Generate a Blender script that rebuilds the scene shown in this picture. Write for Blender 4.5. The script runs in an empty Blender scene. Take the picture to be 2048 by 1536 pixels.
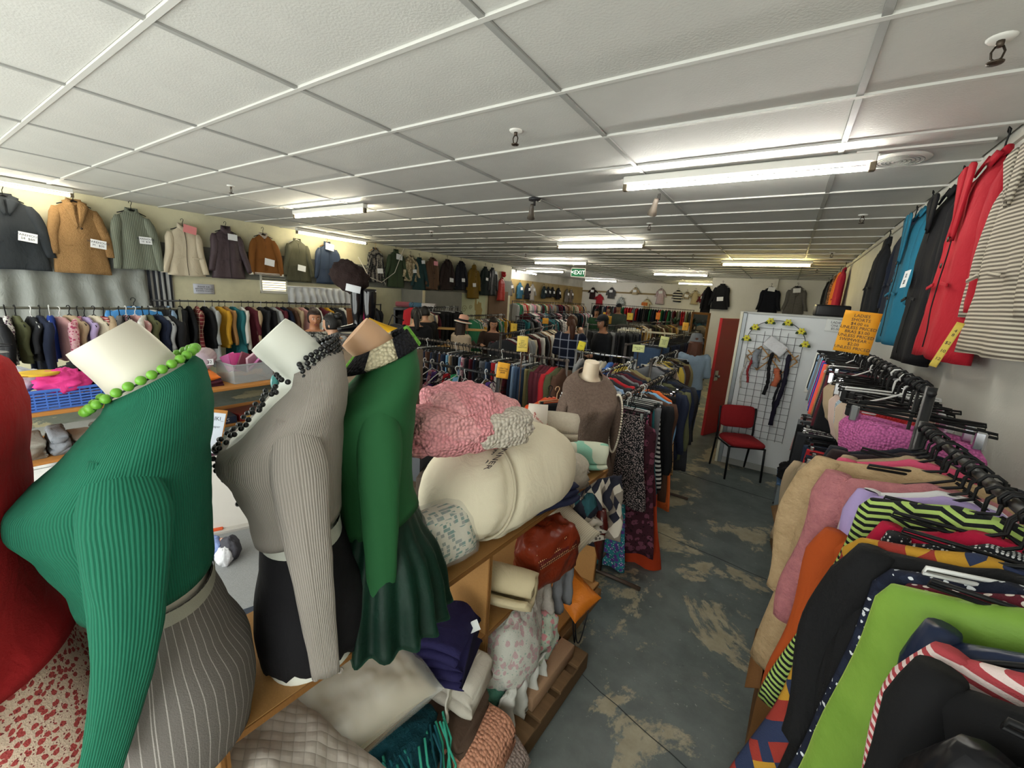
import bpy, bmesh, math, random
from mathutils import Vector, Matrix, noise
random.seed(7)
R = math.radians
SC = bpy.context.scene
COL = SC.collection
# ---------------------------------------------------------------- camera
FPX, YAW, PIT, ROL, ZC = 822.0, R(-32.676), R(12.18), R(3.642), 2.0
_f = Vector((math.sin(YAW)*math.cos(PIT), math.cos(YAW)*math.cos(PIT), -math.sin(PIT)))
_r = Vector((math.cos(YAW), -math.sin(YAW), 0)); _u = _r.cross(_f)
_r2 = _r*math.cos(ROL)+_u*math.sin(ROL); _u2 = -_r*math.sin(ROL)+_u*math.cos(ROL)
cam = bpy.data.cameras.new('camera'); cam.sensor_width = 36; cam.lens = FPX/2048*36; cam.clip_start = 0.02
co = bpy.data.objects.new('camera', cam); COL.objects.link(co)
m = Matrix((_r2, _u2, -_f)).transposed().to_4x4(); m.translation = (0, 0, ZC); co.matrix_world = m
SC.camera = co
# ---------------------------------------------------------------- daylight and exposure
w = bpy.data.worlds.new('sky'); SC.world = w; w.use_nodes = True
bg = w.node_tree.nodes['Background']; bg.inputs[0].default_value = (1.0, 0.98, 0.95, 1); bg.inputs[1].default_value = 3.8
sl = bpy.data.lights.new('sun', 'SUN'); sl.energy = 6.0; sl.angle = R(1.5); sl.color = (1, .94, .85)
so = bpy.data.objects.new('sun', sl); COL.objects.link(so)
so.rotation_euler = Vector((-0.2, 0.62, -0.76)).to_track_quat('-Z', 'Y').to_euler()
# light portals in the shop-front glazing help the renderer find the sky
for x0, x1 in ((-8.1, -4.3), (-4.1, -0.9), (-0.7, 0.7)):
    pl = bpy.data.lights.new('window_portal', 'AREA'); pl.shape = 'RECTANGLE'; pl.size = x1-x0; pl.size_y = 2.1
    pl.cycles.is_portal = True
    po = bpy.data.objects.new('window_portal', pl); COL.objects.link(po)
    po.location = ((x0+x1)/2, -1.22, 1.55); po.rotation_euler = (R(90), 0, 0)
vs = SC.view_settings; vs.view_transform = 'Standard'; vs.look = 'None'; vs.gamma = 1; vs.use_curve_mapping = False
vs.exposure = 0.95
SC.cycles.use_denoising = True
SC.cycles.max_bounces = 4; SC.cycles.diffuse_bounces = 3; SC.cycles.adaptive_threshold = .06; SC.cycles.transparent_max_bounces = 6; SC.cycles.glossy_bounces = 2; SC.cycles.transmission_bounces = 3
SC.cycles.caustics_reflective = False; SC.cycles.caustics_refractive = False; SC.cycles.sample_clamp_indirect = 6

# ---------------------------------------------------------------- helpers
def lin(h):
    if isinstance(h, str):
        h = h.lstrip('#'); c = [int(h[i:i+2], 16)/255 for i in (0, 2, 4)]
    else: c = h
    return tuple((x/12.92 if x <= .04045 else ((x+.055)/1.055)**2.4) for x in c)
def ray(x, y): return _f*FPX+_r2*(x-1024)-_u2*(y-768)
def at_z(x, y, z): d = ray(x, y); return Vector((0, 0, ZC))+d*((z-ZC)/d.z)
def at_x(x, y, X): d = ray(x, y); return Vector((0, 0, ZC))+d*(X/d.x)
def at_y(x, y, Y): d = ray(x, y); return Vector((0, 0, ZC))+d*(Y/d.y)
def fbm(p, o=3):
    v = 0; a = 1; p = Vector(p)
    for _ in range(o): v += a*noise.noise(p); p = p*2.03+Vector((3.1, 1.7, 5.2)); a *= .5
    return v
def lerp(a, b, t): return a+(b-a)*t
def tab(T, z):
    """piecewise smooth interpolation in a table of rows (z, a, b, ...)"""
    if z <= T[0][0]: return T[0][1:]
    for p, q in zip(T, T[1:]):
        if z <= q[0]:
            t = (z-p[0])/(q[0]-p[0]); t = t*t*(3-2*t)*.5+t*.5
            return tuple(lerp(a, b, t) for a, b in zip(p[1:], q[1:]))
    return T[-1][1:]
class MB:
    def __init__(s): s.v = []; s.f = []; s.uv = []
    def add(s, V, F, UV=None):
        o = len(s.v); s.v += [tuple(p) for p in V]
        s.f += [tuple(i+o for i in f) for f in F]
        s.uv += UV if UV else [[(0, 0)]*len(f) for f in F]
        return s
    def loft(s, rings, closed=True, cap0=False, cap1=False):
        n = len(rings[0]); V = [p for r_ in rings for p in r_]; F = []; UV = []
        m_ = n if closed else n-1
        mid = rings[len(rings)//2]; per = [0]
        for j in range(n): per.append(per[-1]+(Vector(mid[(j+1) % n])-Vector(mid[j])).length)
        vv = [0]
        for a, b in zip(rings, rings[1:]):
            vv.append(vv[-1]+sum((Vector(b[k])-Vector(a[k])).length for k in (0, n//3, 2*n//3))/3)
        for i in range(len(rings)-1):
            for j in range(m_):
                k = (j+1) % n
                F.append((i*n+j, i*n+k, (i+1)*n+k, (i+1)*n+j))
                UV.append([(per[j], vv[i]), (per[j+1], vv[i]), (per[j+1], vv[i+1]), (per[j], vv[i+1])])
        if cap0: F.append(tuple(range(n-1, -1, -1))); UV.append([(p[0], p[1]) for p in reversed(rings[0])])
        if cap1:
            o = (len(rings)-1)*n; F.append(tuple(range(o, o+n))); UV.append([(p[0], p[1]) for p in rings[-1]])
        return s.add(V, F, UV)
    def box(s, x0, x1, y0, y1, z0, z1):
        V = [(x, y, z) for z in (z0, z1) for y in (y0, y1) for x in (x0, x1)]
        F = [(0, 2, 3, 1), (4, 5, 7, 6), (0, 1, 5, 4), (2, 6, 7, 3), (0, 4, 6, 2), (1, 3, 7, 5)]
        UV = [[((V[i][0]+V[i][1]), V[i][2]+V[i][1]*.37) for i in f] for f in F]
        return s.add(V, F, UV)
    def rbox(s, x0, x1, y0, y1, z0, z1, b=.005, seg=2):
        bm = bmesh.new(); bmesh.ops.create_cube(bm, size=1)
        for v in bm.verts:
            v.co = Vector((lerp(x0, x1, v.co.x+.5), lerp(y0, y1, v.co.y+.5), lerp(z0, z1, v.co.z+.5)))
        bmesh.ops.bevel(bm, geom=bm.edges[:], offset=b, segments=seg, affect='EDGES', profile=.6)
        bm.verts.index_update()
        V = [v.co.copy() for v in bm.verts]; F = [[v.index for v in f.verts] for f in bm.faces]; bm.free()
        return s.add(V, F)
    def tube(s, pts, r=.01, n=8, closed=False, caps=True):
        P = [Vector(p) for p in pts]; N = len(P); rings = []
        rr = r if isinstance(r, (list, tuple)) else [r]*N
        T = []
        for i in range(N):
            a = P[(i-1) % N] if closed or i > 0 else P[i]; b = P[(i+1) % N] if closed or i < N-1 else P[i]
            T.append((b-a).normalized())
        up = Vector((0, 0, 1)) if abs(T[0].z) < .9 else Vector((1, 0, 0))
        nx = T[0].cross(up).normalized()
        for i in range(N):
            nx = (nx-T[i]*nx.dot(T[i])).normalized(); ny = T[i].cross(nx)
            rings.append([P[i]+(nx*math.cos(2*math.pi*k/n)+ny*math.sin(2*math.pi*k/n))*rr[i] for k in range(n)])
        if closed:
            rings.append(rings[0])
        return s.loft(rings, True, caps and not closed, caps and not closed)
    def lathe(s, prof, n=16, c=(0, 0, 0)):
        rings = [[(c[0]+r_*math.cos(2*math.pi*k/n), c[1]+r_*math.sin(2*math.pi*k/n), c[2]+z) for k in range(n)] for r_, z in prof]
        return s.loft(rings, True, prof[0][0] > 1e-4, prof[-1][0] > 1e-4)
    def ball(s, c, r, n=10, m_=7, fn=None):
        rx, ry, rz = r if isinstance(r, (tuple, list)) else (r, r, r); rings = []
        for i in range(m_+1):
            t = math.pi*i/m_; rr = max(math.sin(t), 1e-3)
            row = []
            for k in range(n):
                a = 2*math.pi*k/n; d = Vector((rr*math.cos(a), rr*math.sin(a), -math.cos(t)))
                p = Vector((d.x*rx, d.y*ry, d.z*rz))
                if fn: p = fn(p, d)
                row.append(p+Vector(c))
            rings.append(row)
        return s.loft(rings, True, True, True)
    def slab(s, grid, th, axis=None):
        """grid rows of points -> closed slab; thickness along the local normal or along axis"""
        h, wd = len(grid), len(grid[0]); G = [[Vector(p) for p in r_] for r_ in grid]; B = []
        for i in range(h):
            row = []
            for j in range(wd):
                if axis: nn = Vector(axis)
                else:
                    a = G[min(i+1, h-1)][j]-G[max(i-1, 0)][j]; b = G[i][min(j+1, wd-1)]-G[i][max(j-1, 0)]
                    nn = a.cross(b); nn = nn.normalized() if nn.length > 1e-9 else Vector((0, 0, 1))
                row.append(G[i][j]-nn*th)
            B.append(row)
        V = [p for r_ in G for p in r_]+[p for r_ in B for p in r_]; o = h*wd; F = []; UV = []
        def uvp(i): p = V[i]; return (p.x+p.y*.31, p.z+p.y*.77)
        for i in range(h-1):
            for j in range(wd-1):
                a, b, c, d = i*wd+j, i*wd+j+1, (i+1)*wd+j+1, (i+1)*wd+j
                F += [(a, d, c, b), (a+o, b+o, c+o, d+o)]
        rim = [j for j in range(wd)]+[i*wd+wd-1 for i in range(1, h)]+[(h-1)*wd+j for j in range(wd-2, -1, -1)]+[i*wd for i in range(h-2, 0, -1)]
        for a, b in zip(rim, rim[1:]+rim[:1]): F.append((a, b, b+o, a+o))
        UV = [[uvp(i) for i in f] for f in F]
        return s.add(V, F, UV)
    def mesh(s, name, smooth=True):
        me = bpy.data.meshes.new(name); me.from_pydata(s.v, [], s.f)
        ul = me.uv_layers.new(name='uv'); flat = [c for f in s.uv for p in f for c in p]
        ul.data.foreach_set('uv', flat)
        if smooth: me.polygons.foreach_set('use_smooth', [True]*len(me.polygons))
        return me
    def build(s, name, mat, parent=None, smooth=True, loc=None, rot=None):
        return obj(name, s.mesh(name, smooth), mat, parent, loc, rot)
def obj(name, me, mat, parent=None, loc=None, rot=None):
    o = bpy.data.objects.new(name, me); COL.objects.link(o)
    if mat is not None:
        if len(me.materials) == 0: me.materials.append(mat)
        else:
            o.material_slots[0].link = 'OBJECT'; o.material_slots[0].material = mat
    if parent is not None: o.parent = parent
    if loc is not None: o.location = loc
    if rot is not None: o.rotation_euler = rot
    return o
def flat(o, ang=40):
    """smooth only across shallow edges"""
    me = o.data; bm = bmesh.new(); bm.from_mesh(me)
    for e in bm.edges:
        if len(e.link_faces) == 2: e.smooth = e.calc_face_angle(0) < R(ang)
    bm.to_mesh(me); bm.free(); return o
def tag(o, label, cat, group=None, kind=None):
    o['label'] = label; o['category'] = cat
    if group: o['group'] = group
    if kind: o['kind'] = kind
    return o
def thing(name, label, cat, loc=(0, 0, 0), rz=0, group=None, rot=None):
    o = bpy.data.objects.new(name, None); COL.objects.link(o); o.empty_display_size = .05
    o.location = loc; o.rotation_euler = rot if rot else (0, 0, rz)
    return tag(o, label, cat, group)
def struct(o): o['kind'] = 'structure'; return o
def text(body, parent, mat, loc, rot, size, name='lettering', align='CENTER', ext=0.0004, sx=1.0, sp=1.0):
    cu = bpy.data.curves.new(name, 'FONT'); cu.body = body; cu.size = size; cu.align_x = align; cu.align_y = 'CENTER'
    cu.extrude = ext; cu.space_line = sp; cu.resolution_u = 2
    o = bpy.data.objects.new(name, cu); COL.objects.link(o)
    dg = bpy.context.evaluated_depsgraph_get(); me = bpy.data.meshes.new_from_object(o.evaluated_get(dg))
    bpy.data.objects.remove(o); bpy.data.curves.remove(cu)
    o = obj(name, me, mat, parent, loc, rot); o.scale = (sx, 1, 1); o['kind'] = 'stuff'; return o
ORD = ('first second third fourth fifth sixth seventh eighth ninth tenth eleventh twelfth thirteenth fourteenth fifteenth sixteenth '
       'seventeenth eighteenth nineteenth twentieth').split()
def ordn(i):
    if i < 20: return ORD[i]
    t = ['twenty', 'thirty', 'forty', 'fifty', 'sixty'][(i+1)//10-2]; u = (i+1) % 10
    return (t[:-1]+'ieth') if u == 0 else t+'-'+ORD[u-1]

# ---------------------------------------------------------------- materials
_MC = {}
def M(col, kind='cloth', c2=None, c3=None, s=1.0, rough=None, ax='x', bump=None, uv=False, key=None, metal=0, var=.12):
    """procedural material; s scales the pattern, kind picks it"""
    k = (str(col), kind, str(c2), str(c3), s, rough, ax, bump, uv, metal)
    if k in _MC: return _MC[k]
    mt = bpy.data.materials.new(kind+'_'+str(len(_MC))); mt.use_nodes = True; nt = mt.node_tree; N = nt.nodes; L = nt.links
    P = N['Principled BSDF']; A = lin(col)+(1,); B = lin(c2)+(1,) if c2 else A; C3 = lin(c3)+(1,) if c3 else B
    P.inputs['Roughness'].default_value = rough if rough is not None else .85
    P.inputs['Metallic'].default_value = metal
    try: P.inputs['Specular IOR Level'].default_value = .25 if kind not in ('plain', 'metal', 'gloss', 'plastic') else .5
    except Exception: pass
    tc = N.new('ShaderNodeTexCoord'); src = tc.outputs['UV'] if uv else tc.outputs['Object']
    def nd(t, **kw):
        n = N.new(t)
        for a, b in kw.items():
            if a in ('operation', 'blend_type', 'data_type', 'feature', 'wave_type', 'bands_direction', 'distance', 'wave_profile', 'vector_type', 'gradient_type', 'noise_dimensions'): setattr(n, a, b)
            else: n.inputs[a].default_value = b
        return n
    def lk(a, b): L.new(a, b)
    def mapn(sc):
        mp = nd('ShaderNodeMapping'); mp.inputs['Scale'].default_value = sc if isinstance(sc, tuple) else (sc, sc, sc); lk(src, mp.inputs['Vector']); return mp.outputs[0]
    def noise_(sc, det=3, rgh=.55, vec=None):
        n = nd('ShaderNodeTexNoise', Scale=sc, Detail=det, Roughness=rgh); lk(vec or src, n.inputs['Vector']); return n
    def math_(op, a, b=None, clamp=False):
        n = N.new('ShaderNodeMath'); n.operation = op; n.use_clamp = clamp
        for i, x in enumerate((a, b)):
            if x is None: continue
            if isinstance(x, (int, float)): n.inputs[i].default_value = x
            else: lk(x, n.inputs[i])
        return n.outputs[0]
    def mix(fac, a, b, bt='MIX'):
        n = N.new('ShaderNodeMix'); n.data_type = 'RGBA'; n.blend_type = bt
        if isinstance(fac, (int, float)): n.inputs[0].default_value = fac
        else: lk(fac, n.inputs[0])
        for i, x in ((6, a), (7, b)):
            if isinstance(x, tuple): n.inputs[i].default_value = x
            else: lk(x, n.inputs[i])
        return n.outputs[2]
    def sep():
        n = N.new('ShaderNodeSeparateXYZ'); lk(src, n.inputs[0]); return n.outputs
    def wave(axis, freq, thr=.5, soft=.04):
        o = sep()[{'x': 0, 'y': 1, 'z': 2}[axis]]
        fr = math_('FRACT', math_('MULTIPLY', o, freq)); return math_('LESS_THAN', fr, thr)
    def setbump(h, st=.3, dist=.01):
        b = nd('ShaderNodeBump', Strength=st, Distance=dist); lk(h, b.inputs['Height']); lk(b.outputs[0], P.inputs['Normal'])
    out = None; hb = None; bs = .35 if bump is None else bump
    n1 = noise_(6, 3)
    if kind in ('cloth', 'denim', 'satin'):
        out = mix(math_('MULTIPLY', n1.outputs[0], var*3), A, tuple(x*.55 for x in A[:3])+(1,)); wr_ = noise_(11, 3, .55, mapn((1, 1, .45))); wr_.inputs['Distortion'].default_value = 1.2
        hb = math_('ADD', math_('MULTIPLY', noise_(320 if kind != 'satin' else 25, 2).outputs[0], .12 if kind != 'satin' else .3), math_('MULTIPLY', wr_.outputs[0], 1.3))
        if kind == 'denim': out = mix(math_('MULTIPLY', noise_(90, 2, .7, mapn((1, 1, .15))).outputs[0], .35), out, B)
        if kind == 'satin': P.inputs['Roughness'].default_value = rough or .35
    elif kind == 'velvet':
        out = mix(n1.outputs[0], A, B); hb = noise_(60, 4).outputs[0]
        P.inputs['Sheen Weight'].default_value = .6; P.inputs['Sheen Roughness'].default_value = .35; P.inputs['Sheen Tint'].default_value = tuple(min(1, x*3+.02) for x in A[:3])+(1,)
        P.inputs['Roughness'].default_value = .55
    elif kind == 'fuzzy':
        nz = noise_(70*s, 4, .7); out = mix(nz.outputs[0], A, B if c2 else tuple(x*.55 for x in A[:3])+(1,)); hb = noise_(110*s, 3, .7).outputs[0]; bs = .9 if bump is None else bump
    elif kind == 'stripe':
        out = mix(wave(ax, 1/(.03*s)), A, B); hb = noise_(300, 2).outputs[0]
    elif kind == 'pin':
        out = mix(wave(ax, 1/(.02*s), .1), A, B); hb = noise_(300, 2).outputs[0]
    elif kind == 'plaid':
        a = wave('x', 1/(.06*s), .12); b = wave('z', 1/(.06*s), .12)
        out = mix(math_('MAXIMUM', a, b), A, B); out = mix(math_('MULTIPLY', math_('MINIMUM', a, b), .8), out, C3); hb = noise_(300, 2).outputs[0]
    elif kind == 'dots':
        v = nd('ShaderNodeTexVoronoi', Scale=1/(.022*s), Randomness=.15); lk(src, v.inputs['Vector']); out = mix(math_('LESS_THAN', v.outputs['Distance'], .34), A, B); hb = noise_(300, 2).outputs[0]
    elif kind == 'spots':
        v = nd('ShaderNodeTexVoronoi', Scale=1/(.018*s), Randomness=1); lk(src, v.inputs['Vector']); out = mix(math_('LESS_THAN', v.outputs['Distance'], .38), A, B); hb = noise_(300, 2).outputs[0]
    elif kind == 'floral':
        v = nd('ShaderNodeTexVoronoi', Scale=1/(.045*s), Randomness=1)
        wn = noise_(30/s, 2); wv = N.new('ShaderNodeVectorMath'); wv.operation = 'MULTIPLY_ADD'; lk(wn.outputs['Color'], wv.inputs[0]); wv.inputs[1].default_value = (.03*s,)*3; lk(src, wv.inputs[2]); lk(wv.outputs[0], v.inputs['Vector'])
        v2 = nd('ShaderNodeTexVoronoi', Scale=1/(.021*s), Randomness=1); lk(wv.outputs[0], v2.inputs['Vector'])
        out = mix(math_('LESS_THAN', v.outputs['Distance'], .42), A, B); out = mix(math_('LESS_THAN', v2.outputs['Distance'], .24), out, C3); hb = noise_(300, 2).outputs[0]
    elif kind == 'patch':
        v = nd('ShaderNodeTexVoronoi', Scale=1/(.07*s), Randomness=.9); v.distance = 'MANHATTAN'; lk(src, v.inputs['Vector'])
        sp_ = N.new('ShaderNodeSeparateColor'); lk(v.outputs['Color'], sp_.inputs[0])
        out = mix(math_('GREATER_THAN', sp_.outputs[0], .4), A, B); out = mix(math_('GREATER_THAN', sp_.outputs[1], .66), out, C3); hb = noise_(300, 2).outputs[0]
    elif kind == 'diamond':
        o = sep(); u = math_('MULTIPLY', math_('ADD', o[0], math_('MULTIPLY', o[2], .55)), 1/(.045*s)); v_ = math_('MULTIPLY', math_('SUBTRACT', o[0], math_('MULTIPLY', o[2], .55)), 1/(.045*s))
        cb_ = N.new('ShaderNodeCombineXYZ'); lk(math_('FLOOR', u), cb_.inputs[0]); lk(math_('FLOOR', v_), cb_.inputs[1]); wn = N.new('ShaderNodeTexWhiteNoise'); wn.noise_dimensions = '2D'; lk(cb_.outputs[0], wn.inputs['Vector'])
        sp_ = N.new('ShaderNodeSeparateColor'); lk(wn.outputs['Color'], sp_.inputs[0])
        out = mix(math_('GREATER_THAN', sp_.outputs[0], .45), A, B); out = mix(math_('GREATER_THAN', sp_.outputs[1], .70), out, C3); hb = noise_(300, 2).outputs[0]
    elif kind == 'zig':
        o = sep(); tri = math_('PINGPONG', math_('MULTIPLY', o[0], 30/s), 1.0)
        fr = math_('FRACT', math_('ADD', math_('MULTIPLY', o[2], 40/s), math_('MULTIPLY', tri, .8))); out = mix(math_('LESS_THAN', fr, .5), A, B); hb = noise_(300, 2).outputs[0]
    elif kind == 'mosaic':
        mp = mapn(1/(.014*s)); fl = N.new('ShaderNodeVectorMath'); fl.operation = 'FLOOR'; lk(mp, fl.inputs[0])
        wn = N.new('ShaderNodeTexWhiteNoise'); wn.noise_dimensions = '3D'; lk(fl.outputs[0], wn.inputs['Vector'])
        fr = N.new('ShaderNodeVectorMath'); fr.operation = 'FRACTION'; lk(mp, fr.inputs[0]); sx = N.new('ShaderNodeSeparateXYZ'); lk(fr.outputs[0], sx.inputs[0])
        ins = math_('MULTIPLY', math_('GREATER_THAN', sx.outputs[1], .2), math_('GREATER_THAN', sx.outputs[2], .2))
        on = math_('MULTIPLY', ins, math_('GREATER_THAN', wn.outputs['Value'], .42)); sp_ = N.new('ShaderNodeSeparateColor'); lk(wn.outputs['Color'], sp_.inputs[0])
        out = mix(on, A, mix(sp_.outputs[1], B, C3)); hb = noise_(40, 2).outputs[0]
    elif kind in ('rib', 'ribz'):
        o = sep()[0 if uv else {'x': 0, 'y': 1, 'z': 2}[ax]]
        fr = math_('PINGPONG', math_('MULTIPLY', o, 1/(.004*s)), 1.0); out = mix(fr, tuple(x*.62 for x in A[:3])+(1,), A)
        out = mix(math_('MULTIPLY', n1.outputs[0], .25), out, tuple(x*.7 for x in A[:3])+(1,)); hb = fr; bs = .5 if bump is None else bump
    elif kind == 'crochet':
        v = nd('ShaderNodeTexVoronoi', Scale=1/(.016*s), Randomness=.55); lk(src, v.inputs['Vector']); hb = math_('SUBTRACT', 1.0, v.outputs['Distance'])
        nz = noise_(5, 1)
        base = mix(math_('GREATER_THAN', nz.outputs[0], .56), A, B) if c2 else A
        out = mix(math_('MULTIPLY', math_('POWER', v.outputs['Distance'], 2.0), .8), base, tuple(x*.35 for x in A[:3])+(1,)); bs = 1.0
    elif kind == 'quilt':
        o = sep(); a = math_('PINGPONG', math_('MULTIPLY', math_('ADD', o[0], o[1]), 26/s), 1.0); b = math_('PINGPONG', math_('MULTIPLY', math_('SUBTRACT', math_('MULTIPLY', o[0], .6), o[1]), 34/s), 1.0)
        hb = math_('MULTIPLY', math_('POWER', a, .3), math_('POWER', b, .3)); out = mix(math_('MULTIPLY', math_('SUBTRACT', 1.0, hb), .5), A, tuple(x*.5 for x in A[:3])+(1,)); bs = .28
    elif kind == 'wood':
        nz = noise_(3, 4, .6, mapn((14, 1, 14)) if ax == 'y' else mapn((1, 14, 14))); out = mix(nz.outputs[0], A, B if c2 else tuple(x*.6 for x in A[:3])+(1,)); hb = nz.outputs[0]; bs = .08
    elif kind == 'mdf':
        out = mix(noise_(180, 2, .8).outputs[0], A, tuple(x*.62 for x in A[:3])+(1,)); out = mix(math_('MULTIPLY', n1.outputs[0], .3), out, tuple(x*.8 for x in A[:3])+(1,)); hb = noise_(200, 2).outputs[0]; bs = .05
    elif kind == 'plastic':
        out = A; P.inputs['Alpha'].default_value = bump if bump else 1; P.inputs['Roughness'].default_value = rough or .25
    elif kind in ('plain', 'metal', 'gloss'):
        out = mix(math_('MULTIPLY', noise_(12, 3).outputs[0], .18), A, tuple(x*.7 for x in A[:3])+(1,))
        if kind == 'metal': P.inputs['Metallic'].default_value = metal or 1; P.inputs['Roughness'].default_value = rough or .35
        if kind == 'gloss': P.inputs['Roughness'].default_value = rough or .15
    if isinstance(out, tuple): P.inputs['Base Color'].default_value = out
    else: lk(out, P.inputs['Base Color'])
    if hb is not None: setbump(hb, bs, .012 if kind in ('crochet', 'quilt', 'fuzzy') else (.022 if kind in ('cloth', 'denim', 'satin') else .006))
    _MC[k] = mt; return mt
def emit(col, st):
    mt = bpy.data.materials.new('tube_light'); mt.use_nodes = True; P = mt.node_tree.nodes['Principled BSDF']
    P.inputs['Base Color'].default_value = (.9, .9, .9, 1); P.inputs['Emission Color'].default_value = lin(col)+(1,); P.inputs['Emission Strength'].default_value = st
    return mt
WHITE = M('#e9e7e0', 'plain', rough=.6); BLACKM = M('#17171a', 'plain', rough=.45); CHROME = M('#c9cbd0', 'metal', rough=.22)
INK = M('#1c2233', 'plain', rough=.7); PAPER = M('#eef0f2', 'plain', rough=.8); WOODL = M('#b98b58', 'wood', c2='#9c6f40', rough=.5)
# ================================================================ SETTING
H = 2.975; XL, XR, YF, YB = -8.2, 0.82, -1.2, 20.6
def wallmat(col, c2=None, dirt=.25, bump=.25):
    mt = bpy.data.materials.new('wall_paint'); mt.use_nodes = True; nt = mt.node_tree; P = nt.nodes['Principled BSDF']; P.inputs['Roughness'].default_value = .7
    tc = nt.nodes.new('ShaderNodeTexCoord'); n = nt.nodes.new('ShaderNodeTexNoise'); n.inputs['Scale'].default_value = 1.3; n.inputs['Detail'].default_value = 6; n.inputs['Roughness'].default_value = .65
    nt.links.new(tc.outputs['Object'], n.inputs['Vector']); r_ = nt.nodes.new('ShaderNodeValToRGB'); c = lin(col)
    r_.color_ramp.elements[0].position = .3; r_.color_ramp.elements[0].color = tuple(x*(1-dirt) for x in c)+(1,); r_.color_ramp.elements[1].position = .6; r_.color_ramp.elements[1].color = c+(1,)
    nt.links.new(n.outputs[0], r_.inputs[0]); nt.links.new(r_.outputs[0], P.inputs['Base Color'])
    n2 = nt.nodes.new('ShaderNodeTexNoise'); n2.inputs['Scale'].default_value = 90; nt.links.new(tc.outputs['Object'], n2.inputs['Vector'])
    b = nt.nodes.new('ShaderNodeBump'); b.inputs['Strength'].default_value = bump; b.inputs['Distance'].default_value = .003; nt.links.new(n2.outputs[0], b.inputs['Height']); nt.links.new(b.outputs[0], P.inputs['Normal'])
    return mt
W_WHITE = wallmat('#dcdad0'); W_CREAM = wallmat('#d9d4b4'); W_GREY = wallmat('#7d7d74'); W_BROWN = wallmat('#a8905a', dirt=.2); W_DOORB = wallmat('#6b5138', dirt=.2)
# floor: worn grey-green paint over concrete
def floor_mat():
    mt = bpy.data.materials.new('painted_concrete'); mt.use_nodes = True; nt = mt.node_tree; N = nt.nodes; L = nt.links; P = N['Principled BSDF']
    tc = N.new('ShaderNodeTexCoord')
    def nz(sc, det, rg, dist=0):
        n = N.new('ShaderNodeTexNoise'); n.inputs['Scale'].default_value = sc; n.inputs['Detail'].default_value = det; n.inputs['Roughness'].default_value = rg; n.inputs['Distortion'].default_value = dist; L.new(tc.outputs['Object'], n.inputs['Vector']); return n.outputs[0]
    def ramp(src, p0, c0, p1, c1):
        r_ = N.new('ShaderNodeValToRGB'); e = r_.color_ramp.elements; e[0].position = p0; e[0].color = c0; e[1].position = p1; e[1].color = c1; L.new(src, r_.inputs[0]); return r_.outputs[0]
    def mixc(f, a, b):
        n = N.new('ShaderNodeMix'); n.data_type = 'RGBA'; L.new(f, n.inputs[0])
        for i, x in ((6, a), (7, b)):
            if isinstance(x, tuple): n.inputs[i].default_value = x
            else: L.new(x, n.inputs[i])
        return n.outputs[2]
    paint = ramp(nz(5, 5, .6), .35, lin('#4a5250')+(1,), .65, lin('#5f6764')+(1,))
    conc = ramp(nz(9, 6, .7), .3, lin('#8a8168')+(1,), .7, lin('#a89f86')+(1,))
    worn = ramp(nz(1.15, 9, .68, .35), .535, (0, 0, 0, 1), .56, (1, 1, 1, 1))
    c = mixc(worn, paint, conc)
    spk = ramp(nz(26, 6, .75), .63, (0, 0, 0, 1), .68, (1, 1, 1, 1))
    c = mixc(spk, c, lin('#9da099')+(1,))
    dk = ramp(nz(3, 7, .7), .66, (0, 0, 0, 1), .69, (1, 1, 1, 1)); c = mixc(dk, c, lin('#3d4446')+(1,))
    L.new(c, P.inputs['Base Color']); P.inputs['Roughness'].default_value = .48
    b = N.new('ShaderNodeBump'); b.inputs['Strength'].default_value = .25; b.inputs['Distance'].default_value = .004; L.new(nz(40, 4, .6), b.inputs['Height']); L.new(b.outputs[0], P.inputs['Normal'])
    return mt
fl = struct(MB().box(-11.6, XR+.1, YF-.1, YB+.1, -.12, 0).build('floor', floor_mat(), smooth=False))
for k, (a, b) in enumerate((((-.85, 1.9), (.45, 1.55)), ((-.8, 3.6), (.75, 3.35)), ((-1.2, 5.2), (.7, 5.0)))):   # cracks and joints in the slab
    a = Vector(a+(0.0015,)); b = Vector(b+(0.0015,)); pts = [a.lerp(b, t/14)+Vector((0, .012*fbm((t*.4, k, 0)), 0)) for t in range(15)]
    MB().tube(pts, .0022, 4).build('slab_joint', M('#2f3434', 'plain'), fl)
# ceiling: backing, tiles and grid
cl = struct(MB().box(-11.6, XR+.1, YF-.1, YB+.1, H+.02, H+.12).build('ceiling', W_WHITE, smooth=False))
TILE = wallmat('#d3d2cc', dirt=.1, bump=.5)
GX = [-1.09+1.2*i for i in range(-9, 3)]; TY = [1.355+.605*j for j in range(-5, 33)]
tm = MB().rbox(.012, 1.188, .012, .593, 0, .014, .004, 1).mesh('ceiling_tile', False)
for i in range(len(GX)-1):
    for j in range(len(TY)-1):
        x0 = GX[i]
        if x0+1.19 > XR+.01: continue
        if x0 < XL-.2 and TY[j] < 12.5: continue
        if x0+1.2 < XL and TY[j] < 12.5: continue
        t = obj('ceiling_tile', tm, TILE, cl, (x0+random.uniform(-.002, .002), TY[j], H-.002+random.uniform(-.001, .002)))
tm2 = MB().rbox(.012, .70, .012, .593, 0, .014, .004, 1).mesh('ceiling_tile', False)
for j in range(len(TY)-1): obj('ceiling_tile', tm2, TILE, cl, (GX[-2], TY[j], H-.002))
GRID = M('#d9d8d2', 'plain', rough=.45); GRID2 = M('#a9a9a5', 'plain', rough=.5)
for y in TY:
    if y < YF: continue
    x0 = XL if y < 12.5 else -11.5
    MB().box(x0, XR, y-.012, y+.012, H-.012, H+.02).build('ceiling_bar', GRID, cl, False)
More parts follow.
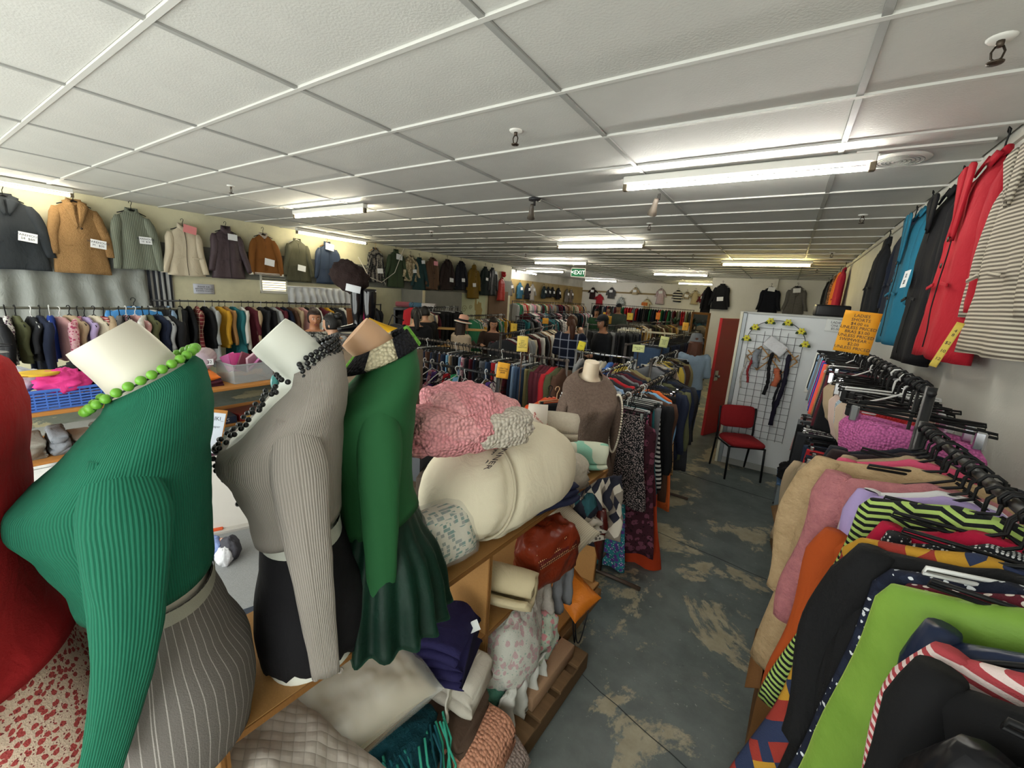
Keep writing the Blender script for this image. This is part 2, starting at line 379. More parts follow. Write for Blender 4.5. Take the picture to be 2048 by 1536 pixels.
for x in GX:
    if x < XL: MB().box(x-.012, x+.012, 12.5, YB, H-.010, H+.02).build('ceiling_bar', GRID2, cl, False)
    elif x < XR: MB().box(x-.014, x+.014, YF, YB, H-.010, H+.02).build('ceiling_bar', GRID2, cl, False)
# walls
struct(MB().box(XR, XR+.12, YF, YB, 0, H+.02).build('wall_right', wallmat('#d8d6ce', dirt=.12), smooth=False))
wl = struct(MB().box(XL-.12, XL, YF, 12.3, 0, H+.02).build('wall_left', W_CREAM, smooth=False))
struct(MB().box(-9.2, XL-.1, 12.2, 12.3, 0, H+.02).build('wall_return', W_CREAM, smooth=False))
wb = struct(MB().box(-9.3, -9.2, 12.2, YB, 0, H+.02).build('wall_side', wallmat('#d9d6ca'), smooth=False))
struct(MB().box(-9.2, -9.17, 12.3, YB, 0, 2.62).build('trim_1', W_BROWN, smooth=False))
struct(MB().box(-11.6, XR, YB, YB+.1, 0, H+.02).build('wall_back', wallmat('#e2e0d8', dirt=.1), smooth=False))
struct(MB().box(-2.2, XR, 15.2, 15.32, 0, H+.02).build('wall_inner', wallmat('#dddbd3', dirt=.1), smooth=False))
struct(MB().box(-.48, -.36, 15.08, 15.2, 0, H).build('trim_2', wallmat('#dad8cf'), smooth=False))
struct(MB().box(-9.2, -3.0, YB-.03, YB, 2.42, 2.5).build('trim_3', M('#9c8a66', 'wood'), smooth=False))
struct(MB().box(XL, XL+.012, -.4, 12.3, 1.98, 2.46).build('trim_4', W_GREY, smooth=False))
# picture rails where coats hang
struct(MB().box(XR-.018, XR, YF, 15.2, 2.90, 2.925).build('trim_5', M('#cfccc2', 'plain'), smooth=False))
# shop-front wall with glazing behind the camera
FW = wallmat('#d6d4cb')
wf = struct(MB().box(XL-.12, XR+.12, YF-.12, YF, 0, .48).build('wall_front', FW, smooth=False))
for k, (a, b) in enumerate(((XL-.12, -8.1), (-4.3, -4.1), (-.9, -.7), (.7, XR+.12))):
    struct(MB().box(a, b, YF-.12, YF, .48, 2.62).build('trim_%d' % (10+k), FW, smooth=False))
struct(MB().box(XL-.12, XR+.12, YF-.12, YF, 2.62, H+.02).build('trim_14', FW, smooth=False))
ALU = M('#9fa3a6', 'metal', rough=.4); GL = bpy.data.materials.new('glass'); GL.use_nodes = True
_p = GL.node_tree.nodes['Principled BSDF']; _t = GL.node_tree.nodes.new('ShaderNodeBsdfTransparent'); _t.inputs[0].default_value = (.94, .97, .96, 1)
_g = GL.node_tree.nodes.new('ShaderNodeBsdfGlossy'); _g.inputs['Roughness'].default_value = .03; _x = GL.node_tree.nodes.new('ShaderNodeMixShader'); _x.inputs[0].default_value = .06
GL.node_tree.links.new(_t.outputs[0], _x.inputs[1]); GL.node_tree.links.new(_g.outputs[0], _x.inputs[2]); GL.node_tree.links.new(_x.outputs[0], GL.node_tree.nodes['Material Output'].inputs[0])
for k, (a, b) in enumerate(((-8.1, -4.3), (-4.1, -.9), (-.7, .7))):  # third opening is added so skylight reaches the sides facing the camera
    wn = struct(MB().box(a, b, YF-.1, YF-.04, .48, .53).build('window_%d' % (k+5), ALU, smooth=False))
    for (p, q, r_, s_) in ((a, a+.05, .53, 2.57), (b-.05, b, .53, 2.57), ((a+b)/2-.025, (a+b)/2+.025, .53, 2.57), (a, b, 2.57, 2.62)):
        MB().box(p, q, YF-.1, YF-.04, r_, s_).build('window_frame', ALU, wn, False)
    for p, q in ((a+.05, (a+b)/2-.025), ((a+b)/2+.025, b-.05)): MB().box(p, q, YF-.074, YF-.068, .53, 2.57).build('pane', GL, wn, False)
# grey matting on the shop-window side of the shelves
MAT1 = M('#9a9b9b', 'fuzzy', s=1.5, bump=.3); MAT2 = M('#3d434e', 'fuzzy', s=1.5, bump=.3)
def rug(name, lab, pts, mat, z=.008):
    o = MB().slab([[Vector((lerp(pts[0][0], pts[1][0], u/6), lerp(pts[0][1], pts[1][1], u/6), z)).lerp(Vector((lerp(pts[3][0], pts[2][0], u/6), lerp(pts[3][1], pts[2][1], u/6), z)), v/6) for u in range(7)] for v in range(7)], z*.95, (0, 0, 1)).build(name, mat, smooth=False)
    return tag(o, lab, 'mat')
rug('floor_mat', 'pale grey carpet covering the floor behind the mannequin shelves', [(-7.6, -1.1), (-1.5, -1.1), (-1.5, 2.0), (-7.6, 2.0)], MAT1, .006)
rug('floor_runner', 'dark blue-grey runner mat on the pale carpet behind the mannequins', [(-3.05, -.7), (-2.2, -.9), (-1.62, 1.1), (-2.35, 1.35)], MAT2, .012)

# ---------------------------------------------------------------- fluorescent battens
HOUS = M('#e3e2dc', 'plain', rough=.4)
def batten(x, y, alongy, lab, col='#fff8e6', st=26, cap='#5d5240'):
    t = thing('fluorescent_light', lab, 'light', (x, y, H-.012), R(90) if alongy else 0, 'fluorescent battens on the ceiling')
    MB().rbox(-.77, .77, -.035, .035, -.055, 0, .006, 1).build('housing', HOUS, t, False)
    for s_ in (-1, 1):
        MB().rbox(s_*.755-.018, s_*.755+.018, -.02, .02, -.105, -.05, .005, 1).build('end_cap', M(cap, 'plain', rough=.5), t, False)
    MB().tube([(-.74, 0, -.085), (.74, 0, -.085)], .014, 10).build('tube', emit(col, st), t)
    return t
TS = 55
for (x, y, al, lab, col) in (
    (-.475, 3.40, 0, 'long fluorescent batten on the ceiling above the mannequin shelves', '#fffdf4'),
    (-5.2, 3.40, 0, 'fluorescent batten above the two chatting women', '#fff6dc'),
    (-7.75, 5.2, 1, 'fluorescent batten along the cream wall above the navy bomber jacket', '#fff3cf'),
    (-7.78, .8, 1, 'fluorescent batten along the cream wall above the dark grey coat', '#fff6e0'),
    (-2.82, 6.80, 0, 'fluorescent batten above the jeans rail, beyond the brown spotlight', '#fff8e2'),
    (-5.13, 9.92, 0, 'fluorescent batten just before the green exit sign', '#fff8e2'),
    (-7.4, 13.2, 0, 'short-looking fluorescent batten beyond the exit sign', '#fffaf0'),
    (-8.75, 14.2, 1, 'fluorescent batten over the brown board wall', '#fffaf0'),
    (-7.3, 18.3, 0, 'fluorescent batten above the childrens clothes on the far white wall', '#fffaf0'),
    (-2.8, 13.1, 0, 'fluorescent batten before the far white wall with navy tops', '#fff6dc'),
    (-3.1, 18.0, 0, 'yellowish fluorescent batten at the far corner of the shop', '#ffedb0'),
    (-.52, 9.70, 0, 'warm yellow fluorescent batten above the red door', '#ffe89a')):
    batten(x, y, al, lab, col, TS*.5 if al else TS)
# sprinklers
def sprinkler(x, y, lab):
    t = thing('ceiling_sprinkler', lab, 'sprinkler', (x, y, H), 0, 'fire sprinklers in the ceiling')
    MB().lathe([(.0, -.012), (.034, -.010), (.04, -.004), (.04, 0)], 16).build('escutcheon', WHITE, t)
    b = MB(); b.tube([(0, 0, -.008), (0, 0, -.03)], .011, 8).build('inlet', M('#5b5148', 'metal', rough=.5), t)
    MB().tube([(.009, 0, -.028), (.017, 0, -.045), (.013, 0, -.066), (0, 0, -.076), (-.013, 0, -.066), (-.017, 0, -.045), (-.009, 0, -.028)], .0035, 6).build('frame', M('#4a423b', 'metal', rough=.5), t)
    MB().lathe([(0, -.084), (.022, -.082), (.024, -.077), (0, -.074)], 12).build('deflector', M('#5b5148', 'metal', rough=.5), t)
for x, y, lab in ((.46, 2.27, 'white and brown sprinkler near the right wall vent'), (-1.55, 2.28, 'sprinkler on the tile above the mint blanket aisle'), (-5.28, 2.31, 'sprinkler above the cream and plum wall jackets'),
    (-5.25, 5.36, 'sprinkler beyond the batten over the chatting women'), (-1.6, 5.42, 'sprinkler beyond the spotlight under the long batten'), (.46, 5.40, 'sprinkler in front of the teal wall coat'),
    (-5.3, 8.5, 'small far sprinkler before the exit-sign batten'), (-1.65, 8.6, 'far sprinkler between the jeans-rail batten and the yellow batten'), (.44, 8.42, 'far sprinkler above the fuchsia coat'), (-1.68, 11.6, 'far sprinkler beyond the yellow batten over the aisle'), (.40, 11.4, 'far sprinkler beyond the yellow batten by the wall')):
    sprinkler(x, y, lab)
def spotl(x, y, lab, base):
    t = thing('ceiling_spotlight', lab, 'spotlight', (x, y, H-.012), R(-25), 'unlit ceiling spotlights')
    if base: MB().lathe([(0, -.022), (.06, -.022), (.062, 0)], 18).build('base', M('#2b2b2e', 'plain', rough=.5), t)
    MB().tube([(0, 0, -.02), (.0, 0, -.07)], .012, 8).build('stem', M('#34312f', 'plain'), t)
    b = MB(); b.lathe([(0, .07), (.018, .068), (.022, .03), (.026, -.01), (.042, -.075), (.038, -.075), (.024, -.02), (0, -.01)], 14)
    b.build('lamp_head', M('#5e564d' if base else '#7a6f64', 'plain', rough=.45), t, True, (-.03, -.01, -.12), (R(18), R(32), 0))
spotl(-2.30, 3.79, 'black-based brown spotlight on the ceiling grid, lamp head tilted down', True)
spotl(-1.10, 3.90, 'brown spotlight under the long batten, lamp head tilted down', False)
t = thing('ceiling_speaker', 'round white ceiling speaker grille beside the right wall', 'speaker', (.42, 3.62, H-.004))
MB().lathe([(0, -.012), (.13, -.012), (.15, -.006), (.155, 0)], 32).build('rim', WHITE, t)
for k in range(6): MB().tube([((.02+.02*k)*math.cos(a), (.02+.02*k)*math.sin(a), -.013) for a in [2*math.pi*i/28 for i in range(28)]], .003, 4, True).build('grille_ring', M('#8f8f8a', 'plain'), t)
for (a, b) in (((-.22, -.22), (.34, -.24)), ((-.22, -.22), (-.26, .12))):
    MB().box(min(a[0], b[0])-.01, max(a[0], b[0])+.01, min(a[1], b[1])-.01, max(a[1], b[1])+.01, -.012, 0).build('edge_strip', WHITE, t, False)
# exit sign
t = thing('exit_sign', 'green hanging exit sign with white letters below the ceiling', 'sign', (-5.0, 10.83, 2.62), R(12))
MB().rbox(-.2, .2, -.03, .03, -.02, .22, .008, 1).build('casing', WHITE, t, False)
MB().box(-.185, .185, -.036, -.03, -.005, .205).build('face', M('#0a5c38', 'cloth', rough=.7, bump=.02), t, False)
text('<EXIT', t, emit('#e8fff2', .35), (0, -.037, .1), (R(90), 0, 0), .15)
for s_ in (-1, 1): MB().tube([(s_*.15, 0, .22), (s_*.15, 0, .35)], .005, 6).build('hanger_rod', CHROME, t)
# fire alarm bell on the wall end
t = thing('alarm_bell', 'red round fire alarm bell high on the cream wall end', 'bell', (XL+.02, 11.75, 2.66), 0)
MB().rbox(0, .05, -.09, .09, -.09, .09, .01, 2).build('back_box', M('#b01f24', 'gloss', rough=.35), t, False)
MB().lathe([(0, .06), (.05, .055), (.085, .03), (.09, 0)], 20).build('gong', M('#b5232a', 'gloss', rough=.25), t, True, (.05, 0, 0), (0, R(90), 0))
# ================================================================ DISPLAY SHELVES AND MANNEQUINS
# soft goods helpers --------------------------------------------------------
def blob(rx, ry, rz, seed, amp=.12, freq=2.2, n=44, m_=28, flatb=.0, sq=1.0, box=.0):
    def fn(p, d):
        q = Vector((d.x*freq+seed*7.3, d.y*freq+seed*1.9, d.z*freq-seed*3.1))
        k = 1+amp*fbm(q, 4)+amp*.45*abs(fbm(q*2.7, 2))
        if box:
            mx = max(abs(d.x), abs(d.y), abs(d.z)); k *= lerp(1, 1/mx if mx > .577 else 1.4, box)
        p = p*k
        if flatb and p.z < -rz*flatb: p.z = -rz*flatb+(p.z+rz*flatb)*.08
        return p
    return MB().ball((0, 0, 0), (rx, ry, rz), n, m_, fn)
def pillow(w_, d_, h, seed=1, n=30, crease=.012, pinch=0.75):
    """cushion lying flat, corners pinched"""
    top, bot = [], []
    for i in range(n+1):
        rt, rb = [], []
        for j in range(n+1):
            u, v = 2*i/n-1, 2*j/n-1
            e = (max(0, 1-abs(u)**3.2)*max(0, 1-abs(v)**3.2))**.5
            cx = 1-.07*(1-v*v)*abs(u)**4*1.0; cy = 1-.07*(1-u*u)*abs(v)**4
            x, y = u*w_/2*cx, v*d_/2*cy
            nz = crease*fbm((x*9+seed*3, y*9, seed), 3)*e
            rt.append(Vector((x, y, h/2*e+nz+.002))); rb.append(Vector((x, y, -h/2*e+nz*.5-.002)))
        top.append(rt); bot.append(rb)
    m2 = MB(); N_ = n+1; V = [p for r_ in top for p in r_]+[p for r_ in bot for p in r_]; F = []; o = N_*N_
    for i in range(n):
        for j in range(n):
            a = i*N_+j; F += [(a, a+N_, a+N_+1, a+1), (a+o, a+1+o, a+N_+1+o, a+N_+o)]
    rim = [j for j in range(N_)]+[i*N_+n for i in range(1, N_)]+[n*N_+j for j in range(n-1, -1, -1)]+[i*N_ for i in range(n-1, 0, -1)]
    for a, b in zip(rim, rim[1:]+rim[:1]): F.append((a, b, b+o, a+o))
    return m2.add(V, F, [[(V[i].x, V[i].y) for i in f] for f in F])
def roll(r, L, turns=2.4, th=.02, seed=1, n=70, m_=14, wob=.01):
    """rolled blanket: spiral cross-section swept along y"""
    def spiral(k, off):
        t = k/n; a = -turns*2*math.pi*t; rr = r*(1-.8*t); return (rr+off)*math.cos(a), (rr+off)*math.sin(a)
    outl = [spiral(k, 0) for k in range(n+1)]+[spiral(k, -th) for k in range(n, -1, -1)]
    rings = []
    for i in range(m_+1):
        y = (i/m_-.5)*L; pinch = 1-.10*abs(2*i/m_-1)**4; ring = []
        for k, (x, z) in enumerate(outl):
            q = 1+wob*4*fbm((x*7+seed, y*6, z*7), 2); ring.append((x*pinch*q, y+wob*fbm((x*9, z*9, seed+i*.1), 2)*1.5, z*pinch*q*.93))
        rings.append(ring)
    return MB().loft(rings, True, False, False) if False else _rollcap(rings)
def _rollcap(rings):
    mb = MB().loft(rings, True); n = len(rings[0]); h = n//2
    for ri, flip in ((0, True), (len(rings)-1, False)):
        o = ri*n; F = []
        for k in range(h-1):
            q = (o+k, o+k+1, o+n-2-k, o+n-1-k); F.append(q if not flip else q[::-1])
        mb.f += F; mb.uv += [[(0, 0)]*4 for _ in F]
    return mb
def folded(w_, d_, h, layers=4, seed=1, n=16, sag=.02, wav=.012):
    """stack of a folded cloth: serpentine cross-section swept along x"""
    t = h/layers; out = []
    for L_ in range(layers):
        z0 = L_*t; s_ = 1 if L_ % 2 == 0 else -1; ins = .008*(L_ % 3)
        out.append((z0, z0+t*.93, ins))
    sec = []   # right side going up with rounded bulges, then left side down
    for L_ in range(layers):
        for k in range(7):
            a = -math.pi/2+math.pi*k/6; sec.append((d_/2-out[L_][2]+t*.45*math.cos(a)-t*.45, out[L_][0]+t/2+t*.48*math.sin(a)))
    for L_ in range(layers-1, -1, -1):
        for k in range(7):
            a = math.pi/2+math.pi*k/6; sec.append((-d_/2+out[L_][2]*.7+t*.45*math.cos(a)+t*.45, out[L_][0]+t/2+t*.48*math.sin(a)))
    rings = []
    for i in range(n+1):
        u = 2*i/n-1; x = u*w_/2
        rings.append([Vector((x+wav*fbm((z*40, seed, y*3), 2)*abs(u)**3*2, y*(1-.06*abs(u)**6)+wav*fbm((x*8, z*20, seed), 2), max(0, z*(1-.18*abs(u)**5)+sag*fbm((x*5+seed, y*5, 1), 2)*z/h))) for y, z in sec])
    return MB().loft(rings, True, True, True)
def drape(w_, L, seed=1, amp=.03, freq=9, th=.006, n=26, m_=20, flare=.25, ragged=.02):
    """cloth hanging in folds from a top edge along x"""
    g = []
    for i in range(m_+1):
        t = i/m_; row = []
        for j in range(n+1):
            u = j/n-.5; x = u*w_*(1+flare*t)
            y = amp*(t**.7)*math.sin(freq*u*2*math.pi/2+seed*1.3+1.5*fbm((u*3, t*2, seed), 2)*1.2)+amp*.4*fbm((u*6+seed, t*3, 2), 2)
            row.append(Vector((x, y, -L*t-(ragged*fbm((u*5+seed, 0, 9), 2) if i == m_ else 0))))
        g.append(row)
    return MB().slab(g, th)

# the shelving unit -----------------------------------------------------------
YAW_S = R(-3.4)      # the unit stands at a slight angle to the wall
su = thing('display_shelves', 'long open chipboard shelf unit carrying the mannequins and bedding', 'shelves', (-.835, .9, 0), YAW_S)
BRD = M('#b4854f', 'mdf', rough=.55); BRD2 = M('#8f6233', 'mdf', rough=.5)
ST, SM, SL_ = 1.0, .62, .22
def board(nm, z, x0=-.36, x1=0.0, y0=-1.55, y1=1.42, th=.02):
    o = MB().rbox(x0, x1, y0, y1, z-th, z, .002, 1).build(nm, BRD, su, False)
    MB().box(x1-.0005, x1+.003, y0, y1, z-th+.001, z-.001).build('edge_band', BRD2, o, False)
board('top_board', ST, y1=1.42); board('middle_board', SM); board('lower_board', SL_, x1=.03)
for y in (-1.53, -.62, .30, 1.40):
    o = MB().rbox(-.36, .0, y-.009, y+.009, SL_, ST-.02, .002, 1).build('divider', BRD, su, False)
    MB().box(-.001, .004, y-.009, y-.002, SL_, ST-.02).build('edge_band', BRD2, o, False)
    MB().box(-.001, .004, y+.002, y+.009, SL_, ST-.02).build('edge_band', BRD2, o, False)
# pallet under it
pl_ = thing('wooden_pallet', 'rough brown timber pallet under the display shelves', 'pallet', (-.835, .9, 0), YAW_S)
PALW = M('#6e553c', 'wood', c2='#54402c', ax='y')
for k in range(3): MB().rbox(-.30+.15*k*1.0, -.20+.15*k*1.0+.02, -1.5, 1.05, 0, .10, .006, 1).build('bearer', PALW, pl_, False) if k < 2 else MB().rbox(.08, .18, -1.5, 1.0, 0, .10, .006, 1).build('bearer', PALW, pl_, False)
for k in range(14): MB().rbox(-.36, .185, -1.48+.18*k, -1.48+.18*k+.12+random.uniform(-.01, .02), .10, .122, .004, 1).build('deck_board', M('#7a5e41', 'wood', c2='#5b4630'), pl_, False)
MB().rbox(.03, .06, -1.45, 1.40, .122, .20, .003, 1).build('kick_board', M('#8a6844', 'mdf'), pl_, False)
cb = MB().rbox(-.1, .10, .52, .92, .125, .20, .004, 1).build('cardboard_flat', M('#a9876a', 'mdf', rough=.8)); cb.location = (-.80, .88, 0); cb.rotation_euler = (0, 0, YAW_S); tag(cb, 'flattened brown cardboard carton on the pallet edge', 'cardboard')
for k in range(3):
    o = MB().rbox(-.10-.004*k, .06-.006*k, -.13, .15, .0+.012*k, .011+.012*k, .002, 1).build('picture_frame', M(['#8a8578', '#6d675b', '#9b968a'][k], 'plain')); o.location = (-.74, 1.50, .123); o.rotation_euler = (0, 0, R(-7+3*k)); tag(o, ['grey', 'dark grey', 'pale grey'][k]+' flat frame in the small pile on the pallet', 'picture frame', 'frames on the pallet')

# mannequins ---------------------------------------------------------------------
TB = [(0, .158, .100, .135), (.10, .170, .108, .152), (.18, .166, .104, .148), (.27, .142, .088, .112), (.36, .124, .082, .088), (.44, .131, .084, .086),
      (.51, .144, .116, .09), (.56, .152, .148, .096), (.61, .156, .150, .102), (.66, .163, .134, .102), (.695, .168, .116, .094), (.725, .150, .098, .080), (.75, .112, .078, .068), (.77, .080, .060, .060)]
def tilt_top(p):
    """shoulder line and neckline slope down towards the chest"""
    s_ = max(0, min(1, (p.z-.56)/.19)); s_ = s_*s_*(3-2*s_); p.z += .50*(p.y)*s_; return p
def tring(z, off=0, n=40, lean=.0, fold=0, k=9, ph=0, flat_=2.3, bust=True):
    hw, fr, bk = tab(TB, z); out = []
    yo = .042*max(0, min(1, (z-.64)/.12))
    for i in range(n):
        a = 2*math.pi*i/n; c, s_ = math.cos(a), math.sin(a); e = 2/flat_
        x = math.copysign(abs(c)**e, c)*(hw+off); d = (bk if s_ > 0 else fr)+off; y = math.copysign(abs(s_)**e, s_)*d
        if bust and s_ < 0 and .46 < z < .66:      # two cups
            g = math.exp(-((z-.565)/.055)**2); y -= g*(.012*math.exp(-((abs(x)-.07)/.045)**2)-.012*math.exp(-(x/.035)**2))
        if fold: x += fold*c*math.sin(k*a+ph); y += fold*s_*math.sin(k*a+ph)
        out.append(tilt_top(Vector((x, y+yo, z))))
    return out
def torso_mesh(zs, off, n=40, hem=0, **kw): return MB().loft([tring(z, off, n, **kw) for z in zs])
def neck_rings(tilt, n=28, r0=.060, r1=.054, L=.122, y0=.042, z0=.775):
    rings = []
    for k in range(9):
        t = k/8; a = lerp(R(24), tilt, min(1, t*1.4)); c = Vector((0, y0-L*t*math.sin(tilt)*(.7+.3*t), z0+L*t*math.cos(tilt*.8))); rr = lerp(r0, r1, t)+.022*max(0, 1-t*3.2)**2
        if k == 8: rr *= .94
        ring = []
        for i in range(n):
            b = 2*math.pi*i/n; p = Vector((rr*.93*math.cos(b), rr*1.06*math.sin(b), 0)); p.rotate(Matrix.Rotation(a, 3, 'X')); ring.append(c+p)
        rings.append(ring)
    return rings
def mannequin(label, loc, rz, skin, tilt=R(28), sc=1.0):
    t = thing('mannequin', label, 'mannequin', loc, rz, 'torso mannequins on the display shelves'); t.scale = (sc, sc, sc)
    zs = [i*.77/36 for i in range(36)]
    rings = [tring(z, 0) for z in zs]
    nr = neck_rings(tilt, 40)
    MB().loft(rings+nr, True, True, True).build('torso', M(skin, 'plain', rough=.42), t)
    t2 = t.children[0]; flat(t2, 55)
    return t
def sleeve(side, top, bot, mat, parent, w0=.075, w1=.045, th0=.03, th1=.012, bow=.03, flat_end=True, n=22, m_=26, cuff=None, name='sleeve', yb=0):
    """empty sleeve hanging from the shoulder point to the cuff"""
    a, b = Vector(top), Vector(bot); rings = []
    for i in range(m_+1):
        t = i/m_; c = a.lerp(b, t)+Vector((side*bow*math.sin(math.pi*min(1, t*1.15)), yb*math.sin(math.pi*t), 0)); w_ = lerp(w0, w1, t**.62); th = lerp(th0, th1, t**.6)
        if t < .2: q_ = math.sin(math.pi/2*t/.2); w_ *= .45+.55*q_; th *= .5+.5*q_
        ring = []
        for k in range(n):
            q = 2*math.pi*k/n; f = 1+.10*fbm((math.cos(q)*1.5, math.sin(q)*1.5+side, t*5), 2)
            ring.append(c+Vector((th*math.cos(q)*f, w_*math.sin(q)*f, .012*fbm((q, 3, side), 1) if i == m_ else 0)))
        rings.append(ring)
    return MB().loft(rings, True, True, True).build(name, mat, parent)
def shoulder_top(mat, parent, z0, off=.012, name='sweater', n=56, front_drop=0.0, neck_r=.078, hemflare=0, fold=.0, vneck=0.0, hemtilt=.28):
    """knit body from hem z0 up over the shoulders to the neckline"""
    rings = []
    K = 30
    for i in range(K+1):
        t = i/K; z = lerp(z0, .774, t**.9); o = off+hemflare*(1-t)**2+.002*math.sin(t*9)
        r_ = tring(z, o, n, fold=fold*(1-t), k=7)
        if z < .565 and z0 < .5:                      # cloth hangs straight from the bust
            ref = tring(min(.565, z+.14), o, n)
            hang = max(0, min(1, (.565-z)/.06))*.16
            r_ = [p.lerp(Vector((q.x, min(p.y, q.y) if p.y < 0 else max(p.y, q.y*.95), p.z)), hang if p.y < 0 else hang*.5) for p, q in zip(r_, ref)]
        if t < .35:
            for p in r_: p.z += hemtilt*p.y*(1-t/.35)
        rings.append(r_)
    # neckline rolls in
    last = rings[-1]; rings.append([Vector((p.x*.88, p.y*.88, p.z+.012)) for p in last]); rings.append([Vector((p.x*.82, p.y*.82, p.z+.006)) for p in last])
    if vneck:
        for r_ in rings:
            for p in r_:
                if p.y < 0 and p.z > .60: p.z -= vneck*math.exp(-(p.x/.05)**2)*(p.z-.60)/.16
    hem = [Vector((p.x*.97, p.y*.97, p.z+.004)) for p in rings[0]]
    return MB().loft([hem]+rings, True).build(name, mat, parent)
def skirt(mat, parent, z0, z1, off=.012, flare=0, fold=.004, k=11, n=72, name='skirt', zflare=None, hemz=0):
    rings = []; K = 22
    for i in range(K+1):
        t = i/K; z = lerp(z1, z0, t); zz = max(0, z); o = off+flare*t**1.3
        r_ = tring(zz, o, n, fold=fold*t, k=k, ph=1.3*math.sin(t*2), bust=False)
        for q, p in enumerate(r_): p.z = z+(hemz*fbm((q*.35, 1, 2), 2)*t**4)
        rings.append(r_)
    b = [Vector((p.x*.96, p.y*.96, p.z)) for p in rings[-1]]
    return MB().loft(rings+[b], True).build(name, mat, parent)
SKINW = '#d9d3c4'
# -- green rib-knit, pinstripe skirt
MG = (-1.00, .235, ST)
g = mannequin('cream torso mannequin in green ribbed sweater and grey pinstripe skirt', MG, R(-22), SKINW, R(35))
GREEN = M('#1a6b51', 'rib', uv=True, s=.62, bump=.35)
sw = shoulder_top(GREEN, g, .40, .014, hemflare=.004, hemtilt=.15)
sleeve(1, (.150, .0, .705), (.205, -.075, .15), GREEN, g, .076, .030, .040, .012, .030, yb=.03)
sleeve(-1, (-.150, .0, .705), (-.19, -.10, .05), GREEN, g, .08, .055, .045, .015, .03)
skirt(M('#6f6a66', 'pin', c2='#a9a49e', s=.95, uv=True), g, .0, .385, .010, .0, .003, 5)
MB().loft([tring(z, .0135, 40, bust=False) for z in (.355, .37, .385)]).build('waistband', M('#a8a698', 'cloth'), g)
nk = thing('bead_necklace', 'bright green bead necklace on the green-sweater mannequin', 'necklace', MG, R(-22))
bm_ = MB().ball((0, 0, 0), .0085, 10, 7).mesh('bead')
pts = []
for i in range(32):
    a = 2*math.pi*i/32; rr = .074; y = math.sin(a); z = .800+.046*y-(.02*max(0, -y)**2)
    pts.append(Vector((rr*math.cos(a)*1.0, +.03+rr*1.05*y-.012*max(0, -y), z+.014)))
for p in pts: obj('bead', bm_, M('#6fae35', 'gloss', rough=.4), nk, p)
MB().tube([p-Vector((0, 0, .004)) for p in pts], .0018, 5, True).build('cord', M('#26352a', 'plain'), nk)
# -- grey cardigan, black skirt
MY = (-1.0, .545, ST)
gm = mannequin('white torso mannequin in cropped grey ribbed cardigan and black skirt', MY, R(-30), '#dfe0d6', R(46))
GREY = M('#a39b93', 'rib', uv=True, s=.6, bump=.35)
shoulder_top(GREY, gm, .385, .013, name='cardigan', hemflare=.004, vneck=.20)
sleeve(1, (.150, .0, .705), (.19, .045, .04), GREY, gm, .074, .032, .042, .012, .02)
sleeve(-1, (-.150, .0, .705), (-.185, -.02, .06), GREY, gm, .075, .038, .045, .014, .02)
for k in range(5): MB().ball((.187, .022+.014*k, .035+.006*(k % 2)), (.004, .009, .010), 8, 5).build('cuff_scallop', GREY, gm)
skirt(M('#131216', 'cloth', bump=.2), gm, .03, .36, .012, .0, .003, 5, hemz=.02)
MB().loft([tring(z, .0125, 40, bust=False) for z in (.345, .365, .39)]).build('camisole_hem', M('#c3c4ba', 'cloth'), gm)
nk = thing('black_bead_strands', 'long black bead strands looped on the grey-cardigan mannequin', 'necklace', MY, R(-30))
bm2 = MB().ball((0, 0, 0), .0066, 8, 6).mesh('bead'); BB = M('#0d0d10', 'gloss', rough=.3)
_surf = [q for k in range(46) for q in tring(.40+.0085*k, .022, 60) if q.y < .03]
for s_ in range(4):
    n_ = 42; drop = .20+.035*s_
    for i in range(n_):
        a = 2*math.pi*(i+.5*(s_ % 2))/n_; y = math.sin(a); f = max(0, -y); rr = .071+.006*s_
        zz = .826-.015*s_+.046*y-drop*f**1.6*.95; yy = .032+rr*1.05*y-.062*f**1.5-.004*s_
        hw = rr*math.cos(a)*(1-.35*f)
        # lie on the chest
        if f > .05:
            q = min(_surf, key=lambda p: (p.x-hw)**2+(p.z-zz)**2)
            if (q.x-hw)**2+(q.z-zz)**2 < .0006: yy = min(yy, q.y-.005)
        obj('bead', bm2, BB, nk, (hw, yy, zz))
o = MB().ball((0, 0, 0), (.018, .01, .02), 10, 6).build('pendant', M('#4f9a9a', 'gloss'), nk, True, (-.012, -.040, .752))
# -- dark green top, pleated velvet skirt
MD = (-1.0, .79, ST)
dm = mannequin('tan torso mannequin in dark green top and green velvet pleated skirt', MD, R(-34), '#c39a78', R(50))
DGREEN = M('#245a33', 'cloth', var=.06, bump=.12)
shoulder_top(DGREEN, dm, .30, .016, name='top', hemflare=.012, fold=.003)
sleeve(1, (.150, .0, .705), (.20, .0, -.045), DGREEN, dm, .072, .034, .048, .016, .02)
sleeve(-1, (-.150, .0, .705), (-.19, .03, .02), DGREEN, dm, .07, .034, .045, .016, .02)
VEL = M('#093022', 'velvet', c2='#051b15')
skirt(VEL, dm, -.03, .34, .018, .085, .018, 20, n=160, name='pleated_skirt')
MB().tube([(.0, .082, .74), (.005, .098, .70), (.006, .104, .62), (.004, .104, .54)], .0025, 6).build('back_slit', M('#0c1a12', 'plain'), dm)
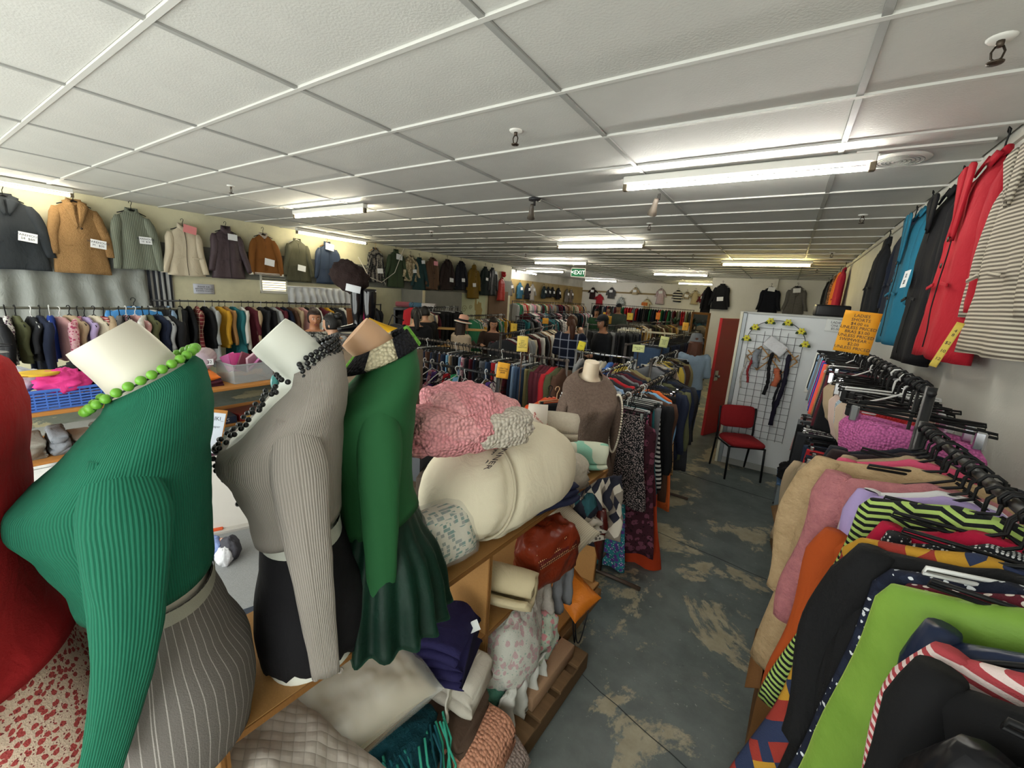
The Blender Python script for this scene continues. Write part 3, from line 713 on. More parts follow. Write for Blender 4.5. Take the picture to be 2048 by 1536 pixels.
# crochet scarf around its neck
sc_ = thing('crochet_scarf', 'black, cream and lime crochet scarf wrapped round the tan mannequin neck', 'scarf', MD, R(-34))
segc = ['#14141a', '#7bc043', '#14141a', '#d6cbaa', '#14141a', '#7bc043', '#14141a', '#d6cbaa']
for q in range(8):
    g_ = []
    for i in range(9):
        a = 2*math.pi*(q+i/8)/8+.3; row = []
        for j in range(5):
            v = j/4; rr = .074+.036*v; row.append(Vector((rr*math.cos(a), +.022+rr*1.05*math.sin(a), .845-.05*v+.046*math.sin(a))))
        g_.append(row)
    MB().slab(g_, -.012).build('scarf_band', M(segc[q], 'crochet', s=.7), sc_)
MB().slab([[Vector((.03+.07*u-.02*v, -.105-.03*math.sin(math.pi*v)-.012*u, .74-.30*v)) for u in (0, .33, .66, 1)] for v in [k/12 for k in range(13)]], .012).build('scarf_tail', M('#15151a', 'crochet', c2='#7bc043', s=.7), sc_)
# -- red sweater, floral skirt (cut by the frame)
MR = (-1.15, -.005, ST)
rm = mannequin('pale torso mannequin in red wide-neck sweater and floral skirt', MR, R(-15), SKINW, R(28))
RED = M('#b0262a', 'cloth', var=.08)
shoulder_top(RED, rm, .27, .018, hemflare=.02, vneck=.16)
sleeve(1, (.150, .0, .70), (.20, -.02, .10), RED, rm, .08, .05, .05, .02, .03)
sleeve(-1, (-.150, .0, .70), (-.21, -.04, .02), RED, rm, .08, .05, .05, .02, .03)
skirt(M('#dcc3ae', 'floral', c2='#b04a48', c3='#7d3236', s=.26), rm, .0, .30, .03, .03, .006, 7)
# ================================================================ GARMENTS ON RAILS
# local frame: origin on the rail, z down, x across the garment, rail along y
_GM = {}
def gbody(kind, v, lod):
    k = ('b', kind, v, lod)
    if k in _GM: return _GM[k]
    rnd = random.Random(sum(map(ord, kind))*7+v*131); n = (36, 18)[lod]; K = (20, 9)[lod]
    if kind in ('shirt', 'jacket', 'coat', 'dress', 'kids', 'knit'):
        L = {'shirt': .68, 'jacket': .68, 'coat': .95, 'dress': 1.05, 'kids': .40, 'knit': .62}[kind]*rnd.uniform(.93, 1.08)
        w_ = {'shirt': .205, 'jacket': .225, 'coat': .225, 'dress': .185, 'kids': .145, 'knit': .215}[kind]
        th = {'shirt': .022, 'jacket': .042, 'coat': .046, 'dress': .026, 'kids': .03, 'knit': .032}[kind]
        fl = {'shirt': .015, 'jacket': .01, 'coat': .04, 'dress': .10, 'kids': .02, 'knit': 0}[kind]
        T = [(0, .055, .018), (.02, .085, .024), (.06, w_*.92, .030), (.085, w_, th*.9), (.2, w_*1.02, th), (.5, w_*.99+fl*.3, th), (L, w_+fl, th*1.1)]
        z0 = -.078; fa = .012 if kind != 'dress' else .02
    elif kind == 'skirt':
        L = rnd.uniform(.5, .75); T = [(0, .16, .022), (.05, .165, .026), (L, .20+rnd.uniform(0, .08), .035)]; z0 = -.115; fa = .02
    elif kind == 'trousers':
        L = rnd.uniform(.92, 1.05); T = [(0, .185, .024), (.05, .185, .03), (.3, .19, .036), (.6, .165, .03), (L, .15, .028)]; z0 = -.115; fa = .006
    elif kind == 'folded_trousers':
        L = rnd.uniform(.60, .72); T = [(0, .10, .012), (.03, .11, .022), (L*.5, .115, .030), (L, .11, .030)]; z0 = -.10; fa = .005
    elif kind == 'shorts':
        L = rnd.uniform(.30, .40); T = [(0, .17, .024), (.06, .175, .032), (L, .20, .036)]; z0 = -.115; fa = .008
    elif kind == 'swim':
        L = rnd.uniform(.42, .6); T = [(0, .04, .006), (.10, .06, .012), (.17, .13, .03), (.24, .14, .04), (.36, .11, .03), (L*.86, .13, .03), (L, .03, .02)]; z0 = -.085; fa = .006
    elif kind == 'bikini':
        L = .17; T = [(0, .14, .02), (.04, .165, .04), (.11, .155, .05), (.17, .13, .02)]; z0 = -.13; fa = .01
    rows = []; ph = rnd.uniform(0, 6)
    for i in range(K+1):
        t = (i/K)**1.25 if kind not in ('swim', 'bikini') else i/K; d = t*L; hw, hd = tab(T, d); r_ = []
        for j in range(n):
            a = 2*math.pi*j/n; c, s_ = math.cos(a), math.sin(a); e = .8
            x = math.copysign(abs(c)**e, c)*hw; u = x/.2
            f = fa*min(1, d/.25)*(math.sin(u*5+ph+d*2)+.7*fbm((u*2.2+ph, d*3.0, s_*.6), 2))
            y = math.copysign(abs(s_)**e, s_)*hd+f
            zz = z0-d
            if i == K: zz += .018*fbm((u*2, ph, 1), 2)
            if kind == 'bikini': y = y*(.30+1.1*math.exp(-((abs(x)-.08)/.045)**2)); zz += .07*math.exp(-(x/.028)**2)*(d/L)-.03*math.exp(-((abs(x)-.08)/.05)**2)*(d/L)
            if kind in ('trousers', 'shorts') and d > L*(.28 if kind == 'trousers' else .6): y *= 1-.75*math.exp(-(x/.035)**2)
            r_.append(Vector((x, y, zz)))
        rows.append(r_)
    _GM[k] = (MB().loft(rows, True, True, True).mesh('garment_body'), L, z0); return _GM[k]
def gsleeve(kind, v, side, lod):
    k = ('s', kind, v, side, lod)
    if k in _GM: return _GM[k]
    rnd = random.Random(sum(map(ord, kind))*5+v*77+side*13); n = (14, 8)[lod]; K = (14, 6)[lod]
    w_ = {'shirt': .205, 'jacket': .225, 'coat': .225, 'dress': .185, 'kids': .145, 'knit': .215}[kind]
    Ls = {'shirt': .55, 'jacket': .58, 'coat': .58, 'dress': .22, 'kids': .30, 'knit': .55}[kind]*rnd.uniform(.9, 1.05)
    r0 = {'shirt': .045, 'jacket': .058, 'coat': .06, 'dress': .05, 'kids': .042, 'knit': .052}[kind]
    rows = []; ph = rnd.uniform(0, 9); out = rnd.uniform(.02, .06); fw = rnd.uniform(-.05, .03)
    for i in range(K+1):
        t = i/K; c = Vector((side*(w_-.025+out*math.sin(t*1.5)+.012*math.sin(t*7+ph)), fw*t*t+.012*math.sin(t*6+ph), -.128-Ls*t)); rr = lerp(r0, r0*.62, t)*(.55+.45*min(1, t/.15))
        rows.append([c+Vector((math.cos(2*math.pi*j/n)*rr*.85, math.sin(2*math.pi*j/n)*rr*.72*(1+.25*fbm((j*.7, t*4, ph), 2)), 0)) for j in range(n)])
    _GM[k] = MB().loft(rows, True, True, True).mesh('sleeve'); return _GM[k]
def ghanger(style, lod):
    k = ('h', style, lod)
    if k in _GM: return _GM[k]
    r_ = .0042 if style != 'wire' else .0022; n = 6 if lod == 0 else 5
    hook = [(-.017, 0, -.008), (-.021, 0, .004), (-.012, 0, .019), (.004, 0, .022), (.018, 0, .012), (.019, 0, -.004), (.010, 0, -.020), (.001, 0, -.034), (0, 0, -.062)]
    if style in ('plastic', 'wire'): path = hook+[(-.05, 0, -.092), (-.11, 0, -.122), (-.168, 0, -.158), (-.17, 0, -.166), (0, 0, -.170), (.17, 0, -.166), (.168, 0, -.158), (.11, 0, -.122), (.05, 0, -.092), (.004, 0, -.066)]
    else: path = hook+[(0, 0, -.085), (-.09, 0, -.086), (-.165, 0, -.088), (-.168, 0, -.098), (-.09, 0, -.098), (.09, 0, -.098), (.168, 0, -.098), (.165, 0, -.088), (.09, 0, -.086), (.01, 0, -.086)]
    _GM[k] = MB().tube(path, r_, n).mesh('hanger'); return _GM[k]
_clip = None
HB = M('#0c0c0e', 'cloth', rough=.55, bump=0.01); HW = M('#d8d8d6', 'plain', rough=.4)
SLV = ('shirt', 'jacket', 'coat', 'kids', 'knit')
def garment(kind, mat, loc, rz, label, group, cat, v=None, lod=0, hang='plastic', hm=None, tilt=0, sl=True, name=None):
    global _clip
    v = random.randrange(4) if v is None else v
    t = thing(name or {'shirt': 'hanging_shirt', 'jacket': 'hanging_jacket', 'coat': 'hanging_coat', 'dress': 'hanging_dress', 'kids': 'hanging_child_top', 'knit': 'hanging_sweater', 'skirt': 'hanging_skirt', 'trousers': 'hanging_trousers', 'folded_trousers': 'hanging_trousers', 'shorts': 'hanging_shorts', 'swim': 'hanging_swimsuit', 'bikini': 'hanging_bra'}[kind], label, cat, loc, 0, group, (tilt, 0, rz))
    me, L, z0 = gbody(kind, v, lod); obj('garment_body', me, mat, t)
    if kind in SLV and sl:
        for s_ in (-1, 1): obj('sleeve', gsleeve(kind, v, s_, lod), mat, t)
    if kind in ('skirt', 'trousers', 'shorts', 'bikini'): hang = 'clip'
    obj('hanger', ghanger(hang, lod), hm or HB, t)
    if hang == 'clip' and lod == 0:
        if _clip is None: _clip = MB().rbox(-.012, .012, -.014, .014, -.04, .012, .004, 1).mesh('clip', False)
        for s_ in (-1, 1): obj('clip', _clip, CHROME if random.random() < .7 else HB, t, (s_*.14, 0, -.10))
    return t
def rack(label, a, b, z, foot=.5, col='#3a3532', posts=(True, True), cat='clothes rack', mid=False):
    a = Vector((a[0], a[1], 0)); b = Vector((b[0], b[1], 0)); d = (b-a).normalized(); s_ = Vector((-d.y, d.x, 0)); mt = M(col, 'plain', rough=.45) if col != 'chrome' else CHROME
    t = thing('clothes_rack', label, cat, a)
    L = (b-a).length; Lz = Vector((0, 0, z))
    MB().tube([Lz-d*.02, d*(L+.02)+Lz], .0125, 10).build('rail', mt, t)
    for p, on in ((Vector((0, 0, 0)), posts[0]), (d*L, posts[1])):
        if not on: continue
        MB().tube([p+Vector((0, 0, .03)), p+Vector((0, 0, z+.02))], .016, 8).build('post', mt, t)
        MB().tube([p-s_*foot/2+Vector((0, 0, .016)), p+s_*foot/2+Vector((0, 0, .016))], .014, 8).build('foot', mt, t)
    MB().tube([Vector((0, 0, .12)), d*L+Vector((0, 0, .12))], .012, 8).build('lower_bar', mt, t)
    return t
CW = {  # word -> material
 'black': M('#141417', 'cloth', bump=.2), 'charcoal': M('#2c2d31', 'cloth'), 'navy': M('#1d2438', 'cloth'), 'dark denim': M('#20293d', 'denim', c2='#38465f'), 'blue denim': M('#364a68', 'denim', c2='#5f7896'),
 'pale denim': M('#7e9bbd', 'denim', c2='#a5bbd2'), 'grey': M('#74767a', 'cloth'), 'pale grey': M('#a8aaab', 'cloth'), 'white': M('#dedcd6', 'cloth'), 'cream': M('#d3c8b0', 'cloth'), 'beige': M('#b39d80', 'cloth'),
 'tan': M('#a37a4c', 'cloth'), 'brown': M('#53392b', 'cloth'), 'maroon': M('#571f2a', 'cloth'), 'red': M('#b3252d', 'cloth'), 'pink': M('#d88ea0', 'cloth'), 'hot pink': M('#e0348c', 'cloth'), 'dusty pink': M('#c99a98', 'cloth'),
 'orange': M('#d1622a', 'cloth'), 'mustard': M('#c0902a', 'cloth'), 'yellow': M('#dcc254', 'cloth'), 'olive': M('#56583c', 'cloth'), 'green': M('#2f7350', 'cloth'), 'emerald': M('#2f9c62', 'cloth'), 'teal': M('#276a70', 'cloth'),
 'sky blue': M('#7fb2d6', 'cloth'), 'royal blue': M('#2b4ba6', 'cloth'), 'blue': M('#4877c4', 'cloth'), 'purple': M('#54397a', 'cloth'), 'lilac': M('#b5a3cf', 'cloth'), 'khaki': M('#8b8058', 'cloth'),
 'black floral': M('#16161b', 'floral', c2='#8e4a66', c3='#cfc6c0', s=.6), 'red striped': M('#d9b8b4', 'stripe', c2='#b03a40', ax='z', s=.7), 'blue striped': M('#d5dbe4', 'stripe', c2='#34519a', ax='z', s=.5), 'black striped': M('#d9d7d2', 'stripe', c2='#1b1b1f', ax='z', s=1.2),
 'navy plaid': M('#1d2534', 'plaid', c2='#6a7d84', c3='#a8a090'), 'red plaid': M('#6b2228', 'plaid', c2='#b9a890', c3='#d8d0c0'), 'grey check': M('#5f5f60', 'plaid', c2='#8e8e8c', c3='#b4b2ae', s=.5),
 'pink floral': M('#d9aab2', 'floral', c2='#b24a6a', c3='#e8ded8', s=.6), 'white floral': M('#d9d6d2', 'floral', c2='#5f4458', c3='#2b2b33', s=.6), 'leopard print': M('#a88458', 'spots', c2='#2b2019', s=.7), 'speckled black': M('#17161a', 'spots', c2='#b9a7a4', s=.45), 'zebra print': M('#d8d5d2', 'zig', c2='#1c1b22', s=1.2)}
CATW = {'shirt': 'shirt', 'jacket': 'jacket', 'coat': 'coat', 'dress': 'dress', 'kids': 'child top', 'knit': 'sweater', 'skirt': 'skirt', 'trousers': 'trousers', 'folded_trousers': 'trousers', 'shorts': 'shorts', 'swim': 'swimsuit', 'bikini': 'bra'}
def fill(a, b, z, items, where, fromend, group, lod=0, jit=.12, hangw=.12, zj=.0, clampn=None):
    """items: list of (kind, colour word); spread along the rail a->b"""
    a = Vector((a[0], a[1], 0)); b = Vector((b[0], b[1], 0)); d = (b-a); n = len(items); ang = math.atan2(d.y, d.x)-math.pi/2
    for i, (k, c) in enumerate(items):
        p = a+d*((i+.5+random.uniform(-.25, .25))/n)
        word = {'swim': 'swimsuit', 'bikini': 'bikini top', 'kids': "child's top", 'folded_trousers': 'trousers', 'knit': 'sweater'}.get(k, k)
        lab = '%s %s on the %s, %s from %s' % (c, word, where, ordn(i), fromend)
        garment(k, CW[c], (p.x, p.y, z+random.uniform(-zj, zj)), ang+random.uniform(-jit, jit)+(math.pi if random.random() < .0 else 0), lab, group, CATW[k], lod=lod, hm=HW if random.random() < hangw else HB, hang='wire' if random.random() < .15 else 'plastic', tilt=random.uniform(-.03, .03))
def cyc(kinds, cols, n, seed):
    r_ = random.Random(seed); return [(r_.choice(kinds), r_.choice(cols)) for _ in range(n)]
# --- skirt rack beside the aisle
rack('dark brown clothes rack beside the aisle holding patterned skirts', (-.85, 2.70), (-.85, 4.42), 1.35, .62, '#4a3a30')
it = [('skirt', 'speckled black'), ('skirt', 'black floral'), ('skirt', 'maroon'), ('skirt', 'teal'), ('trousers', 'grey'), ('skirt', 'black striped'), ('jacket', 'black'), ('coat', 'brown'), ('shirt', 'sky blue'), ('dress', 'orange'), ('trousers', 'black'), ('skirt', 'leopard print'), ('jacket', 'navy'), ('trousers', 'charcoal'), ('jacket', 'olive'), ('trousers', 'navy'), ('jacket', 'navy'), ('coat', 'charcoal'), ('jacket', 'black')]
fill((-.85, 2.76), (-.85, 4.38), 1.35, it, 'aisle skirt rack', 'the pearl necklace end', 'garments on the aisle skirt rack', jit=.08)
# long skirts hanging low at its near end
garment('skirt', M('#2d7e86', 'floral', c2='#5b3d8a', c3='#d8d2dc', s=.8), (-.93, 2.80, .86), .1, 'teal and purple tribal print skirt hanging low on the aisle rack', 'garments on the aisle skirt rack', 'skirt', v=1)
garment('dress', M('#3a1822', 'floral', c2='#6b3a4a', c3='#1d0c12', s=1.2), (-.80, 2.86, 1.28), .1, 'long maroon floral dress hanging behind the speckled skirt', 'garments on the aisle skirt rack', 'dress', v=2)
garment('skirt', M('#b8401c', 'cloth'), (-.74, 3.0, .72), .15, 'rust orange skirt hanging low at the rack foot', 'garments on the aisle skirt rack', 'skirt', v=2)
# --- chrome rack behind it
rack('chrome clothes rack with a white end ball behind the skirt rack', (-1.24, 2.95), (-1.24, 4.30), 1.40, .5, 'chrome')
fill((-1.24, 3.05), (-1.24, 4.25), 1.40, [('shirt', 'zebra print'), ('shirt', 'black striped'), ('knit', 'pale grey'), ('shirt', 'pale denim'), ('jacket', 'charcoal'), ('knit', 'red'), ('jacket', 'charcoal'), ('shirt', 'grey'), ('knit', 'maroon'), ('jacket', 'navy'), ('shirt', 'brown'), ('knit', 'khaki')], 'chrome rack', 'its white end ball', 'garments on the chrome rack')
rack('dark clothes rack running on behind the chrome rack', (-1.14, 4.55), (-1.14, 5.85), 1.40)
fill((-1.14, 4.6), (-1.14, 5.8), 1.40, cyc(('jacket', 'shirt', 'knit', 'trousers'), ('black', 'navy', 'brown', 'yellow', 'khaki', 'charcoal', 'black', 'beige', 'grey'), 16, 3), 'rack behind the chrome rack', 'the chrome end', 'garments behind the chrome rack')
rack('chrome rail of shirts standing crosswise behind the zebra print shirt', (-2.0, 4.48), (-1.34, 4.50), 1.40, .5, 'chrome')
fill((-1.95, 4.48), (-1.4, 4.5), 1.40, [('shirt', 'pale grey'), ('jacket', 'charcoal'), ('shirt', 'pale denim'), ('knit', 'white'), ('shirt', 'cream'), ('shirt', 'blue'), ('knit', 'maroon'), ('shirt', 'yellow')], 'crosswise chrome rail', 'its pale end', 'garments on the crosswise chrome rail')
# --- jeans rail across the shop
rack('long dark jeans rail standing across the shop', (-3.80, 3.66), (-1.72, 3.66), 1.40, .5, '#4b413b')
it = [('trousers', 'olive'), ('trousers', 'blue denim'), ('trousers', 'dark denim'), ('trousers', 'charcoal'), ('trousers', 'dark denim'), ('trousers', 'navy'), ('trousers', 'brown'), ('trousers', 'dark denim'), ('trousers', 'charcoal'), ('trousers', 'navy'), ('trousers', 'brown'), ('trousers', 'dark denim'), ('trousers', 'sky blue'), ('trousers', 'beige'), ('trousers', 'charcoal'), ('trousers', 'black'), ('trousers', 'pale denim'), ('trousers', 'pink floral'), ('trousers', 'charcoal'), ('trousers', 'maroon'), ('trousers', 'navy'), ('trousers', 'black'), ('trousers', 'grey'), ('trousers', 'blue denim'), ('trousers', 'navy'), ('trousers', 'red'), ('trousers', 'white'), ('trousers', 'black'), ('trousers', 'maroon'), ('trousers', 'dark denim'), ('trousers', 'pale denim'), ('trousers', 'blue denim'), ('trousers', 'blue denim'), ('trousers', 'khaki'), ('trousers', 'olive'), ('jacket', 'maroon'), ('jacket', 'maroon'), ('coat', 'maroon'), ('jacket', 'red'), ('coat', 'olive'), ('coat', 'brown')]
fill((-3.78, 3.66), (-1.72, 3.66), 1.40, it, 'long jeans rail', 'its olive end', 'trousers on the long jeans rail', jit=.1)
# --- swimwear rail
rack('black swimwear rail in front of the jeans rail', (-3.25, 2.92), (-2.02, 2.92), 1.30, .5, '#1c1c1f')
it = [('swim', c) for c in ('pink', 'hot pink', 'orange', 'pale grey', 'white', 'sky blue', 'black', 'royal blue', 'pink floral', 'purple', 'black', 'white floral', 'red', 'zebra print', 'emerald', 'sky blue', 'black', 'navy', 'black floral', 'hot pink', 'white floral', 'black', 'leopard print', 'purple', 'white floral')]
fill((-3.22, 2.92), (-2.05, 2.92), 1.30, it, 'swimwear rail', 'its pink end', 'swimsuits on the swimwear rail', jit=.5, zj=.03, hangw=.35)
# --- middle racks
rack('dark rail of shirts and jackets behind the jeans rail', (-3.25, 4.7), (-3.95, 7.7), 1.45)
fill((-3.27, 4.8), (-3.93, 7.6), 1.45, cyc(('jacket', 'shirt', 'knit', 'coat'), ('white', 'black', 'brown', 'pale grey', 'cream', 'charcoal', 'beige', 'maroon', 'grey'), 30, 5), 'rail behind the jeans rail', 'its near end', 'garments behind the jeans rail', 1, .15)
rack('dark rail of womens tops before the brown board wall', (-5.45, 8.5), (-5.2, 11.2), 1.5)
fill((-5.45, 8.6), (-5.2, 11.1), 1.5, cyc(('shirt', 'knit', 'dress'), ('black', 'navy plaid', 'cream', 'white floral', 'teal', 'charcoal', 'pink floral', 'grey'), 26, 6), 'tops rail by the brown wall', 'its near end', 'tops before the brown wall', 1, .15)
rack('rail of dark suit trousers beyond the check-shirted shopper', (-2.95, 7.0), (-2.15, 7.6), 1.57)
fill((-2.95, 7.0), (-2.15, 7.6), 1.57, cyc(('trousers',), ('charcoal', 'black', 'navy', 'grey', 'charcoal'), 15, 7), 'suit trouser rail', 'the check-shirted shopper', 'suit trousers', 1, .1)
rack('blue jeans rail beside the bucket-hat shopper', (-1.55, 4.9), (-1.45, 9.2), 1.5)
fill((-1.56, 5.9), (-1.46, 9.1), 1.5, [('trousers', 'blue denim')]*5+cyc(('trousers',), ('dark denim', 'navy', 'black', 'charcoal'), 24, 8), 'blue jeans rail', 'its pale blue end', 'jeans beside the bucket-hat shopper', 1, .1)
rack('rail of jackets behind the shoe shelf', (-2.95, 9.3), (-2.6, 12.0), 1.55)
fill((-2.95, 9.4), (-2.6, 11.9), 1.55, cyc(('jacket', 'coat', 'knit'), ('brown', 'olive', 'mustard', 'charcoal', 'white', 'black', 'beige'), 26, 9), 'jacket rail behind the shoe shelf', 'its near end', 'jackets behind the shoe shelf', 1, .15)
rack('black trouser rail in front of the white board', (-5.75, 5.6), (-6.2, 7.2), 1.66, .5, '#1b1b1d')
fill((-5.75, 5.65), (-6.2, 7.15), 1.66, [('coat', 'beige'), ('jacket', 'grey'), ('jacket', 'cream'), ('jacket', 'maroon')]+cyc(('trousers',), ('black', 'charcoal', 'black'), 16, 10), 'black trouser rail', 'its beige end', 'black trousers before the white board', 1, .1)
rack('rail of grey blouses beyond the sun-hat shopper', (-5.4, 6.6), (-5.6, 8.2), 1.53)
fill((-5.4, 6.65), (-5.6, 8.15), 1.53, cyc(('shirt', 'knit'), ('grey', 'white floral', 'maroon', 'pale grey', 'mustard', 'black', 'grey check', 'green'), 20, 11), 'blouse rail', 'the sun-hat shopper', 'blouses beyond the sun-hat shopper', 1, .15)
rack('low rail of pink tops beside the shopper in black', (-4.15, 3.35), (-4.7, 4.2), 1.26)
fill((-4.15, 3.4), (-4.7, 4.15), 1.26, cyc(('knit', 'shirt'), ('pink', 'maroon', 'black', 'dusty pink', 'red', 'charcoal'), 14, 12), 'low pink rail', 'its near end', 'tops on the low pink rail', 1, .15)
# wall rails far back
rack('long high rail of mixed tops along the brown board wall', (-8.75, 13.3), (-8.75, 20.0), 1.78, .4)
fill((-8.75, 13.4), (-8.75, 19.9), 1.78, cyc(('shirt', 'knit', 'shirt', 'dress'), ('white', 'pink', 'beige', 'dusty pink', 'pale grey', 'cream', 'maroon', 'grey', 'red', 'navy', 'green', 'leopard print'), 52, 13), 'high rail on the brown wall', 'its near end', 'tops on the brown wall rail', 1, .15)
rack('lower rail of dark tops along the brown board wall', (-8.0, 12.9), (-8.0, 19.0), 1.45, .4)
fill((-8.0, 13.0), (-8.0, 18.9), 1.45, cyc(('shirt', 'knit', 'shirt'), ('black', 'charcoal', 'teal', 'maroon', 'navy plaid', 'grey', 'pink floral', 'white'), 40, 14), 'lower rail by the brown wall', 'its near end', 'tops on the lower brown wall rail', 1, .15)
rack('far rail of dark garments along the white back wall', (-8.4, 20.2), (-3.5, 20.2), 1.84, .4)
fill((-8.3, 20.2), (-3.6, 20.2), 1.84, cyc(('jacket', 'shirt', 'knit'), ('black', 'navy', 'charcoal', 'maroon', 'olive', 'grey', 'dark denim', 'red', 'green'), 44, 15), 'far back-wall rail', 'its brown-wall end', 'garments on the far rail', 1, .15)
# left side
rack('long black winter-coat rail along the cream wall', (-7.72, 2.2), (-7.72, 6.3), 1.6, .5, '#19191b')
cols = ['pale grey', 'charcoal', 'pale denim', 'black', 'black', 'red plaid', 'black', 'pale grey', 'mustard', 'tan', 'teal', 'white', 'maroon', 'beige', 'charcoal', 'black', 'pale grey', 'maroon', 'navy', 'brown', 'beige', 'dusty pink', 'black', 'cream', 'white', 'maroon', 'mustard', 'black', 'charcoal', 'white', 'black', 'navy', 'black', 'hot pink', 'black', 'white', 'charcoal', 'black']
fill((-7.72, 2.15), (-7.72, 6.2), 1.6, [(('coat', 'jacket', 'coat', 'jacket', 'knit')[i % 5], c) for i, c in enumerate(cols)], 'winter-coat rail', 'its pale grey end', 'garments on the winter-coat rail', 0, .22)
rack('olive-grey metal rail of childrens clothes before the silver curtains', (-5.95, -.55), (-5.95, 1.95), 1.6, .5, '#5b5b50')
cols = ['black', 'white floral', 'olive', 'charcoal', 'navy', 'royal blue', 'dusty pink', 'beige', 'pink floral', 'lilac', 'cream', 'red striped', 'beige', 'grey', 'black floral', 'dusty pink', 'white', 'olive', 'navy', 'pale grey', 'black']
fill((-5.95, .55), (-5.95, 1.9), 1.6, [('kids' if i % 4 else 'knit', c) for i, c in enumerate(cols)], 'childrens clothes rail', 'its post', 'childrens clothes before the silver curtains', 0, .5, .4, .01)
# ================================================================ COATS HANGING ON THE WALLS
# local frame: origin at the hook, wall behind at +y, front faces -y, z down
def wallcoat(label, loc, rz, mat, L=.85, w_=.24, fl=.03, th=.055, slv=.60, group=None, collar='plain', open_=0, lap=None, cuff=None, hem=None, zip_=None, buttons=None, tagtxt=None, tagpos=(.06, -.45), tagcol=None, hangm=None, hood=False, sp=.10, seed=1, lod=0, sleeves=True, name='wall_coat', cat='coat', quilt=0, strap=False, pocket=True, tagsize=.085):
    t = thing(name, label, cat, loc, rz, group); n = (44, 22)[lod]; K = (26, 12)[lod]; rnd = random.Random(seed*17+3)
    z0 = -.085; ph = rnd.uniform(0, 6)
    w_ = w_*.88; fl = fl+.02; T = [(0, .066, .03), (.02, .082, .035), (.06, w_*.62, .042), (.10, w_*.88, th*.85), (.16, w_, th), (.3, w_*.98, th), (.55, w_+fl*.4, th), (max(L, .56), w_+fl, th*1.05)]
    rows = []
    for i in range(K+1):
        d = L*(i/K)**1.2; hw, hd = tab(T, d); r_ = []
        for j in range(n):
            a = 2*math.pi*j/n; c, s_ = math.cos(a), math.sin(a); x = math.copysign(abs(c)**.75, c)*hw; u = x/w_
            f = .012*min(1, d/.3)*(math.sin(u*4.5+ph+d)+.8*fbm((u*2+ph, d*3.5, 0), 3))
            if quilt: f += quilt*abs(math.sin(d*math.pi/.085))*.5
            y = math.copysign(abs(s_)**.8, s_)*hd*(1 if s_ < 0 else .5)+(f if s_ < 0 else 0)
            zz = z0-d+(.012*fbm((u*1.5, ph, 0), 2) if i == K else 0)
            if s_ < 0 and d < .14: zz -= .05*math.exp(-(x/.045)**2)*(1-d/.14)      # front neckline dips
            r_.append(Vector((x, y, zz)))
        rows.append(r_)
    MB().loft(rows, True, True, True).build('coat_body', mat, t)
    if sleeves:
        for s_ in (-1, 1):
            R_ = []; m_ = (16, 8)[lod]; nn = (16, 9)[lod]; swing = rnd.uniform(.6, 1.3)
            for i in range(m_+1):
                q = i/m_; c = Vector((s_*(w_-.04+sp*1.15*q*swing+.012*math.sin(q*6+ph)), -.012-.02*math.sin(q*2), z0-.085-slv*q)); rr = lerp(.066, .045, q)*(.5+.5*min(1, q/.14))
                if quilt: rr *= 1+.10*abs(math.sin(q*slv*math.pi/.085))
                R_.append([c+Vector((math.cos(2*math.pi*k/nn)*rr, math.sin(2*math.pi*k/nn)*rr*.72*(1+.2*fbm((k*.8, q*5, ph), 2)), 0)) for k in range(nn)])
            so_ = MB().loft(R_, True, True, True).build('sleeve', mat, t)
            if cuff:
                c = Vector((s_*(w_-.04+sp*1.15*swing+.012*math.sin(6+ph)), -.012-.02*math.sin(2), z0-.085-slv)); MB().tube([c+Vector((0, 0, .03)), c-Vector((0, 0, .012))], .036, 12).build('cuff', cuff, so_)
    fy = -th-.012
    if collar in ('plain', 'stand', 'rib'):
        h = {'plain': .035, 'stand': .06, 'rib': .03}[collar]; rr = []
        for k, (sc, dz) in enumerate(((1.05, -.03), (1.08, .0), (.98, h), (.86, h), (.88, 0))):
            ring = []
            for j in range(24):
                a = 2*math.pi*j/24; y = .032*math.sin(a)*sc; ring.append(Vector((.072*math.cos(a)*sc, y-.005, z0+dz-(.055*max(0, -math.sin(a))**2))))
            rr.append(ring)
        MB().loft(rr).build('collar', hem if (collar == 'rib' and hem) else mat, t)
    if lap:     # notched lapels and the open neck
        for s_ in (-1, 1):
            g_ = [[Vector((s_*(.012+.0*v), fy-.012, z0-.03-lap*v)).lerp(Vector((s_*(.105*(1-v*.93)+.012), fy-.002-.012*(1-v), z0-.0-.055*u-lap*v*.98)), u) for u in (0, .35, .7, 1)] for v in [k/8 for k in range(9)]]
            MB().slab(g_ if s_ > 0 else [list(reversed(r_)) for r_ in g_], .010).build('lapel', mat, t)
            g_ = [[Vector((s_*(.045+.075*u-.02*v), -.035-.025*v, z0+.02-.03*u-.055*v)) for u in (0, .33, .66, 1)] for v in (0, .33, .66, 1)]
            MB().slab(g_ if s_ > 0 else [list(reversed(r_)) for r_ in g_], .012).build('collar_leaf', mat, t)
    if open_ or zip_ or lap:
        pts = [Vector((.006*math.sin(d*9), -tab(T, d)[1]-.012*min(1, d/.3)*(math.sin(ph+d)+.8*fbm((ph, d*3.5, 0), 3))-.002+.004, z0-d-.03)) for d in [(.04 if not lap else lap)+k*(L-.08-(lap or 0))/14 for k in range(15)]]
        for p in pts: p.y = min(p.y, -th*.6)-.004
        MB().tube(pts, .0045 if zip_ else .003, 6).build('front_opening', zip_ or M('#15130f', 'plain'), t)
    if buttons:
        for k in range(buttons): MB().lathe([(0, .006), (.012, .005), (.014, 0)], 10).build('button', M('#3a2c20', 'gloss'), t, True, (.02, fy-.014, z0-(lap or .1)-.04-.13*k), (R(90), 0, 0))
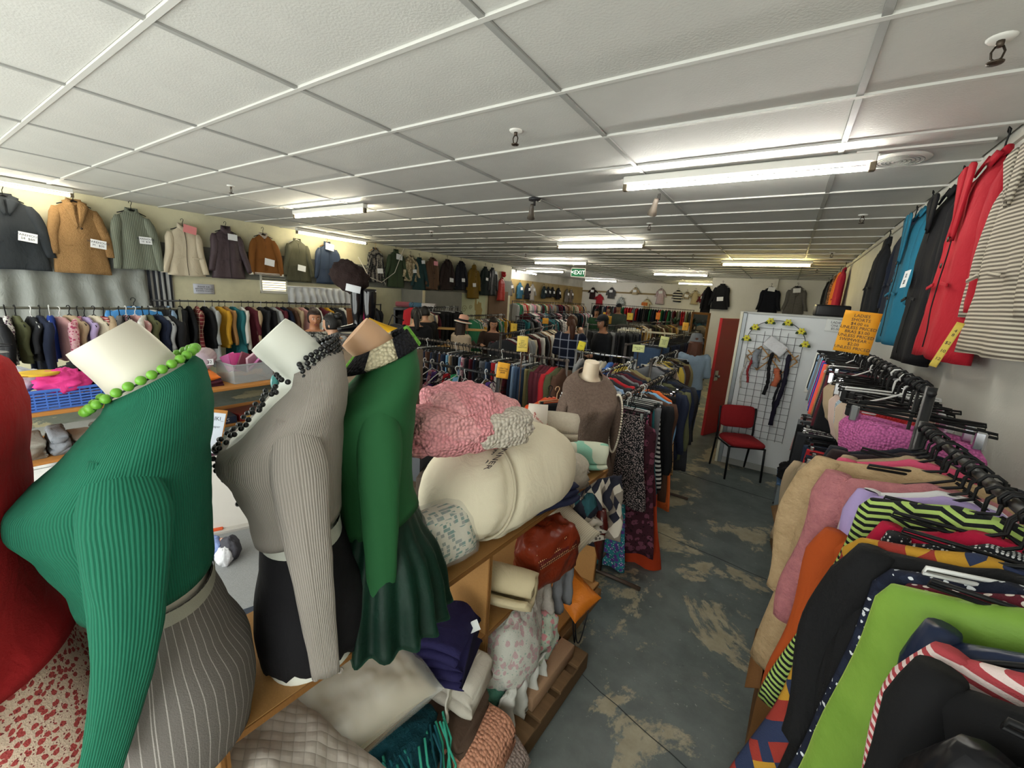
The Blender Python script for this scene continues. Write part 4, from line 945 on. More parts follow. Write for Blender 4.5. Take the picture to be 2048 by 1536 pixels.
    if pocket and lod == 0:
        for s_ in (-1, 1): MB().rbox(-.055, .055, -.004, .004, -.009, .009, .002, 1).build('pocket_flap', mat, t, False, (s_*w_*.52, fy-.008, z0-L*.62), (0, R(8*s_), 0))
    if hem:
        rr = []
        for dz in (-.006, .0, .028, .034):
            rr.append([Vector((p.x*(1.01 if dz in (0, .028) else .97), p.y*(1.06 if dz in (0, .028) else .97), z0-L+dz)) for p in rows[-1]])
        MB().loft(rr).build('hem_band', hem, t)
    if hood: blob(.10, .05, .085, seed, .12, 2, 24, 14).build('hood', mat, t, True, (0, -.015, z0-.0))
    hm = hangm or HB
    MB().tube([(-.015, .01, .012), (-.018, .0, .03), (0, -.004, .042), (.016, 0, .028), (.012, 0, .008), (0, 0, -.02), (0, 0, -.07)], .004, 7).build('hanger_hook', hm, t)
    MB().tube([(-.16, 0, z0-.055), (-.06, -.0, z0-.012), (0, 0, z0+.01), (.06, 0, z0-.012), (.16, 0, z0-.055)], [.006, .009, .010, .009, .006], 8).build('hanger_arms', hm, t)
    if tagtxt is not None:
        cd = MB().rbox(-tagsize*.72, tagsize*.72, -.001, .001, -tagsize*.5, tagsize*.5, .0005, 1).build('price_tag', M(tagcol, 'plain') if tagcol else PAPER, t, False, (tagpos[0], fy-.028, z0+tagpos[1]+.1), (R(-4), R(rnd.uniform(-10, 10)), 0))
        if tagtxt: text(tagtxt, cd, INK, (0, -.0016, 0), (R(90), 0, 0), tagsize*.34, sp=1.1)
    return t
LW = -8.2+.125; RZL = R(90)     # left wall faces +x
GW = 'coats hung along the cream wall'
NAVYR = M('#1c2740', 'satin', rough=.5); KNITW = M('#d9d5c9', 'cloth')
def lw(y, z, *a, **k): return wallcoat(a[0], (LW, y, z), RZL, *a[1:], group=GW, **k)
lw(1.02, 2.87, 'dark charcoal wool coat at the window end of the cream wall', M('#2b2f33', 'cloth'), L=.86, w_=.27, lap=.18, tagtxt='WAREHOUSE\nS4  $60', tagpos=(.13, -.56), seed=1, fl=.05, tagsize=.11)
lw(1.62, 2.93, 'tan teddy coat with wide lapels and one button on the cream wall', M('#9d7a50', 'fuzzy', c2='#7a5c38', s=.6), L=.92, w_=.26, lap=.30, buttons=1, tagtxt='WAREHOUSE\nM   $35', tagpos=(.16, -.62), seed=2, fl=.03, th=.075, tagsize=.11, sp=.09)
lw(2.20, 2.93, 'grey-green v-neck sweater with lattice knit on the cream wall', M('#7d8374', 'rib', s=2.5, ax='x'), L=.82, w_=.235, tagtxt='WAREHOUSE\n10  $18', tagpos=(.10, -.50), seed=3, pocket=False, th=.045, slv=.74, tagsize=.10, sp=.10)
lw(2.80, 2.80, 'cream cotton zip jacket with pink price card on the cream wall', M('#cfc3ab', 'cloth'), L=.74, w_=.235, collar='stand', zip_=M('#3a3026', 'plain'), tagtxt='', tagpos=(.06, -.13), tagcol='#e58f8f', seed=4, slv=.62, tagsize=.12)
lw(3.40, 2.86, 'plum brown puffer jacket on the cream wall', M('#4e4146', 'satin', rough=.5), L=.80, w_=.24, collar='stand', zip_=M('#2a2225', 'plain'), quilt=.012, th=.075, tagtxt='', tagpos=(.05, -.22), seed=5, tagsize=.10)
lw(4.00, 2.87, 'rust brown bomber jacket with white striped ribbing on the cream wall', M('#7d4f22', 'cloth'), L=.70, w_=.235, collar='rib', zip_=M('#4a3018', 'plain'), cuff=KNITW, hem=M('#e0dbd0', 'stripe', c2='#5a3416', ax='z', s=.7), tagtxt='', tagpos=(.04, -.58), seed=6, slv=.62, tagsize=.12)
lw(4.62, 2.86, 'olive green zip bomber jacket on the cream wall', M('#4d4c3b', 'satin', rough=.55), L=.78, w_=.24, collar='rib', zip_=M('#26251c', 'plain'), tagtxt='', tagpos=(.02, -.62), seed=7, hangm=M('#cfcdc5', 'plain'), tagsize=.11)
lw(5.25, 2.86, 'navy satin bomber jacket with cream hood card on the cream wall', M('#2f3c52', 'satin', rough=.5), L=.78, w_=.245, collar='stand', zip_=NAVYR, tagtxt='', tagpos=(.0, -.15), seed=8, hangm=M('#a8743c', 'wood'), tagsize=.13)
lw(6.45, 2.92, 'black and white nordic pattern sweater on the cream wall', M('#1f1f22', 'dots', c2='#c9c3b4', s=.9), L=.74, w_=.21, pocket=False, tagtxt='', tagpos=(.06, -.58), seed=9, slv=.72, hangm=M('#a8743c', 'wood'), tagsize=.11)
lw(7.05, 2.93, 'forest green hooded parka on the cream wall', M('#3c4a35', 'cloth'), L=.84, w_=.25, collar='stand', zip_=M('#1d2419', 'plain'), tagtxt='', tagpos=(.03, -.22), seed=10, sp=.16, tagsize=.13)
lw(7.52, 2.87, 'sand camouflage vest jacket on the cream wall', M('#a99a7c', 'patch', c2='#c3b596', c3='#8b7d60', s=.5), L=.60, w_=.19, collar='plain', zip_=M('#5a4f3a', 'plain'), seed=11, slv=.42, tagtxt='')
lw(7.82, 2.85, 'dark teal jacket half hidden by the camouflage vest', M('#233d3f', 'cloth'), L=.80, w_=.20, seed=12, tagtxt='', tagpos=(.05, -.18))
lw(8.28, 2.90, 'brown tweed blazer with pink price card on the cream wall', M('#5f4736', 'cloth'), L=.80, w_=.21, lap=.34, buttons=2, seed=13, tagtxt='', tagcol='#e79aa5', tagpos=(.05, -.22), tagsize=.11)
lw(8.87, 2.91, 'dark brown wool jacket on the cream wall', M('#2d2220', 'cloth'), L=.80, w_=.24, lap=.2, seed=14, tagtxt='', tagpos=(.10, -.62), tagsize=.11)
lw(9.45, 2.92, 'black-navy wool jacket on the cream wall', M('#1c1d25', 'cloth'), L=.78, w_=.21, lap=.2, seed=15, tagtxt='', tagpos=(.03, -.60), tagsize=.10)
lw(10.05, 2.83, 'mustard duffle coat on the cream wall', M('#7a5f1f', 'cloth'), L=.92, w_=.26, hood=True, buttons=3, seed=16, tagtxt='', tagpos=(-.05, -.62), tagsize=.11)
lw(10.62, 2.87, 'black-green raincoat beside the mustard duffle coat', M('#15201f', 'cloth'), L=.84, w_=.22, seed=17, tagtxt='', tagpos=(.0, -.45))
lw(11.00, 2.87, 'black padded jacket at the alarm-bell end of the cream wall', M('#11161a', 'satin', rough=.5), L=.84, w_=.23, quilt=.008, seed=18, tagtxt='', tagpos=(.08, -.22))
lw(11.55, 2.60, 'bright red life-vest style jacket below the alarm bell', M('#b5332a', 'satin', rough=.5), L=.72, w_=.2, quilt=.015, seed=19, sleeves=False)
# right wall (faces -x)
RW = .82-.085; RZR = R(-90); GR_ = 'coats hung along the white side wall'
def rw(y, z, *a, **k): return wallcoat(a[0], (RW, y, z), RZR, *a[1:], group=GR_, **k)
rw(2.52, 2.80, 'grey and cream boucle striped coat next to the red coat', M('#6f665c', 'stripe', c2='#cfc6b4', ax='z', s=.55), L=.84, w_=.25, lap=.2, seed=21, th=.07)
rw(3.07, 2.88, 'bright crimson red wool coat on the white side wall', M('#b01c2c', 'cloth', var=.05), L=.98, w_=.27, lap=.34, buttons=2, seed=22, fl=.07, th=.085, slv=.66)
rw(3.66, 2.87, 'long black coat with cape collar between the red and teal coats', M('#121216', 'cloth', bump=.2), L=1.05, w_=.25, lap=.2, seed=23, fl=.05, th=.08, tagtxt='XL\n$25', tagpos=(-.10, -.62), tagsize=.11)
rw(4.30, 2.88, 'teal blue wool coat with ring buttons on the white side wall', M('#1f6781', 'cloth', var=.06), L=.98, w_=.26, lap=.34, buttons=3, seed=24, fl=.08, th=.08)
rw(4.72, 2.86, 'dark navy jacket partly behind the teal coat', M('#1a2133', 'cloth'), L=.80, w_=.22, seed=25)
rw(5.72, 2.83, 'charcoal zip jacket with cuffs on the white side wall', M('#26272b', 'cloth'), L=.72, w_=.24, collar='stand', zip_=CHROME, seed=26, sp=.13, th=.07)
rw(9.6, 2.90, 'fuchsia red cape coat on the side wall beyond the partition', M('#a8233f', 'cloth'), L=.86, w_=.24, seed=27, fl=.08, th=.08)
rw(10.4, 2.88, 'orange zigzag knit dress on the side wall', M('#d98a3a', 'zig', c2='#b8501e', s=.8), L=.86, w_=.2, seed=28, pocket=False)
rw(11.2, 2.88, 'brown floral dress on the side wall', M('#6b4a3a', 'floral', c2='#b08a72', c3='#2c201c', s=.8), L=.88, w_=.2, seed=29, pocket=False)
rw(12.1, 2.86, 'black leather jacket on the side wall', M('#141416', 'satin'), L=.8, w_=.22, seed=30)
rw(13.1, 2.86, 'grey-black long coat at the far end of the side wall', M('#1d1d20', 'cloth'), L=.95, w_=.22, seed=31)
# inner wall at the back right (faces -y)
for k, (x, z, lab, mt, kw) in enumerate((
    (-1.87, 2.83, 'black zip jacket with white logo stitch on the inner white wall', M('#17181c', 'cloth'), dict(L=.78, tagpos=(.0, -.55))),
    (-.52, 2.80, 'black-navy wool coat with white card left of the pillar', M('#14161f', 'cloth'), dict(L=.82, tagpos=(.02, -.15), w_=.25)),
    (.14, 2.84, 'grey checked blazer right of the pillar on the inner white wall', M('#5d5b58', 'plaid', c2='#8a8783', c3='#33322f', s=.6), dict(L=.8, tagpos=(.0, -.2), lap=.25)))):
    wallcoat(lab, (x, 15.10, z), 0, mt, group='jackets on the inner white wall', seed=40+k, tagtxt='', tagsize=.13, **kw)
wallcoat('black long coat hanging on the corner of the inner wall', (-2.27, 15.05, 2.72), R(60), M('#131318', 'cloth'), L=1.05, w_=.22, seed=44, group='jackets on the inner white wall')
# children's clothes on the far white wall (faces -y)
kids = [(-8.55, 2.70, 'dark maroon tunic', '#2a1a1c', .55, .17, 0), (-8.15, 2.38, 'red childs dress', '#a02630', .5, .2, 0), (-7.55, 2.74, 'grey and black childs hoodie', '#4c4c4e', .5, .2, 1), (-7.0, 2.3, 'blue floral baby top', '#b9bdb6', .3, .16, 1), (-6.35, 2.80, 'beige baby vest', '#b5a585', .32, .17, 0), (-5.72, 2.28, 'cream embroidered vest', '#cbbd98', .5, .17, 0), (-5.12, 2.80, 'red plaid shirt', '#b58a90', .7, .18, 1), (-4.35, 2.76, 'black and white striped sweater', '#d6d2c6', .5, .19, 1), (-3.95, 2.70, 'small beige knit cardigan', '#a69a80', .3, .13, 0), (-3.60, 2.78, 'beige linen dress', '#bcae8c', .6, .15, 0), (-3.25, 2.66, 'maroon baby cardigan', '#64202a', .38, .16, 1), (-2.80, 2.80, 'navy sailor sweater', '#1f2742', .5, .2, 1)]
for k, (x, z, lab, c, L, w_, sv) in enumerate(kids):
    mt = M(c, 'cloth') if k not in (6, 7, 3) else (M('#cfc2c4', 'plaid', c2='#8e3a50', c3='#b06a7a', s=.8) if k == 6 else (M('#d6d2c6', 'stripe', c2='#15171f', ax='z', s=4) if k == 7 else M('#c3c6c0', 'floral', c2='#54646a', c3='#8a9296', s=.8)))
    wallcoat(lab+' pinned on the far white wall', (x, 20.52, z), 0, mt, L=L, w_=w_, slv=.28 if sv else .15, group='childrens clothes on the far white wall', seed=60+k, lod=1, tagtxt='' if k % 2 == 0 else None, tagpos=(0, -.25), tagsize=.12, pocket=False, name='pinned_child_garment', cat='child garment')
# on the brown board wall (faces +x)
for k, (y, z, lab, c, L) in enumerate(((13.2, 2.62, 'navy hooded snowsuit', '#262b42', .9), (13.6, 2.60, 'grey floral jacket', '#6f6a68', .55), (14.3, 2.56, 'blue-grey shirt', '#33647c', .6), (14.9, 2.56, 'black cardigan', '#1c1d24', .6), (15.3, 2.56, 'white lace dress', '#b9b4ac', .65), (16.3, 2.52, 'teal jacket', '#2d3b40', .5), (16.7, 2.52, 'dark jacket', '#1f2024', .42), (17.1, 2.52, 'black hoodie', '#191a1e', .4), (17.7, 2.52, 'black puffer jacket', '#15161b', .5), (18.6, 2.5, 'grey striped tunic', '#6c6660', .6), (19.1, 2.5, 'brown tunic', '#70645a', .6))):
    wallcoat(lab+' on the brown board wall', (-9.10, y, z), R(90), M(c, 'cloth'), L=L, w_=.19, slv=.35, group='clothes on the brown board wall', seed=80+k, lod=1, tagtxt='', tagpos=(.02, -.3), tagsize=.11, pocket=False, name='pinned_garment', cat='garment')

# ================================================================ RIGHT-HAND RACKS
NR = 'garments on the rack by the side wall'
rack('long black clothes rack along the white side wall holding the teddy coats', (.45, .20), (.45, 1.88), 1.65, .4, '#141416', posts=(False, True))
def nr(y, kind, mat, lab, v=0, z=1.65, rz=0, x=.45, hang='plastic', hm=None, tilt=0, sc=1.0, L_=1.0):
    o = garment(kind, mat, (x, y, z), rz*1.0-.22, lab, NR, CATW[kind], v=v, hang=hang, hm=hm, tilt=tilt); o.scale = (sc, 1, L_); return o
nr(1.84, 'jacket', M('#171a26', 'cloth'), 'dark navy jacket at the far end of the side-wall rack', 1)
nr(1.79, 'coat', M('#2a1c20', 'cloth'), 'dark plum coat behind the beige shirt on the side-wall rack', 2)
nr(1.75, 'shirt', CW['beige'], 'beige shirt folded over behind the pink track top', 1)
nr(1.71, 'jacket', M('#e0587c', 'cloth'), 'bright pink track top behind the beige teddy coat', 2)
nr(1.60, 'coat', M('#cdb28c', 'fuzzy', c2='#9c815c', s=.45), 'beige teddy-fur coat on the side-wall rack', 0, rz=-.22, sc=1.42)
nr(1.47, 'coat', M('#c98585', 'fuzzy', c2='#8f5560', s=.5), 'dusty pink teddy coat on the side-wall rack', 1, rz=-.16, sc=1.2)
nr(1.43, 'shirt', M('#e6e4e6', 'cloth'), 'white blouse between the pink teddy and the lilac top', 2, rz=-.1, sc=.95)
nr(1.39, 'knit', M('#b6a2d8', 'cloth'), 'lilac knit top on the side-wall rack', 1, rz=-.12, sc=.95)
nr(1.33, 'coat', M('#b5501f', 'cloth'), 'rust orange coat on the side-wall rack', 2, rz=-.16, sc=1.15, z=1.52)
nr(1.26, 'dress', M('#a9c46a', 'zig', c2='#15181a', s=1.0), 'lime and black zigzag print dress on the side-wall rack', 1, rz=-.15, sc=1.2, L_=.72)
nr(1.20, 'knit', M('#b5163c', 'cloth'), 'crimson knit top on the side-wall rack', 2, rz=-.08, sc=.85)
nr(1.14, 'jacket', M('#15171d', 'dots', c2='#d6d6d6', s=.4), 'black jacket with white honeycomb print on the side-wall rack', 1, rz=-.1, sc=.78)
nr(1.08, 'shirt', M('#7f97dc', 'cloth'), 'periwinkle blue tunic hanging low on the side-wall rack', 3, rz=-.1, sc=1.0, z=1.32)
nr(1.06, 'dress', M('#2a3350', 'diamond', c2='#b98a2c', c3='#94332a', s=.8), 'long harlequin dress of mustard, blue and red diamonds', 2, rz=-.15, sc=1.45)
nr(1.02, 'coat', M('#121214', 'cloth', bump=.5), 'black crinkled coat beside the harlequin dress', 0, rz=-.14, sc=1.15)
nr(.975, 'dress', M('#151a2c', 'floral', c2='#1d2438', c3='#d9dde2', s=.75), 'navy dress with white leaf sprigs on the side-wall rack', 3, rz=-.12, sc=1.2)
nr(.94, 'dress', M('#571323', 'dots', c2='#e2d6cf', s=.75), 'maroon polka-dot dress on the side-wall rack', 1, rz=-.13, sc=1.08)
nr(.885, 'dress', M('#8cb04a', 'velvet', c2='#587f28'), 'lime green crushed velvet dress on the side-wall rack', 0, rz=-.25, sc=1.30)
nr(.80, 'jacket', M('#1d2740', 'satin'), 'navy satin jacket beside the lime velvet dress', 1, rz=-.12, sc=.80)
nr(.74, 'shirt', M('#ead6d3', 'stripe', c2='#b0454c', ax='z', s=.55), 'red and white striped shirt on the side-wall rack', 2, rz=-.18, sc=.98)
nr(.655, 'coat', M('#0f0f11', 'cloth', bump=.15), 'plain black coat beside the striped shirt on the side-wall rack', 1, rz=-.2, sc=.98)
nr(.56, 'jacket', M('#101014', 'satin'), 'black satin jacket at the near end of the side-wall rack', 2, rz=-.15, sc=.95)
# spare black hangers hooked between the garments
for k in range(14):
    y = .40+1.44*k/14+random.uniform(-.01, .01); st = random.choice(('plastic', 'clip', 'plastic', 'clip', 'wire'))
    o = obj('coat_hanger', ghanger(st, 0), HB if random.random() < .95 else HW); o.location = (.45, y, 1.65); o.rotation_euler = (random.uniform(-.08, .08), 0, random.uniform(-.35, .3))
    tag(o, 'empty %s hanger on the side-wall rack, %s from its far end' % ({'plastic': 'black plastic', 'clip': 'black trouser', 'wire': 'thin wire'}[st], ordn(13-k)), 'hanger', 'spare hangers on the side-wall rack')
# further rack with underwear and shorts
rack('black clothes rack of bras and shorts under the red coat', (.46, 1.96), (.46, 4.95), 1.76, .5, '#17171a')
UG = 'garments on the bra and shorts rack'
PINKL = M('#e277b8', 'crochet', s=.55); items = []
seq = [('bikini', PINKL, 'hot pink lace bra'), ('bikini', PINKL, 'second hot pink lace bra'), ('bikini', M('#c8292c', 'crochet', s=.5), 'red lace bra'), ('bikini', M('#d9b7ae', 'satin'), 'blush satin bra'), ('bikini', M('#cdb7a2', 'cloth'), 'nude moulded bra'), ('bikini', M('#c4d6e4', 'crochet', s=.5), 'pale blue lace bra'), ('bikini', M('#d8bdb2', 'cloth'), 'soft peach bra'), ('bikini', M('#e0cfc8', 'satin'), 'cream satin bra'), ('bikini', CW['black'], 'black bra'), ('bikini', CW['dusty pink'], 'dusty pink bra'), ('bikini', CW['beige'], 'beige bra'),
       ('shorts', CW['black'], 'black shorts'), ('shorts', CW['maroon'], 'maroon shorts'), ('shorts', CW['blue striped'], 'blue and white striped shorts'), ('shorts', CW['charcoal'], 'charcoal shorts'), ('shorts', CW['tan'], 'tan shorts'), ('shorts', M('#f0604e', 'cloth'), 'coral shorts'), ('shorts', CW['royal blue'], 'royal blue shorts'), ('shorts', CW['hot pink'], 'hot pink shorts'), ('shorts', CW['navy'], 'navy shorts'), ('shorts', CW['sky blue'], 'sky blue shorts'), ('shorts', CW['grey'], 'grey shorts'), ('shorts', CW['black floral'], 'black floral shorts'), ('shorts', CW['pale denim'], 'pale denim shorts'), ('shorts', CW['black'], 'black running shorts'), ('shorts', CW['white'], 'white shorts')]
for k, (kd, mt, lab) in enumerate(seq):
    y = 2.06+2.8*k/len(seq); o = garment(kd, mt, (.46, y, 1.76), random.uniform(-1.0, -.35) if kd == 'bikini' else random.uniform(-.5, -.1), lab+' on the rack under the red coat', UG, CATW[kd], hang='clip'); o.scale = (1.25, 1.25, 1.25) if kd == 'bikini' else (1, 1, 1)
for k in range(18):
    y = 2.0+2.9*k/18+random.uniform(-.02, .02); o = obj('coat_hanger', ghanger(random.choice(('clip', 'plastic', 'clip')), 0), HB if random.random() < .8 else HW); o.location = (.46, y, 1.76); o.rotation_euler = (random.uniform(-.1, .1), 0, random.uniform(-.4, .4))
    tag(o, 'empty hanger on the bra and shorts rack, %s from its near post' % ordn(k), 'hanger', 'spare hangers on the bra rack')
low = [('shorts', M('#5a6a66', 'stripe', c2='#c9cfca', ax='x', s=.9), 'grey and white striped shorts'), ('trousers', CW['black'], 'black leggings'), ('shorts', CW['navy plaid'], 'navy plaid shorts'), ('trousers', CW['blue denim'], 'blue jeans'), ('shorts', CW['emerald'], 'emerald shorts'), ('trousers', CW['dark denim'], 'dark jeans'), ('jacket', CW['beige'], 'beige jacket'), ('trousers', CW['navy'], 'navy trousers'), ('shorts', CW['red'], 'red shorts'), ('trousers', CW['dark denim'], 'indigo jeans'), ('shorts', CW['black'], 'black cotton shorts'), ('trousers', CW['charcoal'], 'charcoal trousers'), ('shorts', CW['white floral'], 'white floral shorts'), ('trousers', CW['black'], 'black trousers'), ('trousers', CW['grey'], 'grey trousers'), ('shorts', CW['dusty pink'], 'dusty pink shorts')]
lr = thing('lower_rail', 'low black rail beneath the bra and shorts rack', 'rail', (.46, 2.1, 1.18)); MB().tube([(0, 0, 0), (0, 2.75, 0)], .012, 8).build('rail', BLACKM, lr)
for y in (0, 2.75): MB().tube([(0, y, 0), (0, y, .56)], .006, 6).build('drop_chain', BLACKM, lr)
for k, (kd, mt, lab) in enumerate(low):
    y = 2.15+2.6*k/len(low); garment(kd, mt, (.46-random.uniform(0, .05), y, 1.18), random.uniform(-.3, .2), lab+' on the low rail by the side wall', 'garments on the low side-wall rail', CATW[kd], hang='clip')
# signs on that rack
def card(name, label, loc, rot, w_, h, col, txt, size, cat='sign', align='CENTER', mat=INK, curl=.0, sp=1.0, sx=1.0):
    t = thing(name, label, cat, loc, 0, None, rot)
    MB().slab([[Vector((u*w_, -curl*math.sin(math.pi*(.5+v))*.0+curl*(v+.5)**2, v*h)) for u in (-.5, -.25, 0, .25, .5)] for v in [k/8-.5 for k in range(9)]], .0012).build('paper', M(col, 'plain', rough=.75), t)
    if txt: text(txt, t, mat, (0, -.0022, 0), (R(90), 0, 0), size, sp=sp, sx=sx)
    return t
p = at_y(1714, 665, 3.05)
card('price_sign', 'orange handwritten ladies shorts price sign above the bra rack', (p.x, p.y, p.z), (R(-4), R(4), R(-8)), .165, .235, '#eaa21f', 'LADIES\nSHORTS\n$4.00 ea\nUNLESS PRICED\nBRAS $3.00\nUNLESS PRICED\nSWIMWEAR -\n$2.00\nUNLESS PRICED', .0235, sp=.98)
p = at_y(1893, 690, 2.5)
card('price_strip', 'long yellow handwritten price strip hanging in front of the red coat', (p.x, p.y, p.z), (R(-4), R(14), R(-10)), .026, .20, '#e0c558', '4\n8\n\n$2\n\n10\n\n12', .018)
p = at_y(1672, 652, 5.905)
card('notice_card', 'small white handwritten card wired at the top of the partition', (p.x, p.y, p.z), (0, R(3), 0), .19, .14, '#e6e8e6', 'LADIES\nONLY\n$5.00', .035)
# ================================================================ PARTITION, DOOR, GRID PANEL, CHAIR
pw = struct(MB().rbox(-.40, XR, 5.92, 5.99, 0, 1.96, .003, 1).build('wall_partition', wallmat('#dfe2e4', dirt=.06), smooth=False))
jm = struct(MB().rbox(-.445, -.40, 5.90, 6.01, 0, 1.975, .003, 1).build('trim_6', M('#8f9395', 'metal', rough=.5), smooth=False))
struct(MB().rbox(-.475, -.445, 5.885, 6.02, 0, 1.98, .003, 1).build('trim_7', M('#ded9c4', 'plain'), smooth=False))
struct(MB().rbox(-.48, XR, 5.90, 6.02, 1.96, 1.985, .003, 1).build('trim_8', M('#c3c4c0', 'plain'), smooth=False))
struct(MB().box(-.40, XR, 5.91, 5.92, 0, .08).build('baseboard_partition', M('#b9b9b4', 'plain'), smooth=False))
a = Vector((-.80, 6.93, 0)); b = Vector((-.50, 7.72, 0)); ang = math.atan2(b.y-a.y, b.x-a.x); L = (b-a).length
d = struct(MB().rbox(0, L, -.02, .02, .01, 1.86, .003, 1).build('door_1', M('#9c2029', 'plain', rough=.4), smooth=False, loc=a, rot=(0, 0, ang)))
MB().rbox(-.001, .003, -.021, .021, .01, 1.86, .001, 1).build('door_edge', M('#c02a2c', 'plain'), d, False)
MB().rbox(.03, .13, -.03, -.018, .90, 1.06, .004, 1).build('lock_plate', CHROME, d, False)
MB().lathe([(0, .05), (.022, .046), (.026, .03), (.012, .015), (.012, 0)], 14).build('knob', CHROME, d, True, (.085, -.028, .97), (R(90), 0, 0))
# wire grid panel with hair ties and flowers
gp = thing('grid_panel', 'black wire grid display panel on the white partition', 'grid panel', (-.06, 5.88, .42))
WIRE = M('#2b2d33', 'metal', rough=.45)
for k in range(8): MB().tube([(-.28+.08*k, 0, 0), (-.28+.08*k, 0, 1.42-.18*abs(k-3.5)/3.5)], .0025, 5).build('upright_wire', WIRE, gp)
for k in range(17): MB().tube([(-.28, -.004, .02+.085*k), (.28, -.004, .02+.085*k)], .0022, 5).build('cross_wire', WIRE, gp)
MB().tube([(.30*math.cos(a_), -.006, 1.22+.26*math.sin(a_)) for a_ in [math.pi*k/20 for k in range(21)]], .004, 6).build('arch_wire', WIRE, gp)
WD = M('#b98c58', 'wood')
for cx in (-.13, .13):
    t = thing('lattice_rack', 'expanding wooden lattice peg rack, %s one on the grid panel' % ('door-side' if cx < 0 else 'wall-side'), 'peg rack', (-.06+cx, 5.86, 1.42), 0, 'lattice peg racks')
    for (p, q) in (((-.13, .02), (0, .16)), ((0, .16), (.13, .02)), ((-.13, .02), (0, -.13)), ((0, -.13), (.13, .02)), ((-.13, .10), (-.04, .0)), ((.13, .10), (.04, 0))):
        MB().tube([(p[0], -.008, p[1]), (q[0], -.008, q[1])], .008, 6).build('slat', WD, t)
    for p in ((-.13, .02), (.13, .02), (0, -.13), (0, .16)): MB().tube([(p[0], 0, p[1]), (p[0], -.05, p[1])], .006, 6).build('peg', WD, t)
for k, (x, z, col, L_, w_, lab) in enumerate(((-.33, 1.24, '#b9b4ae', .42, .016, 'beaded white and grey necklace'), (-.27, 1.22, '#8e2a2e', .32, .02, 'red and black leather belt'), (-.22, 1.32, '#8d939b', .22, .05, 'grey chiffon scarf'), (-.06, 1.30, '#151519', .52, .028, 'black braided belt'), (.03, 1.12, '#c26a4c', .22, .05, 'coral scrunchie bundle'), (.12, 1.30, '#1d1a2c', .88, .035, 'long plaited purple-black belt'), (.06, 1.1, '#1b1b22', .5, .02, 'thin black strap'))):
    pts = [Vector((.012*math.sin(q*7+k)-.05*q*(1 if k == 5 else .1), -.035+.006*math.sin(q*9), -L_*q)) for q in [i/16 for i in range(17)]]
    o = MB().tube(pts, [w_*(.45+.35*abs(math.sin(i*1.3))) for i in range(17)], 8).build('hanging_accessory', M(col, 'cloth') if k not in (0,) else M(col, 'dots', c2='#2b2b2e', s=.5)); o.location = (-.06+x+.06, 5.86, .42+z-.2); tag(o, lab+' hanging on the grid panel', 'accessory', 'accessories on the grid panel')
t = thing('flower_garland', 'yellow artificial flower garland along the top of the grid panel', 'garland', (-.06, 5.85, .42))
for k in range(6):
    a_ = math.pi*(.97-.19*k); c = Vector((.30*math.cos(a_), 0, 1.22+.26*math.sin(a_)))
    for q in range(6): MB().ball((0, 0, 0), (.02, .006, .013), 8, 5).build('petal', M('#d8cf3c', 'plain', rough=.6), t, True, c+Vector((.022*math.cos(q*1.047), -.012, .022*math.sin(q*1.047))), (0, -q*1.047, 0))
    MB().ball((0, 0, 0), .010, 8, 5).build('flower_centre', M('#8a6a1a', 'plain'), t, True, c+Vector((0, -.016, 0)))
    for s_ in (-1, 1): MB().slab([[Vector((s_*(.02+.05*u), -.006, .0+v*.018*math.sin(math.pi*min(1, u+.1)))) for u in (0, .3, .6, .9)] for v in (-1, 0, 1)], .002).build('leaf', M('#2c4026', 'plain'), t, True, c, (0, R(30*s_), 0))
o = folded(.24, .14, .02, 1, 5).build('satin_square', M('#d9d9dc', 'satin', rough=.3)); o.location = (-.05, 5.83, 1.60); o.rotation_euler = (R(80), R(35), 0); tag(o, 'white satin lace square pinned over the grid panel top', 'cloth')
# red chair
ch = thing('stacking_chair', 'red fabric chair with black metal legs by the partition', 'chair', (-.20, 5.58, 0), R(27))
RF = M('#8f1d22', 'cloth', var=.05); BM = M('#17181b', 'metal', rough=.4, metal=.6)
def cush(w_, d_, h, seed): return pillow(w_, d_, h, seed, 18, .001)
st_ = MB(); rg = []
for k in range(9):
    t_ = k/8; z = lerp(0, .055, t_); e = 1-.10*(abs(2*t_-1))**3
    rg.append([Vector((math.copysign(abs(math.cos(q))**.38, math.cos(q))*.215*e, math.copysign(abs(math.sin(q))**.38, math.sin(q))*.21*e, z+(.008*(1-(math.cos(q)**2)) if t_ > .9 else 0))) for q in [2*math.pi*i/40 for i in range(40)]])
st_.loft(rg, True, True, True).build('seat', RF, ch, True, (0, 0, .41))
rg = []
for k in range(9):
    t_ = k/8; y = lerp(-.02, .02, t_); e = 1-.06*(abs(2*t_-1))**3
    rg.append([Vector((math.copysign(abs(math.cos(q))**.35, math.cos(q))*.205*e, y+.03*(math.cos(q)*.9)**2, math.copysign(abs(math.sin(q))**.35, math.sin(q))*.14*e)) for q in [2*math.pi*i/40 for i in range(40)]])
MB().loft(rg, True, True, True).build('backrest', RF, ch, True, (0, .205, .69), (R(-8), 0, 0))
for s_ in (-1, 1):
    MB().tube([(s_*.20, -.17, .41), (s_*.205, -.20, 0)], .0125, 10).build('leg', BM, ch)
    MB().tube([(s_*.215, .27, 0), (s_*.213, .21, .40), (s_*.213, .205, .50), (s_*.213, .24, .80)], .0125, 10).build('leg', BM, ch)
    MB().tube([(s_*.20, -.18, .40), (s_*.213, .21, .40)], .011, 8).build('side_rail', BM, ch)
MB().tube([(-.2, -.17, .405), (.2, -.17, .405)], .010, 8).build('cross_rail', BM, ch)
